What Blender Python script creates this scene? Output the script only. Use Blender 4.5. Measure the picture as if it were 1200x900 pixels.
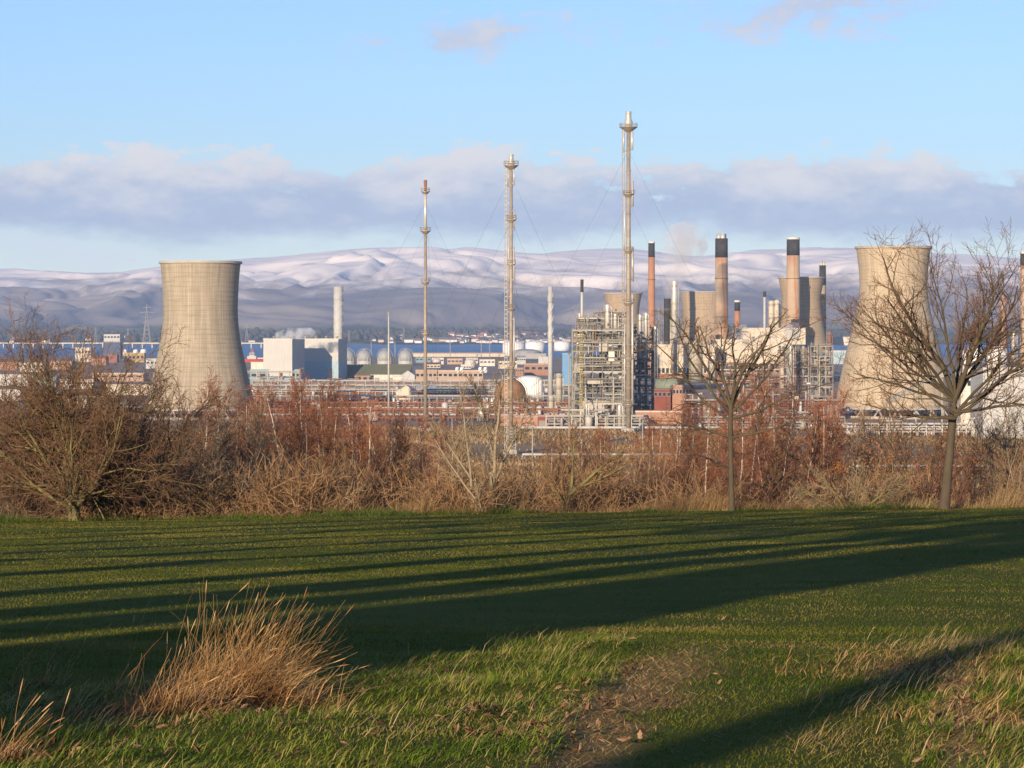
import bpy, math, random
import numpy as np
from mathutils import Vector, Matrix

for o in list(bpy.data.objects):
    bpy.data.objects.remove(o)
scene = bpy.context.scene
col = scene.collection
random.seed(7)
RNG = np.random.default_rng(11)
R = math.radians

# ------------------------------------------------------------------ camera, sky, sun, exposure
F = 3087.0            # focal length in photograph pixels (1200 wide)
EYE = 46.0            # eye height above the plain
HOR = 385.0           # row of the eye level in the photograph
cam_d = bpy.data.cameras.new('camera')
cam_d.sensor_width = 36.0
cam_d.lens = F / 1200.0 * 36.0
cam_d.shift_y = -(450.0 - HOR) / 1200.0
cam_d.clip_start = 0.1
cam_d.clip_end = 60000.0
cam = bpy.data.objects.new('camera', cam_d)
cam.location = (0, 0, EYE)
cam.rotation_euler = (R(90), 0, 0)
col.objects.link(cam)
scene.camera = cam

SUN_EL = 11.0         # low winter sun
SUN_AZ = 20.0         # behind the camera, this far to the left
sun_to = Vector((-math.sin(R(SUN_AZ)) * math.cos(R(SUN_EL)), -math.cos(R(SUN_AZ)) * math.cos(R(SUN_EL)), math.sin(R(SUN_EL))))
sd = bpy.data.lights.new('sun', 'SUN')
sd.energy = 5.0
sd.angle = R(0.4)
sd.color = (1.0, 0.80, 0.57)
sun = bpy.data.objects.new('sun', sd)
sun.rotation_euler = sun_to.to_track_quat('Z', 'Y').to_euler()
sun.location = (-60, -160, 120)
col.objects.link(sun)

world = bpy.data.worlds.new('World')
scene.world = world
world.use_nodes = True


def build_world():
    nt = world.node_tree
    N, L = nt.nodes, nt.links
    N.clear()

    def node(t, **kw):
        n = N.new(t)
        for k, v in kw.items():
            setattr(n, k, v)
        return n

    def val(sock, v):
        if hasattr(v, 'is_linked') or hasattr(v, 'links'):
            L.new(v, sock)
        else:
            sock.default_value = v

    def m(op, a, b=None, clamp=False):
        n = node('ShaderNodeMath', operation=op, use_clamp=clamp)
        val(n.inputs[0], a)
        if b is not None:
            val(n.inputs[1], b)
        return n.outputs[0]

    def sstep(x, a, b):
        n = node('ShaderNodeMapRange', interpolation_type='SMOOTHSTEP')
        val(n.inputs[0], x)
        n.inputs[1].default_value = a
        n.inputs[2].default_value = b
        return n.outputs[0]

    def mix(f, a, b):
        n = node('ShaderNodeMix', data_type='RGBA')
        val(n.inputs[0], f)
        val(n.inputs[6], a)
        val(n.inputs[7], b)
        return n.outputs[2]

    out = node('ShaderNodeOutputWorld')
    bg = node('ShaderNodeBackground')
    bg.inputs[1].default_value = 0.08
    sky = node('ShaderNodeTexSky', sky_type='NISHITA', sun_disc=False)
    sky.sun_elevation = R(SUN_EL)
    sky.sun_rotation = math.atan2(sun_to.x, sun_to.y)
    sky.altitude = 50.0
    sky.air_density = 1.0
    sky.dust_density = 0.2
    sky.ozone_density = 1.6
    tc = node('ShaderNodeTexCoord')
    sep = node('ShaderNodeSeparateXYZ')
    L.new(tc.outputs['Generated'], sep.inputs[0])
    X, Y, Z = sep.outputs
    # clear sky: the model's sky, lifted a little towards the photograph's pale cyan
    tint = node('ShaderNodeMix', data_type='RGBA', blend_type='MULTIPLY')
    tint.inputs[0].default_value = 1.0
    L.new(sky.outputs[0], tint.inputs[6])
    tint.inputs[7].default_value = SKY_TINT
    clear = tint.outputs[2]
    pale = sstep(Z, 0.075, 0.0)
    clear = mix(m('MULTIPLY', pale, 0.55), clear, PALE)
    # long bank of stratocumulus two to four degrees up
    comb = node('ShaderNodeCombineXYZ')
    L.new(X, comb.inputs[0])
    L.new(Y, comb.inputs[1])
    L.new(m('MULTIPLY', Z, 2.2), comb.inputs[2])

    def noise(scale, detail, off, rough=0.55):
        mp = node('ShaderNodeMapping')
        mp.inputs['Location'].default_value = off
        L.new(comb.outputs[0], mp.inputs[0])
        n = node('ShaderNodeTexNoise')
        n.inputs['Scale'].default_value = scale
        n.inputs['Detail'].default_value = detail
        n.inputs['Roughness'].default_value = rough
        L.new(mp.outputs[0], n.inputs['Vector'])
        return n.outputs['Fac']
    n_big = noise(11.0, 2.0, (3.1, 0.4, 0.0))
    n_mid = noise(38.0, 5.0, (0.2, 1.7, 0.3), 0.6)
    n_fin = noise(120.0, 5.0, (2.2, 0.7, 1.3), 0.6)
    puff = m('ADD', m('MULTIPLY', n_mid, 0.58), m('MULTIPLY', n_fin, 0.30))
    # height of the bank's top and bottom edge wander with the noise
    ztop = m('ADD', 0.0445, m('ADD', m('MULTIPLY', n_big, 0.040), m('MULTIPLY', m('SUBTRACT', puff, 0.44), 0.066)))
    zbot = m('ADD', 0.0345, m('ADD', m('MULTIPLY', m('SUBTRACT', n_big, 0.5), -0.022), m('MULTIPLY', m('SUBTRACT', puff, 0.44), -0.026)))
    up = sstep(m('SUBTRACT', ztop, Z), -0.0005, 0.0065)
    lo = sstep(m('SUBTRACT', Z, zbot), -0.004, 0.008)
    bank = m('MULTIPLY', m('MULTIPLY', up, lo), 0.88)
    # thin veils under the bank
    n_veil = noise(26.0, 4.0, (5.2, 3.0, 2.0))
    veil = m('MULTIPLY', m('MULTIPLY', sstep(Z, 0.052, 0.03), sstep(n_veil, 0.48, 0.68)), 0.5)
    # rare small clouds higher up
    n_hi = noise(15.5, 4.0, HI_OFF, 0.6)
    hi = m('MULTIPLY', m('MULTIPLY', sstep(m('ADD', n_hi, m('MULTIPLY', m('SUBTRACT', n_fin, 0.5), 0.12)), 0.64, 0.76), sstep(Z, 0.075, 0.10)), 0.8)
    # two ragged clouds standing clear above the bank
    ratio = m('DIVIDE', X, m('MAXIMUM', Y, 0.05))
    front = m('GREATER_THAN', Y, 0.0)
    for (cx_, cz_, sx_, sz_, amp) in ((0.118, 0.1215, 0.075, 0.0140, 1.05), (-0.020, 0.1090, 0.046, 0.0095, 0.95), (0.150, 0.118, 0.03, 0.004, 0.6)):
        qx = m('DIVIDE', m('SUBTRACT', ratio, cx_), sx_)
        qz = m('DIVIDE', m('SUBTRACT', m('SUBTRACT', Z, cz_), m('MULTIPLY', m('SUBTRACT', ratio, cx_), 0.10)), sz_)
        blob = m('SUBTRACT', 1.0, m('SQRT', m('ADD', m('MULTIPLY', qx, qx), m('MULTIPLY', qz, qz))))
        blob = m('ADD', blob, m('MULTIPLY', m('SUBTRACT', puff, 0.44), 5.5))
        hi = m('MAXIMUM', hi, m('MULTIPLY', m('MULTIPLY', sstep(blob, 0.0, 1.1), front), 0.85 * amp))
    # colour of the cloud: sunlit warm tops, blue-grey undersides
    rel = m('DIVIDE', m('SUBTRACT', Z, zbot), 0.034)
    lit = sstep(m('ADD', rel, m('MULTIPLY', m('SUBTRACT', puff, 0.44), 1.7)), 0.15, 1.05)
    ccol = mix(lit, CL_DARK, CL_LIT)
    c1 = mix(veil, clear, CL_VEIL)
    c2 = mix(hi, c1, mix(sstep(puff, 0.40, 0.55), CL_HI, (6.2, 5.8, 5.9, 1)))
    c3 = mix(bank, c2, ccol)
    L.new(c3, bg.inputs[0])
    L.new(bg.outputs[0], out.inputs[0])


SKY_TINT = (0.81, 1.02, 1.53, 1)
PALE = (9.4, 10.2, 9.4, 1)
CL_DARK = (3.6, 4.15, 5.5, 1)
CL_LIT = (7.8, 7.1, 6.6, 1)
CL_VEIL = (7.4, 7.6, 7.8, 1)
CL_HI = (4.9, 4.9, 5.7, 1)
HI_OFF = (0.0, 0.0, 0.0)
build_world()

scene.view_settings.view_transform = 'Standard'
scene.view_settings.look = 'None'
scene.view_settings.exposure = 0.62
scene.view_settings.gamma = 1.0
scene.view_settings.use_curve_mapping = False
scene.render.engine = 'CYCLES'
cy = scene.cycles
cy.use_denoising = True
cy.max_bounces = 6
cy.diffuse_bounces = 3
cy.glossy_bounces = 2
cy.transmission_bounces = 2
cy.transparent_max_bounces = 8
cy.volume_bounces = 3
cy.sample_clamp_indirect = 6.0


# ------------------------------------------------------------------ places
def gx(px, Y):
    return (px - 600.0) / F * Y


def gz(py, Y):
    return EYE - (py - HOR) / F * Y


def yb(py):
    """distance at which the plain (z = 0) is seen at this row"""
    return F * EYE / (py - HOR)


# ------------------------------------------------------------------ helpers: properties
def tag(o, label=None, cat=None, group=None, kind=None):
    if label:
        o['label'] = label
    if cat:
        o['category'] = cat
    if group:
        o['group'] = group
    if kind or cat:
        o['kind'] = kind or 'thing'
    return o


def empty(name, loc, label, cat, group=None, rz=0.0):
    o = bpy.data.objects.new(name, None)
    o.empty_display_size = 0.5
    o.location = loc
    o.rotation_euler = (0, 0, rz)
    col.objects.link(o)
    return tag(o, label, cat, group)


def link(name, me, parent=None, loc=None):
    o = bpy.data.objects.new(name, me)
    if parent is not None:
        o.parent = parent
    if loc is not None:
        o.location = loc
    col.objects.link(o)
    return o


def copy_tree(root, loc=None, rz=None, scale=None, label=None):
    c = root.copy()
    col.objects.link(c)
    for ch in list(root.children):
        d = ch.copy()
        col.objects.link(d)
        d.parent = c
        for g in list(ch.children):
            e = g.copy()
            col.objects.link(e)
            e.parent = d
    if loc is not None:
        c.location = loc
    if rz is not None:
        c.rotation_euler = (0, 0, rz)
    if scale is not None:
        c.scale = scale if hasattr(scale, '__len__') else (scale,) * 3
    if label:
        c['label'] = label
    return c


# ------------------------------------------------------------------ helpers: meshes
def fast_mesh(name, V, quads=None, tris=None, mat=None, smooth=False):
    V = np.asarray(V, dtype=np.float32).reshape(-1, 3)
    me = bpy.data.meshes.new(name)
    nq = 0 if quads is None else len(quads)
    nt_ = 0 if tris is None else len(tris)
    me.vertices.add(len(V))
    me.vertices.foreach_set('co', V.ravel())
    idx = []
    starts = []
    if nq:
        idx.append(np.asarray(quads, dtype=np.int32).ravel())
        starts.append(np.arange(nq, dtype=np.int32) * 4)
    if nt_:
        idx.append(np.asarray(tris, dtype=np.int32).ravel())
        starts.append(nq * 4 + np.arange(nt_, dtype=np.int32) * 3)
    idx = np.concatenate(idx)
    starts = np.concatenate(starts)
    me.loops.add(len(idx))
    me.loops.foreach_set('vertex_index', idx)
    me.polygons.add(len(starts))
    me.polygons.foreach_set('loop_start', starts)
    me.update(calc_edges=True)
    me.validate()
    if smooth:
        me.polygons.foreach_set('use_smooth', np.ones(len(me.polygons), dtype=bool))
    if mat is not None:
        me.materials.append(mat)
    return me


class MB:
    """collects simple solids into one mesh"""

    def __init__(self):
        self.v = []
        self.f = []

    def add(self, vs, fs):
        b = len(self.v)
        self.v.extend(tuple(p) for p in vs)
        self.f.extend(tuple(i + b for i in q) for q in fs)
        return self

    def box(self, x0, x1, y0, y1, z0, z1):
        return self.add([(x0, y0, z0), (x1, y0, z0), (x1, y1, z0), (x0, y1, z0), (x0, y0, z1), (x1, y0, z1), (x1, y1, z1), (x0, y1, z1)],
                        [(0, 3, 2, 1), (4, 5, 6, 7), (0, 1, 5, 4), (1, 2, 6, 5), (2, 3, 7, 6), (3, 0, 4, 7)])

    def tube(self, pts, rads, k=8, caps=True):
        pts = [Vector(p) for p in pts]
        if not hasattr(rads, '__len__'):
            rads = [rads] * len(pts)
        n = len(pts)
        vs = []
        for i, p in enumerate(pts):
            t = (pts[min(i + 1, n - 1)] - pts[max(i - 1, 0)]).normalized()
            ref = Vector((0, 0, 1)) if abs(t.z) < 0.9 else Vector((1, 0, 0))
            a = t.cross(ref).normalized()
            b = t.cross(a)
            for j in range(k):
                th = 2 * math.pi * j / k
                vs.append(p + (a * math.cos(th) + b * math.sin(th)) * rads[i])
        fs = []
        for i in range(n - 1):
            for j in range(k):
                j2 = (j + 1) % k
                fs.append((i * k + j, i * k + j2, (i + 1) * k + j2, (i + 1) * k + j))
        if caps:
            fs.append(tuple(range(k - 1, -1, -1)))
            fs.append(tuple((n - 1) * k + j for j in range(k)))
        return self.add(vs, fs)

    def lathe(self, prof, k=24, cx=0, cy=0, closed=False):
        vs = []
        for r, z in prof:
            for j in range(k):
                th = 2 * math.pi * j / k
                vs.append((cx + r * math.cos(th), cy + r * math.sin(th), z))
        n = len(prof)
        fs = []
        for i in range(n if closed else n - 1):
            i2 = (i + 1) % n
            for j in range(k):
                j2 = (j + 1) % k
                fs.append((i * k + j, i * k + j2, i2 * k + j2, i2 * k + j))
        if not closed:
            if prof[0][0] > 1e-6:
                fs.append(tuple(range(k - 1, -1, -1)))
            if prof[-1][0] > 1e-6:
                fs.append(tuple((n - 1) * k + j for j in range(k)))
        return self.add(vs, fs)

    def prism(self, poly, y0, y1):
        """polygon in x,z pushed from y0 to y1"""
        n = len(poly)
        vs = [(x, y0, z) for x, z in poly] + [(x, y1, z) for x, z in poly]
        fs = [tuple(range(n)), tuple(range(2 * n - 1, n - 1, -1))]
        for i in range(n):
            j = (i + 1) % n
            fs.append((j, i, n + i, n + j))
        return self.add(vs, fs)

    def build(self, name, mat, parent=None, loc=None, smooth=False):
        me = bpy.data.meshes.new(name)
        me.from_pydata(self.v, [], self.f)
        me.update()
        if smooth:
            for p in me.polygons:
                p.use_smooth = len(p.vertices) <= 4
        me.materials.append(mat)
        return link(name, me, parent, loc)


def tubes(P, Rd, k):
    """P (M,n,3), Rd (M,n) -> verts, quads of M tapered tubes with k sides"""
    M, n, _ = P.shape
    T = np.empty_like(P)
    T[:, 1:-1] = P[:, 2:] - P[:, :-2]
    T[:, 0] = P[:, 1] - P[:, 0]
    T[:, -1] = P[:, -1] - P[:, -2]
    T /= np.linalg.norm(T, axis=2, keepdims=True) + 1e-9
    ref = np.where(np.abs(T[:, :1, 2:3]) < 0.9, np.array([[[0., 0., 1.]]]), np.array([[[1., 0., 0.]]]))
    A = np.cross(T, np.broadcast_to(ref, T.shape))
    A /= np.linalg.norm(A, axis=2, keepdims=True) + 1e-9
    B = np.cross(T, A)
    th = np.arange(k) * 2 * np.pi / k
    V = P[:, :, None, :] + (A[:, :, None, :] * np.cos(th)[None, None, :, None] + B[:, :, None, :] * np.sin(th)[None, None, :, None]) * Rd[:, :, None, None]
    base = (np.arange(M) * n * k)[:, None, None] + (np.arange(n - 1) * k)[None, :, None]
    j = np.arange(k)[None, None, :]
    j2 = (j + 1) % k
    Q = np.stack([base + j, base + j2, base + k + j2, base + k + j], axis=-1).reshape(-1, 4)
    return V.reshape(-1, 3), Q


def strips(P, Rd):
    """hair thin twigs, well under a pixel wide: one narrow blade each, turned at random"""
    M, n, _ = P.shape
    g = np.random.default_rng(M + n)
    T = P[:, -1] - P[:, 0]
    A = np.cross(T, g.normal(0, 1, T.shape))
    A /= np.linalg.norm(A, axis=1, keepdims=True) + 1e-9
    V = np.stack([P - A[:, None, :] * Rd[:, :, None], P + A[:, None, :] * Rd[:, :, None]], 2)
    b = (np.arange(M) * n * 2)[:, None] + (np.arange(n - 1) * 2)[None, :]
    Q = np.stack([b, b + 1, b + 3, b + 2], -1).reshape(-1, 4)
    return V.reshape(-1, 3), Q


def merge(parts):
    Vs, Qs, b = [], [], 0
    for V, Q in parts:
        Vs.append(V)
        Qs.append(Q + b)
        b += len(V)
    return np.concatenate(Vs), np.concatenate(Qs)


# smooth value noise for shaping ground and hills
def vnoise(x, y, seed=0):
    xi = np.floor(x).astype(np.int64)
    yi = np.floor(y).astype(np.int64)
    fx, fy = x - xi, y - yi
    ux, uy = fx * fx * fx * (fx * (fx * 6 - 15) + 10), fy * fy * fy * (fy * (fy * 6 - 15) + 10)

    def h(a, b):
        n = (a * 374761393 + b * 668265263 + seed * 1274126177) & 0x7fffffff
        n = ((n ^ (n >> 13)) * 1274126177) & 0x7fffffff
        return ((n ^ (n >> 16)) & 0xffff) / 65535.0
    return (h(xi, yi) * (1 - ux) + h(xi + 1, yi) * ux) * (1 - uy) + (h(xi, yi + 1) * (1 - ux) + h(xi + 1, yi + 1) * ux) * uy


def fbm(x, y, seed=0, octv=5, gain=0.5):
    s, a, t = 0.0, 1.0, 0.0
    for i in range(octv):
        s = s + a * vnoise(x * 2 ** i + 17.3 * i, y * 2 ** i - 9.1 * i, seed + i)
        t += a
        a *= gain
    return s / t


# ------------------------------------------------------------------ helpers: materials
def new_mat(name):
    m = bpy.data.materials.new(name)
    m.use_nodes = True
    nt = m.node_tree
    return m, nt, nt.nodes['Principled BSDF']


def rgba(c):
    return (c[0], c[1], c[2], 1.0)


def mat(name, c1, c2=None, scale=1.0, rough=0.75, metal=0.0, stretch=(1, 1, 1), bump=0.0, bscale=None, c3=None, s3=None, thr=(0.55, 0.7), detail=5.0, spec=0.3, per_object=0.0):
    """two colours mixed by noise, plus an optional third colour in patches or streaks"""
    m, nt, b = new_mat(name)
    N, L = nt.nodes, nt.links
    b.inputs['Roughness'].default_value = rough
    b.inputs['Metallic'].default_value = metal
    b.inputs['Specular IOR Level'].default_value = spec
    tc = N.new('ShaderNodeTexCoord')

    def noi(sc, st, det=detail):
        mp = N.new('ShaderNodeMapping')
        mp.inputs['Scale'].default_value = st
        L.new(tc.outputs['Object'], mp.inputs[0])
        n = N.new('ShaderNodeTexNoise')
        n.inputs['Scale'].default_value = sc
        n.inputs['Detail'].default_value = det
        n.inputs['Roughness'].default_value = 0.6
        L.new(mp.outputs[0], n.inputs['Vector'])
        return n.outputs['Fac']
    if c2 is None:
        c2 = tuple(v * 0.8 for v in c1)
    nf = noi(scale, stretch)
    mr = N.new('ShaderNodeMapRange')
    mr.inputs[1].default_value = 0.3
    mr.inputs[2].default_value = 0.7
    L.new(nf, mr.inputs[0])
    mx = N.new('ShaderNodeMix')
    mx.data_type = 'RGBA'
    L.new(mr.outputs[0], mx.inputs[0])
    mx.inputs[6].default_value = rgba(c1)
    mx.inputs[7].default_value = rgba(c2)
    out = mx.outputs[2]
    if c3 is not None:
        sc, st = s3 or (scale * 0.7, stretch)
        n3 = noi(sc, st, 4.0)
        r3 = N.new('ShaderNodeMapRange')
        r3.inputs[1].default_value, r3.inputs[2].default_value = thr
        L.new(n3, r3.inputs[0])
        m3 = N.new('ShaderNodeMix')
        m3.data_type = 'RGBA'
        L.new(r3.outputs[0], m3.inputs[0])
        L.new(out, m3.inputs[6])
        m3.inputs[7].default_value = rgba(c3)
        out = m3.outputs[2]
    if per_object:
        oi = N.new('ShaderNodeObjectInfo')
        hv = N.new('ShaderNodeHueSaturation')
        mv = N.new('ShaderNodeMapRange')
        mv.inputs[3].default_value = 1 - per_object
        mv.inputs[4].default_value = 1 + per_object
        L.new(oi.outputs['Random'], mv.inputs[0])
        L.new(mv.outputs[0], hv.inputs['Value'])
        L.new(out, hv.inputs['Color'])
        out = hv.outputs[0]
    L.new(out, b.inputs['Base Color'])
    if bump:
        bn = N.new('ShaderNodeBump')
        bn.inputs['Strength'].default_value = bump
        bn.inputs['Distance'].default_value = 0.05
        L.new(noi(bscale or scale * 4, (1, 1, 1)), bn.inputs['Height'])
        L.new(bn.outputs[0], b.inputs['Normal'])
    return m


def blade_mat(name, cols, rough=0.6, scale=1.3, trans=0.25, spread=0.25):
    """grass: colour drifts with place and differs from blade to blade"""
    m, nt, b = new_mat(name)
    N, L = nt.nodes, nt.links
    b.inputs['Roughness'].default_value = rough
    b.inputs['Specular IOR Level'].default_value = 0.08
    ge = N.new('ShaderNodeNewGeometry')
    nz = N.new('ShaderNodeTexNoise')
    nz.inputs['Scale'].default_value = scale
    nz.inputs['Detail'].default_value = 3
    L.new(ge.outputs['Position'], nz.inputs['Vector'])
    ad = N.new('ShaderNodeMath')
    ad.operation = 'MULTIPLY_ADD'
    L.new(ge.outputs['Random Per Island'], ad.inputs[0])
    ad.inputs[1].default_value = spread * 2
    sb = N.new('ShaderNodeMath')
    sb.operation = 'SUBTRACT'
    ct = N.new('ShaderNodeMapRange')
    ct.inputs[1].default_value, ct.inputs[2].default_value = 0.33, 0.67
    ct.inputs[3].default_value, ct.inputs[4].default_value = 0.12, 0.88
    L.new(nz.outputs['Fac'], ct.inputs[0])
    L.new(ct.outputs[0], sb.inputs[0])
    sb.inputs[1].default_value = spread
    L.new(sb.outputs[0], ad.inputs[2])
    cr = N.new('ShaderNodeValToRGB')
    els = cr.color_ramp.elements
    for i, c in enumerate(cols):
        p = 0.22 + 0.56 * i / (len(cols) - 1)
        e = els[i] if i < 2 else els.new(p)
        e.position = p
        e.color = rgba(c)
    L.new(ad.outputs[0], cr.inputs[0])
    L.new(cr.outputs[0], b.inputs['Base Color'])
    if trans:
        tr = N.new('ShaderNodeBsdfTranslucent')
        L.new(cr.outputs[0], tr.inputs['Color'])
        ms = N.new('ShaderNodeMixShader')
        ms.inputs[0].default_value = trans
        L.new(b.outputs[0], ms.inputs[1])
        L.new(tr.outputs[0], ms.inputs[2])
        L.new(ms.outputs[0], N['Material Output'].inputs[0])
    return m
# ------------------------------------------------------------------ the land
def lawn_z(x, y):
    """height of the mown field; falls away gently towards the trees"""
    x = np.asarray(x, dtype=float)
    y = np.asarray(y, dtype=float)
    base = np.where(y > 8, -1.067 - 0.0603 * y, -1.5494 - 0.020 * (y - 8) * np.exp(-((y - 8) / 30.0) ** 2))
    cross = np.clip(y - 12, 0, 100) / 93.0 * 0.0145 * np.clip(x, -40, 40)
    z = EYE + base + cross
    z = z + (fbm(x * 0.16, y * 0.16, 3, 3) - 0.5) * 0.10 * np.clip((y - 4) / 20, 0.25, 1)
    rough = rough_mask(x, y)
    z = z + rough * ((fbm(x * 1.1, y * 1.1, 8, 3) - 0.5) * 0.16 + 0.02)
    return z


def to_px(x, y):
    """approximate row and column of a lawn point, to lay the rough patches out"""
    y = np.maximum(y, 4.0)
    px = 600 + np.asarray(x) / y * F
    py = HOR + (1.067 + 0.0603 * y) / y * F
    return px, py


def rough_mask(x, y):
    """1 where the grass is left long (near bank, left and right of the worn strip), 0 on the mown field"""
    px, py = to_px(x, y)
    w = (fbm(np.asarray(x) * 1.7, np.asarray(y) * 1.7, 21, 3) - 0.5) * 60
    edge_l = np.interp(px, [-200, 0, 200, 420, 560, 700, 760, 800], [790, 790, 800, 775, 755, 742, 752, 780]) + w * 0.5
    lim_l = np.interp(py, [735, 770, 800, 830, 900, 960], [760, 760, 735, 690, 645, 600]) + w
    left = np.clip((py - edge_l) / 14, 0, 1) * np.clip((lim_l - px) / 30, 0, 1)
    lim_r = np.interp(py, [735, 760, 800, 840, 900, 960], [1230, 1160, 1060, 1050, 1060, 1050]) + w
    right = np.clip((px - lim_r) / 30, 0, 1) * np.clip((py - 735) / 14, 0, 1)
    return np.clip(left + right, 0, 1)


def worn_mask(x, y):
    """bare worn strip beside the long grass"""
    px, py = to_px(x, y)
    w = (fbm(np.asarray(x) * 2.3, np.asarray(y) * 2.3, 31, 3) - 0.5) * 120
    cx = np.interp(py, [740, 780, 830, 900], [820, 780, 715, 670]) + w * 0.5
    a = np.exp(-((px - cx) / 60.0) ** 2) * np.clip((py - 745) / 40, 0, 1)
    b = np.exp(-((px - 960) / 150.0) ** 2) * np.exp(-((py - 850) / 60.0) ** 2) * 0.22
    c = np.exp(-((px - 1125) / 22.0) ** 2) * np.clip((py - 770) / 20, 0, 1)
    d = np.exp(-((px - 300) / 110.0) ** 2) * np.exp(-((py - 826) / 22.0) ** 2) * 0.9
    return np.clip(a + b + c + d, 0, 1)


def grid_mesh(name, X, Yv, Zf, matl):
    ny, nx = X.shape
    V = np.stack([X, Yv, Zf], axis=-1).reshape(-1, 3)
    i = np.arange(ny - 1)[:, None] * nx + np.arange(nx - 1)[None, :]
    Q = np.stack([i, i + 1, i + nx + 1, i + nx], axis=-1).reshape(-1, 4)
    return fast_mesh(name, V, Q, None, matl, True)


def lawn_material():
    m, nt, b = new_mat('lawn turf')
    N, L = nt.nodes, nt.links
    b.inputs['Roughness'].default_value = 0.9
    b.inputs['Specular IOR Level'].default_value = 0.03
    ge = N.new('ShaderNodeNewGeometry')
    at = N.new('ShaderNodeAttribute')
    at.attribute_name = 'worn'

    def noi(sc, det=5, stretch=(1, 1, 1)):
        mp = N.new('ShaderNodeMapping')
        mp.inputs['Scale'].default_value = stretch
        L.new(ge.outputs['Position'], mp.inputs[0])
        n = N.new('ShaderNodeTexNoise')
        n.inputs['Scale'].default_value = sc
        n.inputs['Detail'].default_value = det
        n.inputs['Roughness'].default_value = 0.65
        L.new(mp.outputs[0], n.inputs['Vector'])
        return n.outputs['Fac']

    def ramp(f, a, b_, c1, c2):
        mr = N.new('ShaderNodeMapRange')
        mr.inputs[1].default_value, mr.inputs[2].default_value = a, b_
        L.new(f, mr.inputs[0])
        mx = N.new('ShaderNodeMix')
        mx.data_type = 'RGBA'
        L.new(mr.outputs[0], mx.inputs[0])
        for s, c in ((6, c1), (7, c2)):
            if isinstance(c, tuple):
                mx.inputs[s].default_value = rgba(c)
            else:
                L.new(c, mx.inputs[s])
        return mx.outputs[2]
    g1 = ramp(noi(0.35, 6), 0.35, 0.65, (0.095, 0.108, 0.013), (0.135, 0.118, 0.024))
    g2 = ramp(noi(24, 3), 0.3, 0.7, g1, (0.070, 0.092, 0.011))
    soil = ramp(noi(9, 5), 0.35, 0.7, (0.20, 0.12, 0.045), (0.34, 0.22, 0.085))
    mx = N.new('ShaderNodeMix')
    mx.data_type = 'RGBA'
    wn = N.new('ShaderNodeMath')
    wn.operation = 'MULTIPLY_ADD'
    wn.use_clamp = True
    L.new(at.outputs['Fac'], wn.inputs[0])
    wn.inputs[1].default_value = 1.5
    ns = N.new('ShaderNodeMath')
    ns.operation = 'SUBTRACT'
    L.new(noi(5, 4), ns.inputs[0])
    ns.inputs[1].default_value = 0.75
    L.new(ns.outputs[0], wn.inputs[2])
    L.new(wn.outputs[0], mx.inputs[0])
    L.new(g2, mx.inputs[6])
    L.new(soil, mx.inputs[7])
    L.new(mx.outputs[2], b.inputs['Base Color'])
    bn = N.new('ShaderNodeBump')
    bn.inputs['Strength'].default_value = 0.9
    bn.inputs['Distance'].default_value = 0.04
    L.new(noi(30, 4), bn.inputs['Height'])
    L.new(bn.outputs[0], b.inputs['Normal'])
    return m


EDGE_Y = 106.0


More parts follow.
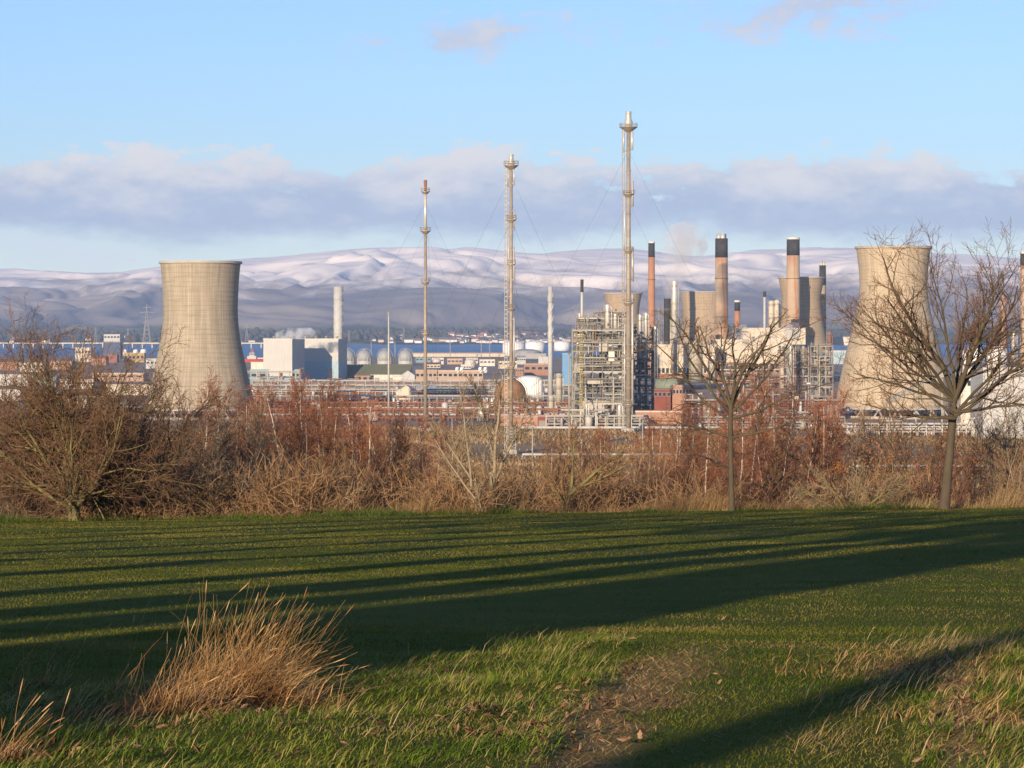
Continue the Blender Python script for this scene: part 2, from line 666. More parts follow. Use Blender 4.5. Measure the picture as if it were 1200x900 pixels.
def build_land():
    # mown field
    ys = np.concatenate([np.linspace(-90, 7, 40), np.linspace(7.3, 26, 240), np.linspace(26.3, EDGE_Y, 130)])
    us = np.linspace(-1, 1, 260)
    W = np.where(ys < 26, np.interp(ys, [-90, 5, 10, 26], [60, 40, 8, 16]), np.interp(ys, [26, EDGE_Y], [16, 60]))
    # keep the field rectangular-ish outside, dense inside the view
    uu = np.sign(us) * np.abs(us) ** 1.0
    X = uu[None, :] * W[:, None]
    Yg = np.repeat(ys[:, None], len(us), 1)
    # outermost columns reach far to the sides
    X[:, 0] = -90
    X[:, -1] = 90
    Z = lawn_z(X, Yg)
    # the field rolls over at its far edge
    Z = Z - np.clip(Yg - (EDGE_Y - 1.2), 0, 9) * 0.25
    me = grid_mesh('lawn', X, Yg, Z, lawn_material())
    at = me.attributes.new('worn', 'FLOAT', 'POINT')
    at.data.foreach_set('value', worn_mask(X, Yg).astype(np.float32).ravel())
    tag(link('lawn', me), kind='structure')

    # the ground sheet: slope below the field, the plain, bed of the firth
    ys = np.concatenate([np.linspace(-500, 100, 12), np.linspace(104, 460, 60), np.linspace(480, 4300, 70), np.linspace(4320, 4500, 8), np.linspace(4600, 17900, 24)])
    us = np.linspace(-1, 1, 150)
    W = 200 + np.clip(ys, 0, 26000) * 0.36
    X = us[None, :] * W[:, None]
    Yg = np.repeat(ys[:, None], len(us), 1)
    m, nt, b = new_mat('plain ground')
    tag(link('ground', grid_mesh('ground', X, Yg, ground_z(X, Yg), ground_material())), kind='structure')

    # the firth
    wm, nt, b = new_mat('firth water')
    N, L = nt.nodes, nt.links
    b.inputs['Base Color'].default_value = (0.030, 0.095, 0.19, 1)
    b.inputs['Roughness'].default_value = 0.45
    b.inputs['Specular IOR Level'].default_value = 0.35
    ge = N.new('ShaderNodeNewGeometry')
    mp = N.new('ShaderNodeMapping')
    mp.inputs['Scale'].default_value = (0.02, 0.006, 1)
    L.new(ge.outputs['Position'], mp.inputs[0])
    nz = N.new('ShaderNodeTexNoise')
    nz.inputs['Scale'].default_value = 1.0
    nz.inputs['Detail'].default_value = 6
    L.new(mp.outputs[0], nz.inputs['Vector'])
    cr = N.new('ShaderNodeMix')
    cr.data_type = 'RGBA'
    L.new(nz.outputs['Fac'], cr.inputs[0])
    cr.inputs[6].default_value = (0.035, 0.10, 0.21, 1)
    cr.inputs[7].default_value = (0.06, 0.15, 0.28, 1)
    L.new(cr.outputs[2], b.inputs['Base Color'])
    bn = N.new('ShaderNodeBump')
    bn.inputs['Strength'].default_value = 0.5
    bn.inputs['Distance'].default_value = 3.0
    L.new(nz.outputs['Fac'], bn.inputs['Height'])
    L.new(bn.outputs[0], b.inputs['Normal'])
    wv = np.array([(-2900, 4330, -0.6), (2900, 4330, -0.6), (4200, 8400, -0.6), (-4200, 8400, -0.6)])
    tag(link('water', fast_mesh('water', wv, [(0, 1, 2, 3)], None, wm)), kind='structure')

    # far shore and the snow-topped hills
    ys = np.concatenate([np.linspace(7500, 10500, 60), np.linspace(10540, 17600, 210), np.linspace(17700, 18000, 6)])
    us = np.linspace(-1, 1, 540)
    W = ys * 0.33
    X = us[None, :] * W[:, None]
    Yg = np.repeat(ys[:, None], len(us), 1)
    tag(link('hills', grid_mesh('hills', X, Yg, hill_z(X, Yg), hill_material())), kind='structure')


def ground_z(x, y):
    x = np.asarray(x, dtype=float)
    y = np.asarray(y, dtype=float)
    edge = EYE - 1.067 - 0.0603 * EDGE_Y - 0.75
    t = np.clip((y - (EDGE_Y - 2)) / 320.0, 0, 1)
    s = edge * (1 - (1 - (1 - t) ** 1.25 * 1.0) ** 1.0)
    s = edge * (1 - t) ** 1.35
    s = np.where(y < EDGE_Y - 2, np.minimum(edge, EYE - 4.2 - 0.05 * np.maximum(y, 0) - 1.0), s)
    s = s + (fbm(x * 0.06, y * 0.06, 5, 3) - 0.5) * 0.7 * np.clip((y - 108) / 10, 0, 1) * np.clip((900 - y) / 400, 0, 1)
    cross = 0.0145 * np.clip(x, -40, 40) * np.clip(1 - (y - 106) / 150.0, 0, 1) * np.clip(y / 90, 0, 1)
    s = s + cross
    return np.where(y > 4340, -4.0, s)


def ground_material():
    m, nt, b = new_mat('plain ground mix')
    N, L = nt.nodes, nt.links
    b.inputs['Roughness'].default_value = 0.9
    b.inputs['Specular IOR Level'].default_value = 0.1
    ge = N.new('ShaderNodeNewGeometry')

    def noi(sc, st):
        mp = N.new('ShaderNodeMapping')
        mp.inputs['Scale'].default_value = st
        L.new(ge.outputs['Position'], mp.inputs[0])
        n = N.new('ShaderNodeTexNoise')
        n.inputs['Scale'].default_value = sc
        n.inputs['Detail'].default_value = 6
        L.new(mp.outputs[0], n.inputs['Vector'])
        return n.outputs['Fac']
    cr = N.new('ShaderNodeValToRGB')
    e = cr.color_ramp.elements
    e[0].position, e[0].color = 0.30, (0.20, 0.15, 0.085, 1)
    e[1].position, e[1].color = 0.75, (0.40, 0.29, 0.165, 1)
    x = e.new(0.5)
    x.color = (0.30, 0.195, 0.105, 1)
    L.new(noi(0.03, (1, 0.3, 1)), cr.inputs[0])
    grey = N.new('ShaderNodeMix')
    grey.data_type = 'RGBA'
    sp = N.new('ShaderNodeSeparateXYZ')
    L.new(ge.outputs['Position'], sp.inputs[0])
    mr = N.new('ShaderNodeMapRange')
    mr.inputs[1].default_value, mr.inputs[2].default_value = 1200, 1320
    L.new(sp.outputs[1], mr.inputs[0])
    mm = N.new('ShaderNodeMath')
    mm.operation = 'MULTIPLY'
    mm.inputs[1].default_value = 0.65
    L.new(mr.outputs[0], mm.inputs[0])
    L.new(mm.outputs[0], grey.inputs[0])
    L.new(cr.outputs[0], grey.inputs[6])
    grey.inputs[7].default_value = (0.32, 0.28, 0.24, 1)
    L.new(grey.outputs[2], b.inputs['Base Color'])
    return m


RIDGE_PX = [-400, -200, 0, 60, 130, 187, 240, 290, 340, 390, 430, 470, 520, 560, 600, 650, 700, 745, 790, 830, 870, 920, 970, 1010, 1060, 1120, 1200, 1400, 1700]
RIDGE_PY = [322, 318, 316, 319, 322, 312, 308, 306, 303, 295, 291, 290, 293, 296, 299, 298, 293, 294, 302, 305, 297, 292, 291, 293, 296, 299, 304, 312, 318]
YR = 16500.0


def hill_z(x, y):
    x = np.asarray(x, dtype=float)
    y = np.asarray(y, dtype=float)
    xr = x * (YR / np.maximum(y, 1)) ** 0.75
    px = 600 + xr / YR * F
    top = EYE + (HOR - np.interp(px, RIDGE_PX, RIDGE_PY) + 1.5) / F * YR
    # soften the table
    acc = 0
    for d in (-34, -17, 0, 17, 34):
        acc = acc + EYE + (HOR - np.interp(px + d, RIDGE_PX, RIDGE_PY) + 1.5) / F * YR
    top = acc / 5 + (fbm(xr / 900, y * 0 + 3, 14, 4) - 0.5) * 16
    shore = 7700 + (fbm(x / 900, y * 0, 2, 3) - 0.5) * 260
    low = np.clip((y - shore) / 250, -1, 1) * 4.0 + np.clip((y - shore - 200) / 3000, 0, 1) * 30 + (fbm(x / 500, y / 700, 9, 3) - 0.5) * 14 * np.clip((y - shore - 300) / 900, 0, 1)
    foot = 10300 + (fbm(x / 1600, y * 0 + 1.5, 4, 3) - 0.5) * 2000
    t = np.clip((y - foot) / (YR - foot), 0, 1)
    S = 1 - (1 - t) ** 1.7
    S = S * np.clip(t / 0.08, 0, 1) ** 0.6
    warp = (fbm(x / 1100, y / 1400, 6, 4) - 0.5) * 1500
    xx = x + warp + 0.25 * (y - 10000)
    g1 = 1 - np.abs(2 * vnoise(xx / 1050.0, y / 5200.0, 33) - 1)
    g2 = 1 - np.abs(2 * vnoise(xx / 420.0, y / 2400.0, 43) - 1)
    g3 = 1 - np.abs(2 * vnoise((xx + 0.4 * y) / 170.0, y / 700.0, 53) - 1)
    env = np.sin(np.pi * np.clip(t, 0, 1) ** 0.62) ** 0.9
    env2 = np.clip(t / 0.1, 0, 1) * np.clip((1.02 - t) / 0.35, 0, 1)
    h = low + (top - 34) * S - env * (g1 ** 1.4) * 80 - env2 * (g2 ** 1.5 * 42 + g3 ** 1.5 * 22) + env2 * (fbm(x / 700, y / 700, 61, 5) - 0.5) * 44 + env2 * ((1 - np.abs(2 * vnoise((xx - 0.5 * y) / 760.0, y / 2100.0, 71) - 1)) ** 1.6 - .4) * 44 + env2 * ((1 - np.abs(2 * vnoise((xx + 0.2 * y) / 300.0, y / 1100.0, 72) - 1)) ** 1.6 - .4) * 26
    back = np.clip((y - YR) / 7500, 0, 1)
    h = np.where(y > YR, h * (1 - back) + 120 * back, h)
    return h


def hill_material():
    m, nt, b = new_mat('hills')
    N, L = nt.nodes, nt.links
    b.inputs['Roughness'].default_value = 0.9
    b.inputs['Specular IOR Level'].default_value = 0.05
    ge = N.new('ShaderNodeNewGeometry')
    sp = N.new('ShaderNodeSeparateXYZ')
    L.new(ge.outputs['Position'], sp.inputs[0])

    def noi(sc, st=(1, 1, 1), det=6):
        mp = N.new('ShaderNodeMapping')
        mp.inputs['Scale'].default_value = st
        L.new(ge.outputs['Position'], mp.inputs[0])
        n = N.new('ShaderNodeTexNoise')
        n.inputs['Scale'].default_value = sc
        n.inputs['Detail'].default_value = det
        n.inputs['Roughness'].default_value = 0.62
        L.new(mp.outputs[0], n.inputs['Vector'])
        return n.outputs['Fac']

    def mth(op, a, c, clamp=False):
        n = N.new('ShaderNodeMath')
        n.operation = op
        n.use_clamp = clamp
        for i, v in enumerate((a, c)):
            if isinstance(v, (int, float)):
                n.inputs[i].default_value = v
            else:
                L.new(v, n.inputs[i])
        return n.outputs[0]

    def rng(f, a, c):
        n = N.new('ShaderNodeMapRange')
        n.interpolation_type = 'SMOOTHSTEP'
        n.inputs[1].default_value, n.inputs[2].default_value = a, c
        L.new(f, n.inputs[0])
        return n.outputs[0]

    def mix(f, a, c):
        n = N.new('ShaderNodeMix')
        n.data_type = 'RGBA'
        L.new(f, n.inputs[0])
        for i, v in ((6, a), (7, c)):
            if isinstance(v, tuple):
                n.inputs[i].default_value = rgba(v)
            else:
                L.new(v, n.inputs[i])
        return n.outputs[2]
    # low ground: fields and woods; flank: brown grass and heather; top: snow
    field = mix(rng(noi(0.0035, (1, 0.7, 1), 3), 0.42, 0.58), (0.12, 0.13, 0.06), (0.27, 0.22, 0.12))
    field = mix(rng(noi(0.004, (1, 0.6, 2), 5), 0.48, 0.56), field, (0.055, 0.05, 0.04))
    flank = mix(rng(noi(0.0022, (1, 0.5, 1)), 0.38, 0.62), (0.36, 0.30, 0.25), (0.22, 0.195, 0.19))
    c = mix(rng(mth('ADD', sp.outputs[2], mth('MULTIPLY', noi(0.002), 60)), 70, 110), field, flank)
    sn = mth('ADD', sp.outputs[2], mth('MULTIPLY', mth('SUBTRACT', noi(0.0016), 0.5), 420))
    sn = mth('ADD', sn, mth('MULTIPLY', mth('SUBTRACT', noi(0.010, (1, 0.35, 1)), 0.5), 230))
    snow = mth('MULTIPLY', rng(sn, 195, 365), 0.93)
    c = mix(snow, c, (0.97, 0.87, 0.77))
    L.new(c, b.inputs['Base Color'])
    return m


build_land()
# ------------------------------------------------------------------ materials of built things
def tower_concrete(name, c1, c2, streak, grid_x, grid_z, grid_depth=0.12):
    """board-marked concrete shell: faint lift lines and panel joints, rain streaks and pale lime runs"""
    m, nt, b = new_mat(name)
    N, L = nt.nodes, nt.links
    b.inputs['Roughness'].default_value = 0.9
    b.inputs['Specular IOR Level'].default_value = 0.15
    tc = N.new('ShaderNodeTexCoord')
    sp = N.new('ShaderNodeSeparateXYZ')
    L.new(tc.outputs['Object'], sp.inputs[0])

    def mth(op, a, c=0.0, clamp=False):
        n = N.new('ShaderNodeMath')
        n.operation = op
        n.use_clamp = clamp
        for i, v in enumerate((a, c)):
            if isinstance(v, (int, float)):
                n.inputs[i].default_value = v
            else:
                L.new(v, n.inputs[i])
        return n.outputs[0]
    ang = mth('ARCTAN2', sp.outputs[1], sp.outputs[0])
    cy_ = N.new('ShaderNodeCombineXYZ')
    L.new(mth('MULTIPLY', ang, 10.0), cy_.inputs[0])
    L.new(mth('MULTIPLY', sp.outputs[2], 0.1), cy_.inputs[2])

    def noi(sc, st, det=5, off=(0, 0, 0)):
        mp = N.new('ShaderNodeMapping')
        mp.inputs['Scale'].default_value = st
        mp.inputs['Location'].default_value = off
        L.new(cy_.outputs[0], mp.inputs[0])
        n = N.new('ShaderNodeTexNoise')
        n.inputs['Scale'].default_value = sc
        n.inputs['Detail'].default_value = det
        n.inputs['Roughness'].default_value = 0.65
        L.new(mp.outputs[0], n.inputs['Vector'])
        return n.outputs['Fac']

    def rng(f, a, c, lo=0.0, hi=1.0):
        n = N.new('ShaderNodeMapRange')
        n.inputs[1].default_value, n.inputs[2].default_value = a, c
        n.inputs[3].default_value, n.inputs[4].default_value = lo, hi
        L.new(f, n.inputs[0])
        return n.outputs[0]

    def mix(f, a, c):
        n = N.new('ShaderNodeMix')
        n.data_type = 'RGBA'
        L.new(f, n.inputs[0])
        for i, v in ((6, a), (7, c)):
            if isinstance(v, tuple):
                n.inputs[i].default_value = rgba(v)
            else:
                L.new(v, n.inputs[i])
        return n.outputs[2]
    c = mix(rng(noi(0.55, (1, 1, 0.6)), 0.3, 0.7), c1, c2)
    c = mix(rng(noi(3.0, (1, 1, 0.10), 6), 0.42, 0.72, 0, 0.75), c, streak)
    c = mix(rng(noi(2.6, (0.06, 1, 3.0), 4), 0.48, 0.72, 0, 0.55), c, streak)
    # lime runs: pale short vertical dashes
    runs = mth('MULTIPLY', rng(noi(5.5, (1, 1, 0.10), 2, (7, 0, 2)), 0.66, 0.70), rng(noi(0.9, (1, 1, 1.3), 3, (1, 0, 5)), 0.50, 0.60))
    c = mix(mth('MULTIPLY', runs, 0.6), c, (0.62, 0.58, 0.50))
    # joints
    jx = mth('FRACT', mth('MULTIPLY', ang, grid_x / (2 * math.pi)))
    jz = mth('FRACT', mth('DIVIDE', sp.outputs[2], grid_z))
    lx = rng(mth('ABSOLUTE', mth('SUBTRACT', jx, 0.5)), 0.40, 0.5)
    lz = rng(mth('ABSOLUTE', mth('SUBTRACT', jz, 0.5)), 0.36, 0.5)
    j = mth('MULTIPLY', mth('MAXIMUM', lx, lz), grid_depth)
    c = mix(j, c, tuple(v * 0.35 for v in streak))
    L.new(c, b.inputs['Base Color'])
    return m


M = {}
M['tower_l'] = tower_concrete('weathered grid concrete', (0.42, 0.36, 0.27), (0.29, 0.245, 0.18), (0.19, 0.155, 0.11), 72, 2.4, 0.24)
M['tower_r'] = tower_concrete('tan concrete', (0.50, 0.405, 0.285), (0.40, 0.325, 0.225), (0.26, 0.205, 0.14), 60, 1.7, 0.2)
M['tower_far'] = tower_concrete('pale tan concrete', (0.43, 0.33, 0.22), (0.36, 0.275, 0.185), (0.22, 0.16, 0.11), 50, 3.0, 0.2)
M['stack_body'] = mat('chimney concrete with rust stain', (0.42, 0.32, 0.22), (0.36, 0.26, 0.18), 0.15, 0.9, c3=(0.42, 0.17, 0.075), s3=(0.10, (2.4, 2.4, 0.16)), thr=(0.53, 0.62))
M['stack_rust'] = mat('rusty chimney', (0.40, 0.20, 0.11), (0.32, 0.15, 0.085), 0.2, 0.9, c3=(0.45, 0.28, 0.16), s3=(0.12, (2, 2, 0.2)))
M['soot'] = mat('sooty black paint', (0.028, 0.028, 0.032), (0.05, 0.048, 0.048), 0.3, 0.85, c3=(0.10, 0.09, 0.085), s3=(0.3, (1, 1, 0.2)), thr=(0.6, 0.8))
M['white'] = mat('white cladding', (0.44, 0.43, 0.41), (0.385, 0.38, 0.36), 0.12, 0.6, c3=(0.50, 0.46, 0.40), s3=(0.25, (2, 2, 0.15)), thr=(0.58, 0.85))
M['white_tank'] = mat('white tank paint', (0.80, 0.78, 0.73), (0.72, 0.70, 0.66), 0.06, 0.5, c3=(0.52, 0.45, 0.38), s3=(0.15, (3, 3, 0.12)), thr=(0.6, 0.9))
M['offwhite'] = mat('off white sheet', (0.60, 0.56, 0.49), (0.54, 0.50, 0.44), 0.2, 0.7, c3=(0.40, 0.33, 0.26), s3=(0.2, (3, 3, 0.15)), thr=(0.5, 0.8))
M['beige'] = mat('beige sheet', (0.55, 0.48, 0.37), (0.49, 0.42, 0.33), 0.1, 0.7, c3=(0.36, 0.29, 0.21), s3=(0.18, (4, 4, 0.12)), thr=(0.5, 0.85))
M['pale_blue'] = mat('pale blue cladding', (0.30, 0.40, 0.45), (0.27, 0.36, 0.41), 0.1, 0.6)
M['teal'] = mat('teal cladding', (0.17, 0.27, 0.29), (0.15, 0.24, 0.26), 0.2, 0.6)
M['blue'] = mat('blue cladding', (0.13, 0.28, 0.46), (0.11, 0.24, 0.40), 0.2, 0.6)
M['dark_blue'] = mat('dark blue cladding', (0.06, 0.08, 0.14), (0.05, 0.065, 0.11), 0.2, 0.6)
M['grey'] = mat('grey painted steel', (0.27, 0.25, 0.22), (0.21, 0.195, 0.17), 0.4, 0.6, c3=(0.30, 0.17, 0.09), s3=(0.6, (1, 1, 0.5)), thr=(0.62, 0.75), per_object=0.25)
M['pale_steel'] = mat('pale grey steel', (0.38, 0.355, 0.31), (0.30, 0.28, 0.24), 0.5, 0.5, c3=(0.32, 0.20, 0.12), s3=(0.4, (1, 1, 0.3)), thr=(0.6, 0.78), per_object=0.2)
M['dark_steel'] = mat('dark steel', (0.10, 0.095, 0.09), (0.07, 0.065, 0.06), 0.5, 0.7, per_object=0.3)
M['olive_steel'] = mat('olive grey steel', (0.195, 0.185, 0.145), (0.14, 0.13, 0.10), 0.5, 0.65, c3=(0.24, 0.14, 0.08), s3=(0.5, (1, 1, 0.5)), thr=(0.6, 0.75), per_object=0.3)
M['silver'] = mat('bright lagged pipe', (0.52, 0.49, 0.44), (0.42, 0.39, 0.35), 0.5, 0.38, metal=0.25, per_object=0.15)
M['flare_steel'] = mat('flare stack steel', (0.34, 0.295, 0.235), (0.24, 0.195, 0.15), 0.3, 0.5, metal=0.15, c3=(0.22, 0.12, 0.07), s3=(0.25, (1, 1, 0.25)), thr=(0.55, 0.7))
M['rust_pipe'] = mat('rust brown pipe', (0.26, 0.12, 0.065), (0.19, 0.085, 0.05), 0.5, 0.8, per_object=0.25)
M['rust_sphere'] = mat('rust brown sphere', (0.32, 0.17, 0.075), (0.24, 0.12, 0.055), 0.25, 0.8, c3=(0.16, 0.08, 0.04), s3=(0.3, (1, 1, 0.3)), thr=(0.5, 0.7))
M['ochre'] = mat('ochre render', (0.42, 0.30, 0.15), (0.36, 0.26, 0.13), 0.3, 0.9)
M['yellow'] = mat('yellow paint', (0.48, 0.40, 0.13), (0.38, 0.32, 0.11), 0.6, 0.6)
M['brick'] = mat('orange brick', (0.36, 0.20, 0.13), (0.30, 0.165, 0.11), 0.4, 0.9, per_object=0.15)
M['brick_pale'] = mat('pale brick', (0.42, 0.29, 0.205), (0.37, 0.25, 0.18), 0.3, 0.9)
M['brick_dark'] = mat('dark red brick', (0.22, 0.07, 0.045), (0.17, 0.055, 0.04), 0.3, 0.9)
M['olive_roof'] = mat('olive roof sheet', (0.16, 0.165, 0.10), (0.13, 0.135, 0.085), 0.2, 0.8)
M['green_tank'] = mat('dull green paint', (0.20, 0.24, 0.17), (0.16, 0.19, 0.14), 0.3, 0.7)
M['grey_roof'] = mat('grey roof sheet', (0.34, 0.34, 0.33), (0.28, 0.28, 0.28), 0.15, 0.7, c3=(0.25, 0.2, 0.15), thr=(0.55, 0.8))
M['slate'] = mat('slate roof', (0.12, 0.115, 0.12), (0.09, 0.085, 0.09), 0.3, 0.8, per_object=0.3)
M['red_roof'] = mat('red roof', (0.28, 0.12, 0.09), (0.23, 0.10, 0.075), 0.2, 0.8)
M['harl'] = mat('white harled wall', (0.74, 0.70, 0.64), (0.66, 0.62, 0.57), 0.3, 0.85, per_object=0.2)
M['harl_tan'] = mat('tan harled wall', (0.48, 0.38, 0.28), (0.42, 0.33, 0.25), 0.3, 0.85, per_object=0.25)
M['glass'] = mat('dark window glass', (0.03, 0.035, 0.045), (0.025, 0.03, 0.04), 1.0, 0.15, spec=0.5)
M['lagged'] = mat('weathered lagging', (0.44, 0.40, 0.33), (0.36, 0.33, 0.27), 0.25, 0.7, c3=(0.24, 0.19, 0.13), s3=(0.3, (1, 1, 0.3)), thr=(0.5, 0.75))
M['sphere_grey'] = mat('grey sphere paint', (0.30, 0.31, 0.31), (0.26, 0.27, 0.27), 0.1, 0.5)
M['concrete'] = mat('grey concrete', (0.40, 0.37, 0.32), (0.33, 0.30, 0.26), 0.2, 0.9)
M['ship_red'] = mat('red ship paint', (0.45, 0.07, 0.05), (0.38, 0.06, 0.045), 0.2, 0.6)
M['bridge'] = mat('bridge concrete', (0.55, 0.50, 0.43), (0.48, 0.44, 0.38), 0.05, 0.9)
M['wire'] = mat('guy wire', (0.05, 0.05, 0.055), None, 1.0, 0.6)
M['bark_birch'] = mat('birch bark', (0.56, 0.50, 0.42), (0.40, 0.33, 0.26), 3.0, 0.8, stretch=(1, 1, 2.5), c3=(0.06, 0.045, 0.035), s3=(5.0, (1, 1, 1.6)), thr=(0.60, 0.68))
M['twig_birch'] = mat('birch twigs', (0.25, 0.098, 0.045), (0.175, 0.066, 0.033), 0.8, 0.8, per_object=0.3)
M['twig_brown'] = mat('brown twigs', (0.235, 0.138, 0.066), (0.165, 0.095, 0.048), 0.8, 0.85, per_object=0.35)
M['twig_grey'] = mat('grey twigs', (0.25, 0.185, 0.11), (0.18, 0.13, 0.078), 0.8, 0.85, per_object=0.3)
M['bark_grey'] = mat('grey green bark', (0.088, 0.066, 0.042), (0.052, 0.040, 0.027), 2.5, 0.9, stretch=(1, 1, 0.3), c3=(0.105, 0.092, 0.046), s3=(1.4, (1, 1, 0.6)), thr=(0.52, 0.70), bump=0.5)
M['bark_moss'] = mat('mossy bark', (0.135, 0.105, 0.048), (0.085, 0.066, 0.033), 2.0, 0.9, c3=(0.185, 0.155, 0.058), s3=(1.3, (1, 1, 0.8)), thr=(0.45, 0.62), bump=0.4)
M['bark_pale'] = mat('pale bark', (0.31, 0.25, 0.165), (0.21, 0.165, 0.11), 2.0, 0.85, stretch=(1, 1, 0.5), c3=(0.17, 0.13, 0.085), s3=(2.2, (1, 1, 0.7)), thr=(0.58, 0.72))
M['twig_red'] = mat('dark red twigs', (0.18, 0.08, 0.050), (0.12, 0.055, 0.036), 0.8, 0.85, per_object=0.25)
M['twig_dark'] = mat('dark brown twigs', (0.165, 0.088, 0.046), (0.11, 0.06, 0.034), 0.8, 0.85)
M['conifer'] = mat('dark needles', (0.04, 0.065, 0.025), (0.03, 0.05, 0.02), 1.5, 0.7)
M['leaf_orange'] = mat('orange winter leaves', (0.34, 0.13, 0.035), (0.24, 0.085, 0.03), 3.0, 0.7)
# ------------------------------------------------------------------ cooling towers, chimneys, flares
def spline(xs, ys, x):
    """smooth curve through points"""
    xs, ys = np.asarray(xs, float), np.asarray(ys, float)
    n = len(xs)
    d = np.gradient(ys, xs)
    out = []
    for v in np.atleast_1d(x):
        i = int(np.clip(np.searchsorted(xs, v) - 1, 0, n - 2))
        h = xs[i + 1] - xs[i]
        t = (v - xs[i]) / h
        out.append((2 * t**3 - 3 * t**2 + 1) * ys[i] + (t**3 - 2 * t**2 + t) * h * d[i] + (-2 * t**3 + 3 * t**2) * ys[i + 1] + (t**3 - t**2) * h * d[i + 1])
    return np.array(out)


def cooling_tower(px, Y, prof_px, matl, label, legs=True, group='concrete cooling towers', sooty=None):
    """prof_px: rows and widths in the photograph, from the top down; turned into metres at distance Y"""
    zs = [gz(p[0], Y) for p in prof_px]
    rs = [p[1] * 0.5 / F * Y for p in prof_px]
    zs, rs = zs[::-1], rs[::-1]
    leg_h = 5.5
    z0, z1 = leg_h, zs[-1]
    t = empty('cooling_tower', (gx(px, Y), Y, 0), label, 'cooling tower', group)
    z = np.linspace(z0, z1, 44)
    r = spline(zs, rs, z)
    k = 96
    mb = MB()
    prof = [(r[i], z[i]) for i in range(len(z))]
    prof += [(r[i] - 0.9, z[i]) for i in range(len(z) - 1, -1, -1)]
    mb.lathe(prof, k, closed=True)
    mb.build('shell', matl, t, smooth=True)
    rim = MB().lathe([(r[-1] + 0.05, z1 - 1.1), (r[-1] + 0.75, z1 - 0.9), (r[-1] + 0.75, z1 + 0.25), (r[-1] - 0.6, z1 + 0.25), (r[-1] - 0.6, z1 + 0.004)], k, closed=True)
    rim.build('rim', M['concrete'], t)
    MB().lathe([(r[0] + 0.5, z0 - 1.0), (r[0] + 0.5, z0 + 0.25), (r[0] - 1.2, z0 + 0.25), (r[0] - 1.2, z0 - 1.0)], k, closed=True).build('ring_beam', M['concrete'], t)
    MB().lathe([(r[0] + 3.5, 0.0), (r[0] + 3.5, 1.3), (r[0] + 2.9, 1.3), (r[0] + 2.9, 0.0)], k, closed=True).build('basin', M['concrete'], t)
    if legs:
        n = 40
        me = None
        for i in range(n):
            a0 = 2 * math.pi * i / n
            a1 = a0 + (math.pi / n) * (1 if i % 2 else -1) * 1.0
            rb = r[0] + 1.6
            lb = MB().tube([(rb * math.cos(a0), rb * math.sin(a0), 0.2), ((r[0] - 0.3) * math.cos(a1), (r[0] - 0.3) * math.sin(a1), z0 - 0.9)], 0.45, 6)
            lb.build('leg', M['concrete'], t)
    if sooty:
        pass
    return t


cooling_tower(235, 1352, [(307, 94), (318, 91.5), (345, 88), (368, 87.2), (390, 91), (415, 100), (440, 111), (468, 124), (492, 136)], M['tower_l'],
              'broad cooling tower with gridded grey tan concrete behind the red birch at left')
cooling_tower(1047, 1370, [(289.5, 87), (305, 83), (325, 79.5), (342, 79.5), (362, 85), (390, 99), (420, 114), (450, 127), (490, 141)], M['tower_r'],
              'smooth tan cooling tower standing behind the large bare tree at right')
cooling_tower(939, 2330, [(325, 53), (335, 50), (348, 45.5), (360, 46.5), (380, 52), (400, 60), (420, 68), (446, 76)], M['tower_far'],
              'cooling tower partly hidden behind the thick black topped chimney beside the thin one', legs=False)
cooling_tower(825, 2760, [(342, 55), (352, 53), (366, 50.5), (380, 52), (400, 58), (436, 72)], M['tower_far'],
              'cooling tower with a dark shadow stripe rising behind the beige hall', legs=False)
cooling_tower(730, 2700, [(343.5, 45), (352, 41.5), (364, 38), (376, 38.5), (395, 44), (437, 60)], M['tower_far'],
              'distant flared cooling tower rim just above the steel process structure', legs=False)


def chimney(px, Y, top, black, wt, wb_, body, label, flues=0, group='concrete chimneys', cap=True, ladder=True, name='chimney', cat='chimney'):
    k = Y / F
    zt = gz(top, Y)
    zbk = gz(black, Y) if black else zt
    t = empty(name, (gx(px, Y), Y, 0), label, cat, group)
    rt, rb = wt * 0.5 * k, wb_ * 0.5 * k
    rr = lambda z: rb + (rt - rb) * z / zt
    MB().lathe([(rb, 0), (rr(zbk * 0.33), zbk * 0.33), (rr(zbk * 0.66), zbk * 0.66), (rr(zbk), zbk)], 32).build('shaft', body, t, smooth=True)
    if black:
        MB().lathe([(rr(zbk) + 0.06, zbk - 0.3), (rt + 0.06, zt), (rt - 0.5, zt), (rt - 0.5, zt - 3), (0, zt - 3)], 32).build('black_top', M['soot'], t, smooth=True)
    if flues:
        for i in range(flues):
            a = 2 * math.pi * i / flues + 0.4
            x, y = rt * 0.48 * math.cos(a), rt * 0.48 * math.sin(a)
            MB().lathe([(rt * 0.36, zt - 2.9), (rt * 0.36, zt + 4.2), (rt * 0.30, zt + 4.2), (rt * 0.30, zt - 2)], 14, x, y).build('flue', M['silver'], t, smooth=True)
    elif cap:
        MB().lathe([(rt + 0.25, zt - 0.8), (rt + 0.25, zt + 0.8), (rt - 0.6, zt + 0.8), (rt - 0.6, zt - 0.8)], 32, closed=True).build('cap_ring', M['offwhite'], t)
    if ladder:
        a = -math.pi / 2 + 0.9
        for hz in (0.45, 0.72):
            z = zt * hz
            MB().lathe([(rr(z) + 0.02, z), (rr(z) + 1.1, z), (rr(z) + 1.1, z + 0.25), (rr(z) + 0.02, z + 0.25)], 32, closed=True).build('gallery', M['dark_steel'], t)
    return t


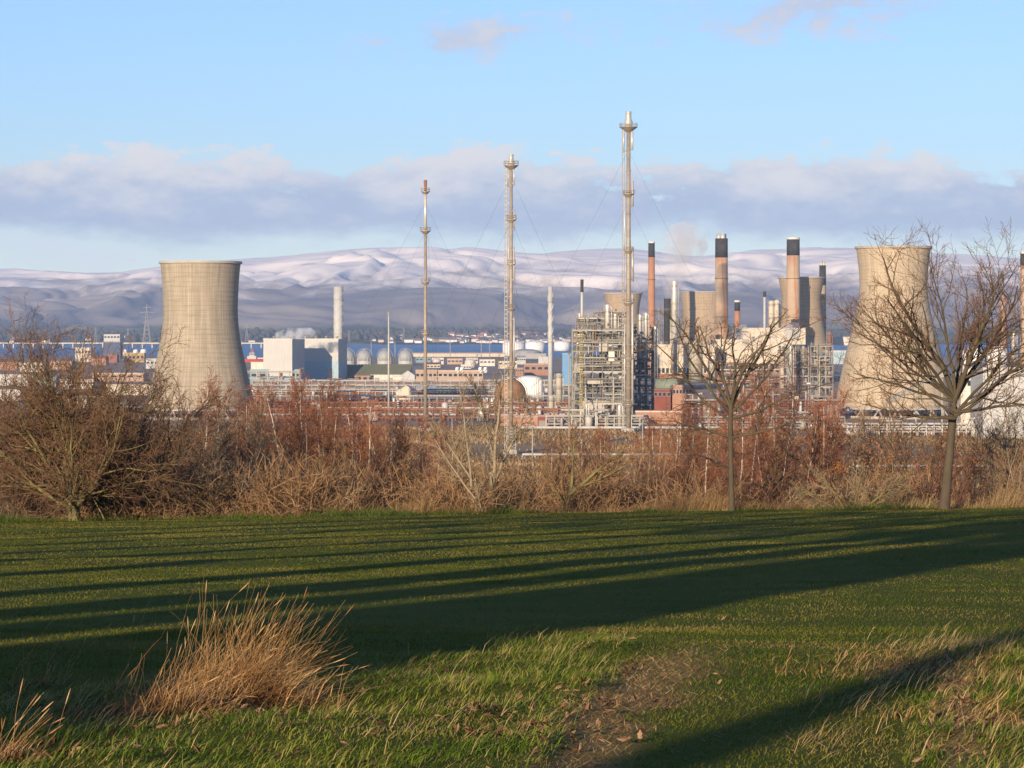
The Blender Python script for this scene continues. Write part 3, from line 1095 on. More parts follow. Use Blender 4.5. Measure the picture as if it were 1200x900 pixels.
chimney(763.5, 2604, 284, 301, 7.4, 9.4, M['stack_rust'], 'slender rust red chimney with a black top beside the tallest flare')
chimney(845.5, 2300, 279.5, 301.5, 14.6, 16.0, M['stack_body'], 'thick rust stained chimney with black top and silver flues', flues=4)
chimney(929.5, 2280, 279.5, 299, 15.0, 17.0, M['stack_body'], 'thick tan chimney with black top in front of a cooling tower')
chimney(964, 2420, 311, 334, 7.6, 9.0, M['tower_far'], 'thin tan chimney with long black top right of the thick one', flues=2)
chimney(864, 2250, 353, 364, 6.4, 7.6, M['stack_rust'], 'short orange brown chimney with a sooty top above the hall roof')
chimney(1175.5, 1950, 345, None, 7.0, 8.5, M['stack_rust'], 'rusty plain chimney seen through the branches of the right tree', cap=False)
chimney(1202, 1950, 296, 311, 12, 13.5, M['stack_body'], 'black topped chimney cut off by the right edge of the photo')
chimney(786.5, 2000, 371, 372, 3.0, 3.6, M['pale_steel'], 'small dark tipped vent pipe beside the slender rust chimney', cap=False, ladder=False)


def white_stack(px, Y, top, base_py, w, label, strakes=True, tip=None, group='white steel stacks', cat='stack', rings=True, matl=None):
    k = Y / F
    zt, z0 = gz(top, Y), max(0.0, gz(base_py, Y))
    t = empty('steel_stack', (gx(px, Y), Y, z0), label, cat, group)
    h = zt - z0
    r = w * 0.5 * k
    MB().lathe([(r, 0), (r, h), (r - 0.25, h), (r - 0.25, h - 2), (0, h - 2)], 24).build('shaft', matl or M['white'], t, smooth=True)
    if strakes:
        for s in range(3):
            mb = MB()
            n = 40
            vs = []
            for i in range(n + 1):
                a = 2 * math.pi * (s / 3.0 + 1.4 * i / n)
                z = h * (0.52 + 0.45 * i / n)
                for rr, dz in ((r - 0.02, 0.22), (r + 0.34, 0.16), (r + 0.34, -0.16), (r - 0.02, -0.22)):
                    vs.append((rr * math.cos(a), rr * math.sin(a), z + dz))
            fs = []
            for i in range(n):
                for j in range(4):
                    j2 = (j + 1) % 4
                    fs.append((i * 4 + j, i * 4 + j2, i * 4 + 4 + j2, i * 4 + 4 + j))
            mb.add(vs, fs).build('strake', matl or M['white'], t)
    if rings:
        for hz in (0.5, 0.86):
            z = h * hz
            MB().lathe([(r, z), (r + 0.5, z), (r + 0.5, z + 0.3), (r, z + 0.3)], 24, closed=True).build('band', M['grey'], t)
    if tip:
        z = h * (1 - tip)
        MB().lathe([(r + 0.12, z), (r + 0.12, h + 0.2), (r - 0.2, h + 0.2), (r - 0.2, z)], 20, closed=True).build('black_tip', M['soot'], t)
    return t


white_stack(396.5, 2300, 336, 448, 11, 'fat white stack with spiral strakes behind the white power block')
white_stack(645, 1750, 336, 467, 5.6, 'tall plain white stack with spiral strakes left of the process structure')
white_stack(682, 1330, 328, 400, 3.2, 'thin white stack with long black tip on the process structure', strakes=False, tip=0.2, rings=False)
white_stack(896, 2150, 342, 410, 2.9, 'needle thin white stack with a dark tip above the hall roof', strakes=False, tip=0.09, rings=False)
white_stack(682.5 + 48, 1340, 331, 400, 1.3, 'hair thin grey vent mast above the process structure', strakes=False, rings=False, matl=M['grey'])


def flare_stack(px, base_py, top_py, w_top, w_bot, platforms, label, wires, side, rust=None, big=True, lattice=False):
    Y = yb(base_py)
    k = Y / F
    H = gz(top_py, Y)
    z = lambda py: gz(py, Y)
    t = empty('flare_stack', (gx(px, Y), Y, 0), label, 'flare stack', 'guyed flare stacks')
    r0, r1 = w_bot * 0.5 * k, w_top * 0.5 * k
    pipe = MB()
    ztip = z(platforms[0][0])
    rad = lambda zz: r0 + (r1 - r0) * zz / H
    if rust:
        za, zb2 = z(rust[0]), z(rust[1])
        MB().lathe([(rad(0), 0), (rad(zb2), zb2)], 16).build('pipe', M['flare_steel'], t, smooth=True)
        MB().lathe([(rad(zb2) * 1.12, zb2), (rad(za) * 1.0, za)], 16).build('upper_pipe', M['silver'], t, smooth=True)
        MB().lathe([(rad(za), za), (rad(ztip) * 0.9, ztip + 0.5)], 16).build('burner_neck', M['rust_pipe'], t, smooth=True)
    else:
        MB().lathe([(rad(0), 0), (rad(H * .5), H * .5), (rad(ztip), ztip)], 16).build('pipe', M['flare_steel'], t, smooth=True)
        # joints between pipe lengths
        for i in range(1, 14):
            zz = ztip * i / 14
            MB().lathe([(rad(zz), zz), (rad(zz) + 0.22, zz), (rad(zz) + 0.22, zz + 0.35), (rad(zz), zz + 0.35)], 14, closed=True).build('flange', M['grey'], t)
    # burner tip
    tr = r1 * (1.9 if big else 1.15)
    if big:
        MB().lathe([(tr * .8, ztip), (tr * 1.15, ztip + (H - ztip) * .22), (tr * 1.2, ztip + (H - ztip) * .36), (tr * .82, ztip + (H - ztip) * .55), (tr * .8, ztip + (H - ztip) * .92), (tr * .95, H), (tr * .7, H), (tr * .6, H - 1.5), (0, H - 1.6)], 20).build('burner_tip', M['silver'], t, smooth=True)
    else:
        MB().lathe([(tr, ztip), (tr, ztip + (H - ztip) * .5), (tr * 1.2, H - .6), (tr * 1.1, H), (tr * .7, H), (0, H - 1)], 16).build('burner_tip', M['rust_pipe'], t, smooth=True)
    # platforms with rails
    for py, half, *rest in platforms:
        zz = z(py)
        hr = half * k
        ri = rad(zz) + 0.03
        p = MB().lathe([(ri, zz), (hr, zz), (hr, zz + 0.3), (ri, zz + 0.3)], 20, closed=True).build('platform', M['flare_steel'], t)
        mb = MB()
        for rz in (0.95, 1.7):
            mb.lathe([(hr - .1, zz + rz), (hr + .06, zz + rz), (hr + .06, zz + rz + .14), (hr - .1, zz + rz + .14)], 20, closed=True)
        for i in range(10):
            a = 2 * math.pi * i / 10
            mb.tube([(hr * math.cos(a), hr * math.sin(a), zz + .3), (hr * math.cos(a), hr * math.sin(a), zz + 1.8)], .07, 4)
        mb.build('railing', M['flare_steel'], p)
        MB().lathe([(ri, zz - hr * .5), (ri + .3, zz - hr * .5), (hr - .2, zz - .03), (ri, zz - .03)], 20, closed=True).build('bracket', M['flare_steel'], p)
    # ladder and riser pipes
    lx = -(r0 + 1.15)
    mb = MB()
    for dx in (-.45, .45):
        mb.tube([(lx + dx, -.3, 0), (lx + dx, -.3, ztip)], .15, 4)
    n = int(ztip / 1.6)
    for i in range(n):
        mb.box(lx - .45, lx + .45, -.36, -.24, 1.6 * i, 1.6 * i + .26)
    for i in range(int(ztip / 8)):
        mb.box(lx + .45, -rad(8 * i + 4) + .05, -.4, -.2, 8 * i + 4, 8 * i + 4.2)
    if side:
        mb.build('ladder', M['pale_steel'], t)
        for (a, b_, dx, rr) in side:
            za, zb2 = z(a), z(b_)
            MB().tube([(dx * k, -.4, zb2), (dx * k, -.4, za)], rr * k, 8).build('riser_pipe', M['silver'], t, smooth=True)
            MB().box(min(0, dx * k), max(0, dx * k), -.5, -.2, za - .9, za - .5).build('pipe_clamp', M['grey'], t)
            MB().box(min(0, dx * k), max(0, dx * k), -.5, -.2, zb2 + .5, zb2 + .9).build('pipe_clamp', M['grey'], t)
    # guy wires in three directions from each collar
    for wpy, dist in wires:
        zz = z(wpy)
        for a in (R(205), R(325), R(85)):
            e = (dist * math.cos(a), dist * math.sin(a), 0.3)
            s = Vector((r1 * math.cos(a), r1 * math.sin(a), zz))
            e = Vector(e)
            pts = []
            for i in range(9):
                u = i / 8
                p = s.lerp(e, u)
                p.z -= math.sin(math.pi * u) * dist * 0.035
                pts.append(p)
            MB().tube(pts, 0.03, 4).build('guy_wire', M['wire'], t)
    # concrete footing
    MB().lathe([(r0 + 2.2, 0), (r0 + 2.2, 1.6), (r0 + 1.2, 1.8), (0, 1.8)], 8).build('footing', M['concrete'], t)
    if lattice:
        mb = MB()
        hh, wv = z(500), 1.7
        for sx in (-1, 1):
            for sy in (-1, 1):
                mb.tube([(sx * wv, sy * wv, 0), (sx * wv * .9, sy * wv * .9, hh)], .16, 4)
        for i in range(9):
            z0, z1 = hh * i / 9, hh * (i + 1) / 9
            for s in (-1, 1):
                mb.tube([(-wv, s * wv, z0), (wv, s * wv, z1)], .09, 4)
                mb.tube([(wv, s * wv, z0), (-wv, s * wv, z1)], .09, 4)
                mb.tube([(s * wv, -wv, z0), (s * wv, wv, z1)], .09, 4)
        mb.build('lattice_base', M['pale_steel'], t)
    return t


flare_stack(498.5, 506, 211, 3.0, 4.6, [(225, 5.2), (271, 6.2), (331, 5.0), (391, 5.0), (452, 4.6)],
            'shortest flare stack of the three, rusty with a pale upper length', [(240, 62), (275, 50), (335, 36)], [], rust=(227, 270), big=False)
flare_stack(599, 532, 181, 3.6, 4.6, [(194.5, 8.6), (258, 6.0), (310, 5.0), (362, 5.2), (430, 4.6)],
            'middle flare stack with burner tip and pale lattice base', [(210, 58), (262, 46), (330, 32)],
            [(196, 219, -3.4, .7), (197, 217, 3.4, .8), (245, 270, 3.6, .9), (290, 330, 3.2, .9), (372, 430, 3.4, .9), (250, 350, -3.2, .5)], lattice=True)
flare_stack(736.5, 506, 131, 4.4, 6.2, [(149.5, 10.6), (227.5, 7.2), (294, 6.0), (355, 6.5), (420, 6.0), (474, 7.0)],
            'tallest flare stack rising beside the steel process structure', [(180, 76), (240, 60), (310, 42)],
            [(152, 179, -5.8, .8), (154, 176, 4.2, 1.4), (212, 242, 4.6, 1.5), (290, 330, 4.8, 1.5), (345, 470, 4.6, 1.3), (230, 300, -4.8, .8), (380, 470, -4.6, 1.0)])
# ------------------------------------------------------------------ buildings, tanks and steelwork of the plant
def hall(px0, px1, top, base, depth, wall, roof, label, cat='building', rz=0.0, Y=None, windows=None, gable=None, group=None, name='factory_hall', doors=0, parapet=True, vents=0, plinth_or_shade=None, seams=0):
    """hall with real depth; gable=(ridge row,'x'|'y') gives a pitched roof; windows=(row top,row bottom,count)"""
    Y = Y or yb(base)
    k = Y / F
    z0 = max(0.0, gz(base, Y)) if Y > yb(base) - 1 else gz(base, Y)
    z0 = max(z0, 0.0)
    h = gz(top, Y) - z0
    w = (px1 - px0) * k
    t = empty(name, (gx((px0 + px1) / 2, Y), Y, z0), label, cat, group, rz)
    x0, x1 = -w / 2, w / 2
    hb = h
    MB().box(x0, x1, 0, depth, -0.5, hb).build('wall', wall, t)
    if plinth_or_shade:
        MB().box(x0 - .12, x1 + .12, -.12, depth + .12, -.5, h * plinth_or_shade[0]).build('plinth_or_shade', plinth_or_shade[1], t)
    if gable:
        rp, ax = gable
        rh = (top - rp) * k
        if ax == 'y':      # ridge runs away from the viewer, gable end faces us
            MB().prism([(x0, hb), (x1, hb), (0, hb + rh)], 0.0, depth).build('gable_wall', wall, t)
            for s in (-1, 1):
                MB().prism([(s * (w / 2 + .35), hb - .1), (s * (w / 2 + .35), hb + .25), (0, hb + rh + .4), (0, hb + rh + .05)][::s], -.3, depth + .3).build('roof', roof, t)
        else:
            mb = MB()
            o = .4
            mb.add([(x0 - o, -o, hb + .02), (x1 + o, -o, hb + .02), (x1 + o, depth + o, hb + .02), (x0 - o, depth + o, hb + .02), (x0 - o, depth / 2, hb + rh), (x1 + o, depth / 2, hb + rh)],
                   [(0, 1, 5, 4), (2, 3, 4, 5), (0, 4, 3), (1, 2, 5), (0, 3, 2, 1)])
            mb.build('roof', roof, t)
    else:
        MB().box(x0 - .15, x1 + .15, -.15, depth + .15, hb + .004, hb + .45).build('roof', roof, t)
        if parapet:
            MB().box(x0 - .2, x1 + .2, -.22, .2, hb + .46, hb + .95).build('parapet', wall, t)
    if windows:
        wt, wb2, n = windows
        za, zb2 = gz(wt, Y) - z0, gz(wb2, Y) - z0
        for i in range(n):
            a = x0 + w * (i + .18) / n
            b_ = x0 + w * (i + .82) / n
            f = MB().box(a - .15, b_ + .15, -.16, -.02, zb2 - .15, za + .15).build('window_frame', M['pale_steel'], t)
            MB().box(a, b_, -.2, -.165, zb2, za).build('pane', M['glass'], f)
    for i in range(doors):
        xx = x0 + w * (i + .5) / doors
        MB().box(xx - 2, xx + 2, -.14, -.01, 0, min(4.5, h * .6)).build('door', M['grey'], t)
    for i in range(vents):
        xx = x0 + w * (i + .5) / vents
        MB().lathe([(.9, 0), (.9, 1.6), (1.5, 1.7), (1.3, 2.4), (0, 2.5)], 10, xx, depth * .45).build('roof_vent', M['grey'], t, loc=(0, 0, hb + .46 if not gable else hb + (top - gable[0]) * k * .85))
    if seams:
        for i in range(1, seams):
            xx = x0 + w * i / seams
            MB().box(xx - .12, xx + .12, -.1, -.01, 0, hb).build('cladding_rib', wall, t)
    return t


def tank(px, w, top, base, label, matl=None, Y=None, dome=0.12, group='storage tanks', ribs=0, rail=True, name='storage_tank'):
    Y = Y or yb(base)
    k = Y / F
    r = w * .5 * k
    z0 = max(0.0, gz(base, Y))
    h = gz(top, Y) - z0
    matl = matl or M['white_tank']
    t = empty(name, (gx(px, Y), Y, z0), label, 'tank', group)
    MB().lathe([(r, -.3), (r, h)], 40).build('shell', matl, t, smooth=True)
    prof = [(r + .05, h + .004)]
    for i in range(1, 7):
        u = i / 6
        prof.append((r * math.cos(u * math.pi / 2), h + .01 + r * dome * 2 * math.sin(u * math.pi / 2)))
    prof[-1] = (0, prof[-1][1])
    MB().lathe(prof, 40).build('roof', matl, t, smooth=True)
    for i in range(1, 4):
        z = h * i / 4
        MB().lathe([(r, z), (r + .18, z), (r + .18, z + .2), (r, z + .2)], 40, closed=True).build('wind_girder', matl, t)
    if rail:
        mb = MB()
        for zz in (.6, 1.2):
            mb.lathe([(r - .1, h + zz), (r + .02, h + zz), (r + .02, h + zz + .1), (r - .1, h + zz + .1)], 30, closed=True)
        for i in range(16):
            a = 2 * math.pi * i / 16
            mb.tube([(r * math.cos(a), r * math.sin(a), h), (r * math.cos(a), r * math.sin(a), h + 1.3)], .06, 4)
        mb.build('railing', M['pale_steel'], t)
    for i in range(ribs):
        a = 2 * math.pi * i / ribs
        MB().tube([((r + .1) * math.cos(a), (r + .1) * math.sin(a), 0), ((r + .1) * math.cos(a), (r + .1) * math.sin(a), h)], .28, 5).build('rib', matl, t)
    # spiral stair
    mb = MB()
    n = 24
    for i in range(n):
        a = -2.4 + 1.7 * i / n
        z = h * (i + .5) / n
        mb.box(-.25, .25, -.25, .25, z - .1, z + .1)
        s = len(mb.v) - 8
        ca, sa = math.cos(a), math.sin(a)
        for q in range(s, s + 8):
            x, y, zz = mb.v[q]
            mb.v[q] = ((r + .3 + x) * ca - y * sa, (r + .3 + x) * sa + y * ca, zz)
    mb.build('stair', M['grey'], t)
    return t


def column(px, w, top, base, label, matl=None, Y=None, group='process columns', platforms=3, ladder=None, dome=True, z0=None, skirt=True, name='process_column', cat='column'):
    Y = Y or yb(base)
    k = Y / F
    r = w * .5 * k
    z0 = max(0.0, gz(base, Y)) if z0 is None else z0
    h = gz(top, Y) - z0
    matl = matl or M['silver']
    t = empty(name, (gx(px, Y), Y, z0), label, cat, group)
    prof = [(r, h * .12), (r, h - r * .7)]
    if dome:
        for i in range(1, 6):
            u = i / 5 * math.pi / 2
            prof.append((max(r * math.cos(u), 0), h - r * .7 + r * .7 * math.sin(u)))
        prof[-1] = (0, h)
    else:
        prof += [(r, h), (r - .3, h), (r - .3, h - 1), (0, h - 1)]
    MB().lathe(prof, 20).build('shell', matl, t, smooth=True)
    MB().lathe([(r * 1.08, 0), (r * 1.02, h * .12)], 20).build('skirt', M['grey'], t, smooth=True)
    for i in range(platforms):
        z = h * (i + 1) / (platforms + .35)
        p = MB().lathe([(r, z), (r + 1.1, z), (r + 1.1, z + .2), (r, z + .2)], 16, closed=True).build('platform', M['grey'], t)
        mb = MB()
        for zz in (.7, 1.25):
            mb.lathe([(r + 1.0, z + zz), (r + 1.1, z + zz), (r + 1.1, z + zz + .1), (r + 1.0, z + zz + .1)], 16, closed=True)
        mb.build('railing', ladder or M['pale_steel'], p)
    mb = MB()
    for dx in (-.4, .4):
        mb.tube([(-(r + .5), -r * .3 + dx, 0), (-(r + .5), -r * .3 + dx, h)], .12, 4)
    for i in range(int(h / 1.5)):
        mb.box(-(r + .55), -(r + .45), -r * .3 - .4, -r * .3 + .4, i * 1.5, i * 1.5 + .12)
    mb.build('ladder', ladder or M['pale_steel'], t)
    MB().tube([(r + .6, -r * .5, 0), (r + .6, -r * .5, h * .93), (r * .3, -r * .2, h * .97)], .3, 6).build('downcomer', matl, t, smooth=True)
    return t


def sphere_tank(px, cy, rp, base, label, matl, Y=None, group='pressure spheres', band=True, legs=12):
    Y = Y or yb(base)
    k = Y / F
    r = rp * k
    zc = gz(cy, Y)
    t = empty('pressure_sphere', (gx(px, Y), Y, 0), label, 'sphere tank', group)
    prof = []
    for i in range(25):
        a = -math.pi / 2 + math.pi * i / 24
        prof.append((max(r * math.cos(a), 0.0), zc + r * math.sin(a)))
    prof[0] = (0, zc - r)
    prof[-1] = (0, zc + r)
    MB().lathe(prof, 36).build('shell', matl, t, smooth=True)
    for i in range(legs):
        a = 2 * math.pi * i / legs
        x, y = r * .96 * math.cos(a), r * .96 * math.sin(a)
        MB().tube([(x, y, 0), (x, y, zc)], .45, 6).build('leg', M['white'] if band else M['grey'], t)
    if band:
        MB().lathe([(r * .98, 1.5), (r * .98, zc - r * .55), (r * .95, zc - r * .55), (r * .95, 1.5)], 36, closed=True).build('bund_wall', M['white'], t)
    MB().lathe([(.2, zc + r * .97), (2.2, zc + r * .97), (2.2, zc + r * 1.03), (.2, zc + r * 1.03)], 12, closed=True).build('top_platform', M['pale_steel'], t)
    # stair climbing over both shoulders
    for s in (-1, 1):
        pts = []
        for i in range(9):
            a = math.pi / 2 * i / 8
            pts.append((s * (r + .7) * math.cos(a) * 1.0, -r * .25, zc + (r + .9) * math.sin(a)))
        mb = MB().tube(pts, .22, 5)
        pts2 = [(x, y, z + 1.2) for x, y, z in pts]
        mb.tube(pts2, .1, 4)
        mb.build('walkway', M['pale_steel'], t)
    return t


def shared(mbuild, name, m):
    me = bpy.data.meshes.new(name)
    me.from_pydata(mbuild.v, [], mbuild.f)
    me.update()
    me.materials.append(m)
    return me


rack_post = {}


def pipe_rack(px0, px1, base, tops, depth, pipes, label, step=9.0, seed=0, postm=None, name='pipe_rack', cat='pipe rack', group='pipe racks crossing the plant', Y=None, vertical_bits=0):
    """tops: rows of the decks; pipes: list of (deck, material, radius m, y offset share)"""
    Y = Y or yb(base)
    k = Y / F
    rnd = random.Random(seed)
    w = (px1 - px0) * k
    t = empty(name, (gx((px0 + px1) / 2, Y), Y, 0), label, cat, group)
    decks = [gz(p, Y) for p in tops]
    hmax = max(decks)
    n = max(2, int((px1 - px0) / step) + 1)
    postm = postm or M['grey']
    pm = shared(MB().box(-.22, .22, -.22, .22, -.3, hmax + .5), 'rack post', postm)
    bm = shared(MB().box(-.15, .15, .24, depth - .24, -.45, -.05), 'rack beam', postm)
    for i in range(n):
        x = -w / 2 + w * i / (n - 1)
        link('post', pm, t, (x, 0, 0))
        link('post', pm, t, (x, depth, 0))
        for d in decks:
            link('beam', bm, t, (x, 0, d))
    for d in decks:
        for y in (0, depth):
            MB().box(-w / 2, w / 2, y - .12, y + .12, d - .9, d - .5).build('rail_beam', postm, t)
    for (di, m_, r, yo) in pipes:
        d = decks[di]
        y = yo * depth
        a = -w / 2 + (rnd.random() * .25 * w if rnd.random() < .35 else 0)
        b_ = w / 2 - (rnd.random() * .25 * w if rnd.random() < .35 else 0)
        z = d + r + .02
        pts = [(a, y, z), (b_, y, z)]
        if rnd.random() < .45 and (b_ - a) > 30:
            c = a + (b_ - a) * (.25 + .5 * rnd.random())
            up = 2.2 + rnd.random() * 1.5
            g = 3 + rnd.random() * 3
            pts = [(a, y, z), (c - g, y, z), (c - g, y, z + up), (c + g, y, z + up), (c + g, y, z), (b_, y, z)]
        MB().tube(pts, r, 6).build('pipe', m_, t, smooth=False)
    for i in range(vertical_bits):
        x = -w / 2 + w * rnd.random()
        y = depth * rnd.random()
        r = .25 + rnd.random() * .5
        h = hmax * (.6 + rnd.random() * 1.1)
        m_ = rnd.choice([M['silver'], M['pale_steel'], M['grey'], M['rust_pipe'], M['white']])
        if rnd.random() < .35:
            MB().lathe([(r * 2.4, .6), (r * 2.4, h * .6), (r * 1.2, h * .6 + r), (0, h * .6 + r * 1.3)], 10, x, -1.5 - r * 2.4).build('drum', m_, t, smooth=True)
        else:
            MB().tube([(x, y, 0), (x, y, h), (x + rnd.uniform(-4, 4), y, h)], r, 6).build('riser', m_, t)
    return t


def steel_frame(px0, px1, top, base, depth, nx, ny, levels, label, seed, colm, Y=None, panels=(), fill=1.0, vessels=8, pipes=20, name='process_structure', yellow=False):
    """open steel process structure: columns, decks, beams, braces, rails, vessels and pipes"""
    Y = Y or yb(base)
    k = Y / F
    rnd = random.Random(seed)
    w = (px1 - px0) * k
    H = gz(top, Y)
    z0 = max(0, gz(base, Y))
    t = empty(name, (gx((px0 + px1) / 2, Y), Y, z0), label, 'process structure', 'open steel process structures')
    H -= z0
    xs = [-w / 2 + w * i / (nx - 1) for i in range(nx)]
    ys = [depth * i / (ny - 1) for i in range(ny)]
    zs = [H * (i + 1) / levels for i in range(levels)]
    cm = shared(MB().box(-.28, .28, -.28, .28, -.3, H), 'column steel', colm)
    for x in xs:
        for y in ys:
            link('column', cm, t, (x, y, 0))
    steels = [colm, colm, M['grey'], M['pale_steel'], M['olive_steel']]
    pm = [M['silver'], M['pale_steel'], M['silver'], M['olive_steel'], M['grey'], M['rust_pipe'], M['lagged'], M['dark_steel'], M['olive_steel'], M['grey']]
    for li, z in enumerate(zs):
        if rnd.random() < .95:
            a = rnd.choice([0, 0, 1]) if nx > 3 else 0
            b_ = nx - 1 - (rnd.choice([0, 0, 1]) if nx > 3 else 0)
            MB().box(xs[a] + .3, xs[b_] - .3, .3, depth - .3, z - .02, z + .12).build('deck', M['dark_steel'] if rnd.random() < .7 else colm, t)
        for y in ys:
            MB().box(xs[0], xs[-1], y - .2, y + .2, z - .75, z - .06).build('beam', rnd.choice(steels), t)
        for x in (xs[0], xs[-1]):
            MB().box(x - .2, x + .2, 0.21, depth - .21, z - .7, z - .1).build('side_beam', colm, t)
        # hand rails on the faces one sees
        mb = MB()
        for rz in (.65, 1.2):
            mb.box(xs[0], xs[-1], -.38, -.30, z + rz, z + rz + .09)
            mb.box(xs[-1] + .30, xs[-1] + .38, 0, depth, z + rz, z + rz + .09)
            mb.box(xs[0] - .38, xs[0] - .30, 0, depth, z + rz, z + rz + .09)
        for i in range(nx * 3):
            x = xs[0] + (xs[-1] - xs[0]) * i / (nx * 3 - 1)
            mb.box(x - .05, x + .05, -.38, -.30, z, z + 1.25)
        mb.build('handrail', M['yellow'] if (yellow and rnd.random() < .15) else M['grey'], t)
        # braces
        for i in range(nx - 1):
            if rnd.random() < .35 * fill:
                zb2 = z - H / levels
                p, q = ((xs[i], 0, zb2), (xs[i + 1], 0, z)) if rnd.random() < .5 else ((xs[i + 1], 0, zb2), (xs[i], 0, z))
                MB().tube([p, q], .16, 4).build('brace', colm, t)
    bay = H / levels
    for i in range(vessels):
        li = rnd.randrange(levels - 1)
        x = rnd.uniform(xs[0] + 1.5, xs[-1] - 1.5)
        y = rnd.uniform(.8, depth * .8)
        z = zs[li] + .15
        r = rnd.uniform(.6, 1.3)
        m_ = rnd.choice(pm)
        if rnd.random() < .5:
            L_ = rnd.uniform(2.5, 5.5)
            MB().tube([(x - L_, y, z + r + .5), (x - L_ + .4, y, z + r + .5), (x + L_ - .4, y, z + r + .5), (x + L_, y, z + r + .5)], [r * .5, r, r, r * .5], 10).build('drum', m_, t, smooth=True)
        else:
            MB().lathe([(r, z), (r, z + bay * .75), (r * .6, z + bay * .75 + r * .5), (0, z + bay * .75 + r * .7)], 12, x, y).build('vessel', m_, t, smooth=True)
    for i in range(pipes):
        r = rnd.uniform(.13, .38)
        m_ = rnd.choice(pm)
        y = rnd.choice([-.75, -1.2, .6, rnd.uniform(.5, depth - .5)])
        li = rnd.randrange(levels)
        z = max(.6, zs[li] - rnd.uniform(.9, bay * .9))
        x0, x1 = sorted((rnd.uniform(xs[0], xs[-1]), rnd.uniform(xs[0], xs[-1])))
        q = rnd.random()
        if q < .45:
            pts = [(x0, y, z), (x1, y, z)]
        elif q < .75:
            z2 = min(H + 2, z + rnd.uniform(.5, 4) * bay)
            pts = [(x0, y, z), (x0, y, z2)]
        else:
            z2 = min(H + 1, z + rnd.uniform(.3, 2) * bay)
            pts = [(x0, y, z), (x1, y, z), (x1, y, z2)]
        MB().tube(pts, r, 6).build('pipe', m_, t)
    # clutter of valves, cable trays, lamp posts: too small to pick apart
    mb = MB()
    for i in range(int(90 * fill * w * H / 1800)):
        x, y = rnd.uniform(xs[0], xs[-1]), rnd.uniform(-.6, depth)
        z = zs[rnd.randrange(levels)] + rnd.uniform(.1, 1.5) - (bay if rnd.random() < .5 else 0)
        a, b_, c = rnd.uniform(.15, .9), rnd.uniform(.15, .6), rnd.uniform(.2, 1.4)
        mb.box(x - a, x + a, y - b_, y + b_, max(.1, z), max(.1, z) + c)
    mb.build('fittings', M['dark_steel'], t)['kind'] = 'stuff'
    # bulky boxes added deeper inside to fill the frame and darken its gaps
    for i in range(int(vessels * 1.2)):
        li = rnd.randrange(levels)
        z = (zs[li - 1] if li else 0) + .14
        x = rnd.uniform(xs[0] + 1.6, xs[-1] - 1.6)
        y = rnd.uniform(depth * .3, depth * .8)
        a, hh = rnd.uniform(.8, 2.4), bay * rnd.uniform(.4, .8)
        MB().box(x - a, x + a, y, y + rnd.uniform(1, 2.5), z, z + hh).build('added_bulk', rnd.choice([M['dark_steel'], M['olive_steel'], M['grey'], M['dark_steel'], M['lagged']]), t)
    for (a, b_, c, d, mm) in panels:
        MB().box(xs[0] + (xs[-1] - xs[0]) * a, xs[0] + (xs[-1] - xs[0]) * b_, -.55, -.42, H * c, H * d).build('cladding_panel', mm, t)
    if yellow:
        mb = MB()
        x = xs[0] + w * .14
        for dx in (-.5, .5):
            mb.box(x + dx - .1, x + dx + .1, -1.1, -.9, 0, H * .98)
        for i in range(int(H / 1.2)):
            mb.box(x - .5, x + .5, -1.08, -.92, i * 1.2, i * 1.2 + .2)
        for i in range(int(H / 6)):
            mb.box(x - .9, x + .9, -1.6, -.45, i * 6 + 2, i * 6 + 2.3)
        mb.build('ladder', M['yellow'], t)
    return t


# --- power station: two joined white blocks with dark shaded ends
def power_block():
    Yp = 2150.0
    t = hall(308, 343, 398, 452, 38, M['white'], M['offwhite'], 'nearer white block of the power station, cut square', Y=Yp, rz=R(-11), name='power_block', group='white power station blocks', seams=11, vents=3, plinth_or_shade=(.2, M['pale_blue']), doors=1)
    t2 = hall(346, 397, 398, 449, 34, M['white'], M['offwhite'], 'long white power station block with a slanting shadow on its face', Y=2225.0, rz=R(-9), name='power_block', group='white power station blocks', plinth_or_shade=(.5, M['pale_blue']), seams=14, vents=4, windows=(444.5, 447, 3), doors=2)  # pale blue lower half is painted shade, standing in for the slanting shadow


power_block()
hall(293, 352, 434, 451, 14, M['teal'], M['pale_blue'], 'low teal annex in front of the white power block', windows=(438, 441, 6), name='annex')
hall(294, 318, 425.5, 436, 14, M['offwhite'], M['white'], 'small off white annex left of the white power block', Y=2200, windows=None, name='annex')

# --- pressure spheres by the shore
for i, (px, lab) in enumerate([(407, 'grey pressure sphere half hidden by the white power block'), (427, 'grey pressure sphere next right of the power block'),
                               (451, 'grey pressure sphere directly behind the slim lamp mast'), (475.5, 'grey pressure sphere furthest from the power block')]):
    sphere_tank(px, 418, 8.6, 428, lab, M['sphere_grey'])
sphere_tank(598, 462, 18.5, 481, 'rust brown sphere tank directly behind the middle flare stack', M['rust_sphere'], group='rust sphere', band=False)

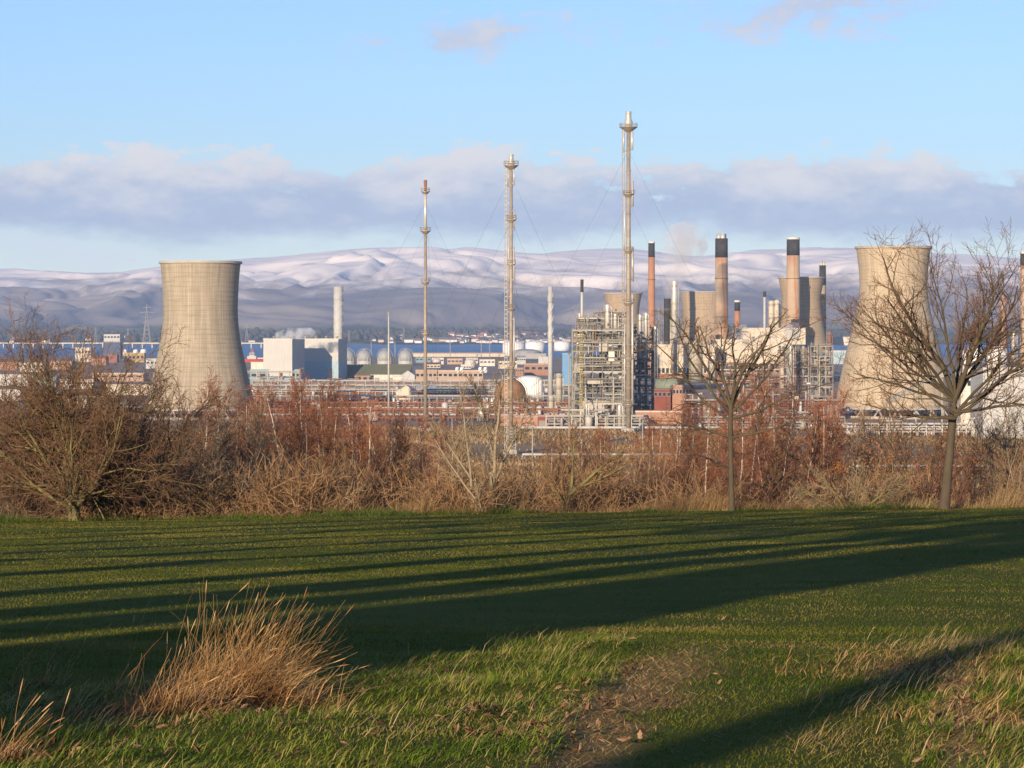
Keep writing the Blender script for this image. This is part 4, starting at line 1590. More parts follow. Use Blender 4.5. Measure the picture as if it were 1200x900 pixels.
# --- halls and sheds between the spheres and the near pipes
hall(404, 438, 440, 448, 40, M['brick'], M['olive_roof'], 'double gabled brick hall under olive roof beside the power block', gable=(428, 'x'), windows=(442, 446, 5))
hall(434, 481, 439, 448, 36, M['offwhite'], M['olive_roof'], 'long shed with olive roof and pale wall below the spheres', gable=(427, 'x'), doors=3)
hall(470, 486, 440, 448, 30, M['white'], M['grey_roof'], 'cream gable end at the end of the olive roofed shed', gable=(434.5, 'y'), Y=2180)
hall(487, 512, 434.5, 448, 24, M['brick_pale'], M['grey_roof'], 'pale brick building behind the shortest flare stack', windows=(438, 441, 5), seams=6)
hall(513, 566, 435, 448, 24, M['brick_pale'], M['offwhite'], 'wide pale brick building between the first two flare stacks', windows=(438, 441, 9), doors=2)
hall(464, 489, 460, 470, 20, M['beige'], M['offwhite'], 'pink white gabled store left of the shortest flare stack', gable=(452.5, 'y'))
hall(488, 511, 456, 466, 12, M['dark_blue'], M['grey_roof'], 'dark blue shed right behind the shortest flare stack', gable=(451, 'x'))
hall(614, 644, 427, 440, 30, M['brick'], M['white'], 'orange brick store with white roof left of the plain white stack', windows=(430, 433, 4))
hall(631, 644, 419, 428, 20, M['white'], M['white'], 'small white store above the orange brick store', Y=2700)
hall(659, 670, 415, 452, 18, M['blue'], M['pale_blue'], 'tall blue clad block left of the process structure', windows=None)
tank(620, 31, 445, 466, 'ribbed pale tank with domed roof beside the rust brown sphere', M['white_tank'], ribs=36, dome=.16, rail=False)
tank(602, 26, 402.5, 417, 'white shore tank behind the middle flare stack')
tank(627, 23, 402, 413, 'white shore tank left of the plain white stack')
tank(658.5, 19, 401.5, 411, 'white shore tank right of the plain white stack')
tank(617, 34, 413, 419, 'flat grey bunded tank in front of the white shore tanks', M['grey_roof'], rail=False)
hall(610, 640, 415, 420, 30, M['grey_roof'], M['grey_roof'], 'low grey shed along the shore below the tanks', Y=3700)
column(655, 7.4, 437, 483, 'cream column standing left of the process structure', M['lagged'])
column(646, 6.5, 463, 489, 'short cream column under the plain white stack', M['lagged'], platforms=1)
column(568, 4.0, 466, 477, 'left of two stubby white silos near the middle flare', M['white_tank'], platforms=0, group='stubby white silos')
column(577, 4.0, 466, 477, 'right of two stubby white silos near the middle flare', M['white_tank'], platforms=0, group='stubby white silos')
for i, (px, lab) in enumerate([(536, 'left bright small tank on the brick building roof line'), (541.5, 'second bright small tank on the brick building roof line'), (563, 'third bright small tank near the middle flare stack'), (569, 'fourth bright small tank near the middle flare stack')]):
    tank(px, 4.6, 431, 436.5, lab, M['white_tank'], Y=2100, rail=False, group='small bright tanks', dome=.2)
for i in range(5):
    column(520 + i * 2.6, 2.0, 471 + (abs(i - 2) * .6), 483, 'one of five slim white vessels standing in a row', M['white'], platforms=0, group='row of five slim white vessels')

# storage yard clutter behind the brick building, towards the sea wall
rnd = random.Random(5)
yard = [(487, 505, 419, 425, 'teal', 'slate', 'low teal workshop below the sea wall'), (506, 520, 420, 427, 'offwhite', 'grey_roof', 'pale shed in the storage yard left of the spherical dome tank'),
        (524, 542, 421, 427, 'brick_pale', 'offwhite', 'long pink shed in the storage yard'), (546, 560, 420, 426, 'beige', 'grey_roof', 'beige shed in the storage yard'),
        (562, 580, 422, 429, 'offwhite', 'white', 'white roofed shed near the middle flare stack'), (584, 606, 424, 432, 'beige', 'offwhite', 'cream shed behind the middle flare stack'),
        (606, 616, 419, 427, 'white', 'white', 'small white shed right of the middle flare stack'), (500, 516, 427, 431, 'beige', 'red_roof', 'low red roofed shed behind the brick building'),
        (540, 552, 428, 432, 'offwhite', 'grey_roof', 'low grey roofed shed behind the brick building'), (604, 613, 432, 441, 'brick', 'grey_roof', 'small brick store beside the ribbed tank')]
for a, b_, c, d, w_, r_, lab in yard:
    hall(a, b_, c, d, 22, M[w_], M[r_], lab, gable=(c - 2.2, 'x') if rnd.random() < .5 else None, windows=(c + 1.5, c + 3, 4), name='shed')
tank(512, 10, 423, 429, 'low dome tank in the storage yard below the sea wall', M['offwhite'], dome=.3, rail=False)
tank(551, 13, 424, 431, 'low wide dome tank in the storage yard', M['offwhite'], dome=.25, rail=False)

# --- left side: docks and tanks behind the big bush
hall(121, 141, 401, 421, 26, M['dark_blue'], M['white'], 'dark blue silo block with a white top floor near the bridge', name='silo_block')
hall(121.6, 140.4, 392.5, 401, 24, M['white'], M['offwhite'], 'white top house on the dark blue silo block', Y=yb(421) + 1, name='top_house', windows=(394, 396, 5))
hall(145, 169, 414, 424.5, 20, M['ochre'], M['beige'], 'yellow ochre dock building beside the left cooling tower', windows=(417, 420, 5))
for i, (px, w_, lab) in enumerate([(146.5, 5, 'left white silo behind the ochre dock building'), (159, 6, 'middle white silo behind the ochre dock building'), (168, 7, 'right white silo behind the ochre dock building')]):
    tank(px, w_, 410, 421, lab, M['white_tank'], Y=yb(423.4), dome=.15, group='white silos behind ochre building', rail=False)
hall(121, 137, 416, 425, 20, M['red_roof'], M['red_roof'], 'red painted dock shed in front of the dark silo block')
hall(171, 190, 421, 432, 24, M['white'], M['grey_roof'], 'white dock shed half hidden by the left cooling tower', windows=(424, 426, 4))
hall(88, 106, 408, 424, 24, M['offwhite'], M['white'], 'pale dock building seen over the big bush', windows=(411, 414, 5))
hall(107, 124, 420, 428, 24, M['brick'], M['red_roof'], 'red roofed brick shed left of the ochre dock building', gable=(416.5, 'x'))
leftyard = [(-20, 20, 424, 434, 'brick', 'red_roof'), (22, 52, 426, 436, 'offwhite', 'white'), (54, 84, 424, 433, 'brick_pale', 'red_roof'), (108, 168, 438, 447, 'brick_pale', 'offwhite'),
            (-10, 34, 440, 452, 'white', 'white'), (38, 66, 442, 453, 'teal', 'pale_blue'), (70, 110, 446, 456, 'offwhite', 'grey_roof'), (-20, 24, 458, 470, 'white', 'white'), (30, 70, 462, 474, 'brick', 'offwhite'), (74, 120, 466, 478, 'white', 'pale_blue'), (124, 176, 452, 463, 'beige', 'white')]
lbl = ['red roofed shed at the far left behind the bush tips', 'flat white shed behind the big bush near the dock', 'brick shed with red roof behind the big bush', 'long pale brick shed left of the left cooling tower',
       'wide white warehouse at the left edge behind the bush', 'teal warehouse behind the big bush', 'grey roofed warehouse behind the big bush', 'lower white warehouse at the left edge behind the bush', 'brick warehouse low behind the big bush', 'pale blue roofed warehouse low behind the big bush', 'beige warehouse with white roof beside the left cooling tower']
for (a, b_, c, d, w_, r_), lab in zip(leftyard, lbl):
    hall(a, b_, c, d, 30, M[w_], M[r_], lab, windows=(c + 2, c + 4, 6) if w_ in ('offwhite', 'brick_pale') else None, seams=7, name='warehouse', gable=(c - 3, 'x') if w_ == 'brick' else None)


# --- ship at the dock
def ship():
    Y = 3600.0
    k = Y / F
    t = empty('cargo_ship', (gx(299, Y), Y, 0), 'red hulled ship with white bridge moored beside the left cooling tower', 'ship')
    L_ = 30 * k
    hull = MB()
    sec = []
    for i in range(9):
        u = -1 + 2 * i / 8
        wv = 5.5 * (1 - abs(u) ** 4 * (.95 if u > 0 else .6))
        sec.append([(u * L_ / 2, -wv, 4.2 + abs(u) ** 3), (u * L_ / 2 * .95, -wv * .6, -2), (u * L_ / 2 * .95, wv * .6, -2), (u * L_ / 2, wv, 4.2 + abs(u) ** 3)])
    vs = [p for s in sec for p in s]
    fs = []
    for i in range(8):
        for j in range(4):
            fs.append((i * 4 + j, i * 4 + (j + 1) % 4, i * 4 + 4 + (j + 1) % 4, i * 4 + 4 + j))
    fs += [(3, 2, 1, 0), (32, 33, 34, 35)]
    hull.add(vs, fs).build('hull', M['ship_red'], t)
    MB().box(-L_ * .3, L_ * .05, -4.4, 4.4, 4.3, 8.5).build('deckhouse', M['white'], t)
    MB().box(-L_ * .22, -L_ * .02, -4, 4, 8.52, 13).build('bridge_deck', M['white'], t)
    MB().box(-L_ * .21, -L_ * .03, -4.1, -4.0, 10.5, 11.8).build('window', M['glass'], t)
    MB().lathe([(1.4, 13), (1.2, 17.5), (0, 17.5)], 12, -L_ * .08, 0).build('funnel', M['ship_red'], t)
    MB().tube([(-L_ * .15, 0, 13), (-L_ * .15, 0, 23)], .25, 5).build('mast', M['white'], t)
    MB().box(L_ * .1, L_ * .36, -4, 4, 4.7, 6.2).build('hatch', M['offwhite'], t)


ship()


# --- sea wall, bridge and pylons
def long_wall(px0, px1, top, Y, thick, matl, label):
    t = empty('sea_wall', (gx((px0 + px1) / 2, Y), Y, 0), label, 'sea wall')
    w = (px1 - px0) / F * Y
    h = gz(top, Y)
    MB().prism([(-w / 2, 0), (w / 2, 0), (w / 2, h * .8), (-w / 2, h * .8)], 0, thick).build('wall', matl, t)
    MB().box(-w / 2 - 1, w / 2 + 1, -.8, thick + .8, h * .8 + .01, h).build('coping', M['brick_pale'], t)


long_wall(478, 592, 413.4, 4290.0, 12, M['beige'], 'tan sea wall along the near shore between the flare stacks')


def road_bridge():
    Y = 6300.0
    t = empty('road_bridge', (0, Y, 0), 'long low road bridge on pale piers across the firth', 'bridge')
    x0, x1 = gx(-60, Y), gx(335, Y)
    zt = gz(401.6, Y)
    MB().box(x0, x1, 0, 9, zt - 2.6, zt - 1.0).build('deck', M['bridge'], t)
    for y in (-.1, 8.9):
        MB().box(x0, x1, y, y + .3, zt - .98, zt + .3).build('parapet', M['bridge'], t)
    n = 34
    pm = shared(MB().box(-1.3, 1.3, 1, 8, -4, zt - 2.61), 'pier', M['bridge'])
    for i in range(n):
        link('pier', pm, t, (x0 + (x1 - x0) * (i + .5) / n, 0, 0))


road_bridge()


def pylon(px, Y, top, base, label):
    k = Y / F
    h = gz(top, Y) - gz(base, Y)
    t = empty('transmission_pylon', (gx(px, Y), Y, gz(base, Y)), label, 'pylon', 'lattice pylons by the firth')
    b_ = h * .10
    for sx in (-1, 1):
        for sy in (-1, 1):
            MB().tube([(sx * b_, sy * b_, -2), (sx * b_ * .3, sy * b_ * .3, h * .6), (0, 0, h)], h * .006, 4).build('leg', M['pale_steel'], t)
    mb = MB()
    for i in range(9):
        z0, z1 = h * .95 * i / 9, h * .95 * (i + 1) / 9
        f = lambda z: b_ * (1 - z / h * 1.0) + .2
        for s in (-1, 1):
            mb.tube([(-f(z0), s * f(z0), z0), (f(z1), s * f(z1), z1)], h * .0035, 4)
            mb.tube([(f(z0), s * f(z0), z0), (-f(z1), s * f(z1), z1)], h * .0035, 4)
    mb.build('lattice', M['pale_steel'], t)
    for z, wv in ((.68, .13), (.80, .17), (.92, .10)):
        MB().tube([(-wv * h, 0, h * z), (0, 0, h * z + h * .02), (wv * h, 0, h * z)], h * .006, 4).build('cross_arm', M['pale_steel'], t)


pylon(172, 6900, 357, 404, 'tallest lattice pylon left of the left cooling tower')
pylon(112, 7900, 383, 401, 'small lattice pylon above the bush tips at left')
pylon(150, 8300, 384, 399, 'small lattice pylon between the silo block and the tall pylon')
pylon(289, 8000, 380, 400, 'small lattice pylon close to the right side of the left cooling tower')
pylon(473, 8000, 384, 400, 'small lattice pylon behind the pressure spheres')
pylon(409, 8000, 387, 402, 'small lattice pylon just right of the fat white stack')


def mast(px, base, top, w, label, lamp=True, group='slim lamp masts', Y=None):
    Y = Y or yb(base)
    k = Y / F
    h = gz(top, Y)
    t = empty('lamp_mast', (gx(px, Y), Y, 0), label, 'mast', group)
    MB().lathe([(w * .5 * k, 0), (w * .36 * k, h)], 10).build('pole', M['pale_steel'], t, smooth=True)
    MB().lathe([(w * .45 * k, h), (w * .8 * k, h + .1), (w * .8 * k, h + .6), (0, h + .8)], 10).build('lamp_head', M['grey'], t)


mast(455.5, 486, 367, 2.6, 'tall pale lamp mast between the power block and shortest flare')
for px, tp, lab in [(527.5, 399, 'short lamp mast at the sea wall right of the shortest flare'), (564, 398, 'lamp mast at the sea wall left of the middle flare'), (574, 397, 'second lamp mast at the sea wall left of the middle flare'), (463, 401, 'lamp mast standing between two grey spheres'), (435, 399, 'lamp mast above the second grey sphere')]:
    mast(px, 419, tp, 1.0, lab)
mast(667, 505, 415, 2.0, 'pale mast in front of the process structure at its left')
mast(673, 500, 438, 1.6, 'thin mast close to the left corner of the process structure')

# --- the process structure and its neighbours
steel_frame(671, 741, 385, 497, 18, 7, 3, 9, 'big open steel process structure packed with pipes and decks', 3, M['olive_steel'], vessels=34, pipes=90, yellow=True, fill=2.2,
            panels=[(.16, .62, .10, .24, M['lagged']), (.60, .70, .66, .76, M['offwhite']), (.02, .12, .55, .62, M['grey']), (.25, .5, .42, .455, M['lagged']), (.44, .58, .76, .86, M['lagged'])])
steel_frame(742, 766, 383, 491, 18, 4, 3, 11, 'narrow dark steel structure attached right of the tallest flare', 8, M['dark_steel'], vessels=14, pipes=40, fill=2.4)
steel_frame(697, 736, 366, 385, 10, 4, 2, 3, 'top steel frame crowning the process structure', 12, M['olive_steel'], Y=1300, vessels=6, pipes=14, fill=2)
steel_frame(677, 700, 372, 386, 8, 3, 2, 2, 'small steel frame on the left corner of the process structure', 14, M['olive_steel'], Y=1296, vessels=3, pipes=8, fill=2)
for px, w_, tp, lab in [(712, 6.0, 356, 'bright column standing on top of the process structure at its middle'), (721, 4.6, 367, 'shorter bright column on top of the process structure'),
                        (750, 4.0, 368, 'bright column above the narrow dark structure at left'), (757, 3.8, 366, 'bright column above the narrow dark structure at right'),
                        (679, 2.4, 367, 'slim bright vent at the left end of the process structure top'), (687, 2.0, 372, 'second slim bright vent at the left end of the structure top')]:
    column(px, w_, tp, 420, lab, M['silver'], Y=1300, platforms=2, group='columns on the process structure')
steel_frame(686, 728, 472, 500, 8, 5, 2, 2, 'low grey pipe portal at the foot of the process structure', 21, M['pale_steel'], vessels=2, pipes=14, Y=1215)
column(687, 3.0, 473, 500, 'left grey leg vessel at the foot of the process structure', M['silver'], platforms=0, Y=1205)
column(726, 4.6, 474, 500, 'fat grey vessel at the foot of the process structure', M['silver'], platforms=0, Y=1205)
column(768, 3.4, 382, 443, 'slim bright column just right of the narrow dark structure', M['silver'], Y=1900, platforms=4)
column(764.5, 2.2, 383, 443, 'slimmest bright column just right of the narrow dark structure', M['silver'], Y=1890, platforms=2)
column(790.5, 6.4, 328, 440, 'tall silver column with yellow ladder right of the rust chimney', M['silver'], Y=1950, platforms=5, ladder=M['yellow'])
column(782, 8.2, 350, 441, 'tall black square shouldered column behind the silver column', M['soot'], Y=2150, platforms=2, dome=False)
column(773, 2.0, 360, 441, 'thin grey pole column between two dark stacks', M['grey'], Y=2500, platforms=1)
column(816, 15, 399, 447, 'fat silver reactor with dark lagging in front of the beige hall', M['lagged'], Y=1850, platforms=2, ladder=M['yellow'])
column(835, 8, 416, 449, 'short silver vessel in front of the beige hall', M['silver'], Y=1800, platforms=1)
column(904, 6.6, 352, 405, 'rust tinged twin topped vessel left of the thick tan chimney', M['beige'], Y=2200, platforms=3)
column(910.5, 6.6, 351, 405, 'second rust tinged vessel left of the thick tan chimney', M['beige'], Y=2200, platforms=3)
column(917, 5.2, 402, 462, 'tan column between the beige hall and the far cooling tower', M['beige'], Y=1700, platforms=3)
column(926.5, 4.4, 403, 470, 'bright column between the beige hall and the far cooling tower', M['silver'], Y=1650, platforms=3)
column(936, 5.0, 404, 452, 'dark column before the shaded foot of the cooling tower', M['dark_steel'], Y=1750, platforms=3)
column(972, 4.4, 388, 462, 'dark rusty column beside the right cooling tower', M['rust_pipe'], Y=1700, platforms=5)
column(941.5, 3.6, 405, 452, 'grey column before the shaded foot of the cooling tower', M['grey'], Y=1740, platforms=3)

# --- beige halls behind the bare oak
hall(770, 838, 405, 443, 40, M['beige'], M['offwhite'], 'beige hall with a strip of windows behind the narrow dark structure', Y=1980, windows=(431.5, 437, 14), vents=5, plinth_or_shade=(.13, M['brick']))
hall(838, 914, 399, 437, 44, M['beige'], M['offwhite'], 'larger beige hall with dark windows behind the bare oak', Y=2010, windows=(426, 436, 12), vents=4, plinth_or_shade=(.10, M['brick']))
hall(862, 944, 385.5, 403, 36, M['beige'], M['white'], 'upper beige hall block under the thick tan chimney', Y=2120, vents=3, windows=None)
hall(978, 1001, 396, 404, 40, M['offwhite'], M['white'], 'white roofed shed left of the right cooling tower', Y=2400)
hall(966, 1004, 412, 426, 24, M['pale_blue'], M['offwhite'], 'low pale shed between the columns and right cooling tower', Y=1950)
tank(787, 42, 446, 457, 'dull green flat tank below the beige hall', M['green_tank'], dome=.08, rail=True)
hall(766, 786, 457, 481, 20, M['brick_dark'], M['slate'], 'dark red brick block below the green tank', windows=(460, 464, 4))
hall(788, 815, 453, 481, 20, M['brick'], M['grey_roof'], 'brick building with pale windows below the green tank', windows=(457, 461, 7))
hall(745, 800, 483, 497, 8, M['brick'], M['offwhite'], 'long low orange brick wall block right of the tallest flare')
hall(604, 630, 489, 500, 12, M['brick'], M['grey_roof'], 'low brick building left end near the middle flare foot', windows=None)
hall(630, 643, 488, 500, 12, M['brick_dark'], M['grey_roof'], 'small brick substation with a grey door', doors=1, name='substation')
hall(584, 604, 487, 499, 12, M['brick'], M['grey_roof'], 'low brick building behind the middle flare foot')
for i, (px0, px1, tp, bs, sd_, lab) in enumerate([(842, 884, 425, 470, 31, 'rusty steel scaffold structure behind the oak trunk'), (884, 914, 432, 476, 32, 'rusty steel structure right of the oak trunk'),
                                                  (914, 948, 410, 470, 33, 'tall dark rusty structure below the far cooling tower'), (950, 976, 405, 476, 34, 'dark pipe tower beside the right cooling tower')]):
    steel_frame(px0, px1, tp, bs, 12, 4, 2, 6, lab, sd_, M['rust_pipe'] if i != 3 else M['grey'], vessels=8, pipes=24, fill=1.3)

# --- right edge: white works behind the big bare tree
hall(1152, 1225, 433, 520, 30, M['white'], M['white'], 'big white building at the right edge behind the bare tree', Y=1100, seams=9)
hall(1126, 1153, 437, 520, 20, M['offwhite'], M['white'], 'lower white block left of the big white building', Y=1180, windows=(446, 452, 4))
tank(1141, 26, 413, 440, 'white dome tank behind the right bare tree', M['white_tank'], Y=1700, dome=.25)
tank(1168, 24, 409, 436, 'second white dome tank behind the right bare tree', M['white_tank'], Y=1800, dome=.22)
column(1188, 5, 388, 440, 'silver column by the rusty chimney at the right edge', M['silver'], Y=1700)
steel_frame(1116, 1150, 441, 500, 10, 4, 2, 5, 'dark steel structure beside the white works', 41, M['dark_steel'], Y=1250, vessels=6, pipes=16)
white_stack(1175, 1900, 322, 430, 2.6, 'thin dark topped vent stack at the right edge', strakes=False, tip=.08, rings=False, matl=M['grey'])


# leaning conveyor in front of the right cooling tower
def conveyor():
    Y = 1180.0
    t = empty('conveyor', (0, 0, 0), 'sloping pale conveyor in front of the right cooling tower foot', 'conveyor')
    a = Vector((gx(1040, Y), Y, gz(471, Y)))
    b_ = Vector((gx(1108, Y), Y, gz(437, Y)))
    mb = MB()
    d = (b_ - a)
    n = Vector((-d.z, 0, d.x)).normalized()
    mb.add([a - n * 1.3, b_ - n * 1.3, b_ + n * 1.3, a + n * 1.3, a - n * 1.3 + Vector((0, 3, 0)), b_ - n * 1.3 + Vector((0, 3, 0)), b_ + n * 1.3 + Vector((0, 3, 0)), a + n * 1.3 + Vector((0, 3, 0))],
           [(0, 1, 2, 3), (7, 6, 5, 4), (0, 4, 5, 1), (1, 5, 6, 2), (2, 6, 7, 3), (3, 7, 4, 0)])
    mb.build('gallery', M['pale_steel'], t)
    for u in (.05, .5, .95):
        p = a.lerp(b_, u)
        MB().tube([(p.x, p.y + 1.5, 0), (p.x, p.y + 1.5, p.z - 1.3)], .4, 6).build('trestle', M['pale_steel'], t)


conveyor()

# --- racks of pipes crossing the plant
G, S_, PS, RP, W_, OS, DS = M['grey'], M['silver'], M['pale_steel'], M['rust_pipe'], M['white'], M['olive_steel'], M['dark_steel']
pipe_rack(296, 660, 454, [446.5, 449], 7, [(0, S_, .45, .1), (0, PS, .4, .4), (0, W_, .5, .7), (1, RP, .35, .2), (1, G, .4, .6)], 'furthest pipe rack running below the brick buildings', 11, 1, PS, vertical_bits=20)
pipe_rack(296, 676, 461, [452.5, 456], 8, [(0, S_, .4, .1), (0, RP, .5, .35), (0, S_, .35, .6), (0, PS, .5, .85), (1, G, .45, .2), (1, S_, .4, .5), (1, RP, .35, .8)], 'second furthest pipe rack with bright pipes', 10, 2, G, vertical_bits=26)
pipe_rack(290, 590, 469, [457.5, 462], 8, [(0, PS, .45, .1), (0, G, .5, .35), (0, S_, .35, .6), (0, S_, .5, .85), (1, RP, .55, .2), (1, PS, .4, .5), (1, G, .35, .8)], 'pipe rack passing behind the pink gabled store', 10, 3, PS, vertical_bits=26)
pipe_rack(292, 668, 477, [465, 470.5], 8, [(0, S_, .45, .1), (0, RP, .4, .3), (0, PS, .35, .5), (0, W_, .45, .75), (1, RP, .55, .15), (1, DS, .4, .45), (1, G, .5, .8)], 'pipe rack in front of the pink gabled store', 9, 4, G, vertical_bits=30)
pipe_rack(300, 672, 485, [473, 478.5], 9, [(0, RP, .5, .1), (0, RP, .45, .3), (0, S_, .35, .55), (0, RP, .45, .8), (1, S_, .4, .2), (1, RP, .55, .5), (1, G, .4, .85)], 'rusty pipe rack below the pink gabled store', 9, 5, RP, vertical_bits=34)
pipe_rack(296, 690, 494, [481, 487], 9, [(0, RP, .45, .1), (0, S_, .4, .35), (0, RP, .5, .6), (0, PS, .35, .85), (1, W_, .5, .2), (1, RP, .4, .5), (1, DS, .45, .8)], 'nearest long rack of rusty pipes behind the birches', 9, 6, RP, vertical_bits=34)
pipe_rack(640, 760, 503, [489, 495], 7, [(0, S_, .5, .1), (0, W_, .4, .4), (0, PS, .5, .8), (1, G, .5, .3), (1, S_, .4, .7)], 'grey pipe rack before the foot of the process structure', 10, 7, PS, vertical_bits=16)
pipe_rack(800, 985, 492, [470, 476, 482], 9, [(0, RP, .5, .1), (0, G, .4, .4), (0, S_, .4, .8), (1, RP, .45, .2), (1, RP, .5, .6), (2, S_, .45, .3), (2, RP, .5, .7)], 'rusty pipe rack behind the bare oak trunk', 10, 8, RP, vertical_bits=40)
pipe_rack(820, 990, 504, [490, 496], 8, [(0, PS, .45, .1), (0, RP, .45, .5), (0, S_, .4, .9), (1, W_, .4, .3), (1, G, .4, .7)], 'pale pipe rack low behind the bare oak trunk', 10, 9, G, vertical_bits=24)
pipe_rack(288, 352, 452, [436, 442], 6, [(0, PS, .5, .2), (0, S_, .4, .7), (1, G, .4, .5)], 'pale portal frame before the teal annex', 11, 10, PS, vertical_bits=6)
pipe_rack(100, 190, 490, [478, 484], 6, [(0, S_, .4, .2), (0, G, .4, .7), (1, G, .35, .5)], 'grey pipe rack at the foot of the left cooling tower', 8, 13, G, vertical_bits=10)
pipe_rack(965, 1160, 512, [498, 504], 6, [(0, W_, .45, .2), (0, PS, .4, .7), (1, W_, .4, .3), (1, S_, .4, .7)], 'white pipe rack before the right cooling tower foot', 9, 14, W_, vertical_bits=18)


def pipeline(px0, px1, row, r, label, step=14.0, matl=None):
    Y = yb(row + 3)
    t = empty('pipeline', (gx((px0 + px1) / 2, Y), Y, 0), label, 'pipeline', 'white pipelines over the open ground')
    w = (px1 - px0) / F * Y
    z = gz(row, Y)
    MB().tube([(-w / 2, 0, z), (w / 2, 0, z)], r, 10).build('pipe', matl or M['white'], t, smooth=True)
    MB().tube([(-w / 2, 1.5, z - .3), (w / 2, 1.5, z - .3)], r * .6, 8).build('pipe', M['silver'], t, smooth=True)
    pm = shared(MB().box(-.2, .2, -.3, 1.8, -.3, z - r - .01), 'pipe support', M['concrete'])
    n = int((px1 - px0) / step)
    for i in range(n + 1):
        link('support', pm, t, (-w / 2 + w * i / n, 0, 0))


pipeline(607, 1000, 501, .6, 'upper white pipeline crossing the brown ground right of the middle flare')
pipeline(612, 830, 532.5, .42, 'lower white pipeline near the foot of the middle flare')
pipeline(1000, 1230, 546, .42, 'white pipeline low behind the right tree trunk')
for px, lab in [(624, 'pale pole beside the lower white pipeline at left'), (667, 'pale pole in the middle of the open brown ground'), (753, 'pale pole on the brown ground below the brick wall block'), (794, 'pale pole behind the birches left of the oak')]:
    mast(px, 545, 497, 1.9, lab, group='pale poles on the open ground')

# --- the town on the far shore
def house_proto(wall, roof):
    t = empty('house', (0, 0, -50), 'x', 'house', 'houses on the far shore')
    MB().box(-6, 6, 0, 8, -2, 5.5).build('wall', wall, t)
    MB().add([(-6.4, -.5, 5.51), (6.4, -.5, 5.51), (6.4, 8.5, 5.51), (-6.4, 8.5, 5.51), (-6.4, 4, 9.5), (6.4, 4, 9.5)], [(0, 1, 5, 4), (2, 3, 4, 5), (0, 4, 3), (1, 2, 5), (0, 3, 2, 1)]).build('roof', roof, t)
    return t


protos = [house_proto(M['harl'], M['slate']), house_proto(M['harl_tan'], M['slate']), house_proto(M['harl'], M['red_roof'])]
hl = ['white house with slate roof', 'tan house with slate roof', 'white house with red roof']


def house_label(i, px, Y):
    spots_ = [(100, 'above the big bush'), (200, 'left of the left cooling tower'), (345, 'above the nearer power block'), (400, 'above the long power block'), (455, 'above the pressure spheres'), (500, 'left of the shortest flare'), (535, 'just right of the shortest flare'), (570, 'by the far church'), (600, 'just left of the middle flare'),
              (622, 'just right of the middle flare'), (645, 'left of the plain white stack'), (680, 'right of the plain white stack'), (740, 'behind the process structure'), (1020, 'beside the right cooling tower'), (1300, 'behind the right bare tree')]
    where = next(t for lim, t in spots_ if px < lim)
    row = 'on the far shore' if Y < 8000 else ('in the far town' if Y < 8500 else 'high on the far slope')
    return hl[i] + ' ' + row + ' ' + where


rnd = random.Random(77)
used = [False] * 3
spots = []
for i in range(230):
    q = rnd.random()
    if q < .62:
        px = rnd.gauss(608, 58)
    elif q < .85:
        px = rnd.uniform(430, 760)
    else:
        px = rnd.uniform(-20, 420)
    Y = rnd.uniform(7850, 8150) if rnd.random() < .45 else rnd.uniform(8150, 9500)
    spots.append((px, Y))
for px in (985, 991, 996, 1132, 1140, 1122):
    spots.append((px, rnd.uniform(7900, 8900)))
for px, Y in spots:
    x = gx(px, Y)
    z = float(hill_z(np.array([x]), np.array([Y]))[0])
    if z < 1:
        continue
    i = rnd.choice([0, 0, 1, 1, 2])
    s = rnd.uniform(.8, 1.7)
    if not used[i]:
        used[i] = True
        o = protos[i]
        o.location, o.rotation_euler, o.scale = (x, Y, z), (0, 0, rnd.uniform(-.7, .7)), (s, s, s)
        o['label'] = house_label(i, px, Y)
    else:
        copy_tree(protos[i], (x, Y, z), rnd.uniform(-.7, .7), (s * rnd.uniform(.9, 1.6), s, s), house_label(i, px, Y))


def church():
    Y = 8200.0
    x = gx(547.5, Y)
    z = float(hill_z(np.array([x]), np.array([Y]))[0])
    t = empty('church', (x, Y, z), 'white church with a pointed spire in the far town', 'church')
    MB().box(-4, 4, 0, 8, -2, 16).build('tower', M['harl'], t)
    MB().add([(-4, 0, 16.01), (4, 0, 16.01), (4, 8, 16.01), (-4, 8, 16.01), (0, 4, 34)], [(0, 1, 4), (1, 2, 4), (2, 3, 4), (3, 0, 4), (3, 2, 1, 0)]).build('spire', M['slate'], t)
    MB().box(4.01, 22, 0, 9, -2, 9).build('nave', M['harl'], t)
    MB().add([(4.02, -.4, 9.01), (22.4, -.4, 9.01), (22.4, 9.4, 9.01), (4.02, 9.4, 9.01), (4.02, 4.5, 15), (22.4, 4.5, 15)], [(0, 1, 5, 4), (2, 3, 4, 5), (0, 4, 3), (1, 2, 5), (0, 3, 2, 1)]).build('roof', M['slate'], t)


church()


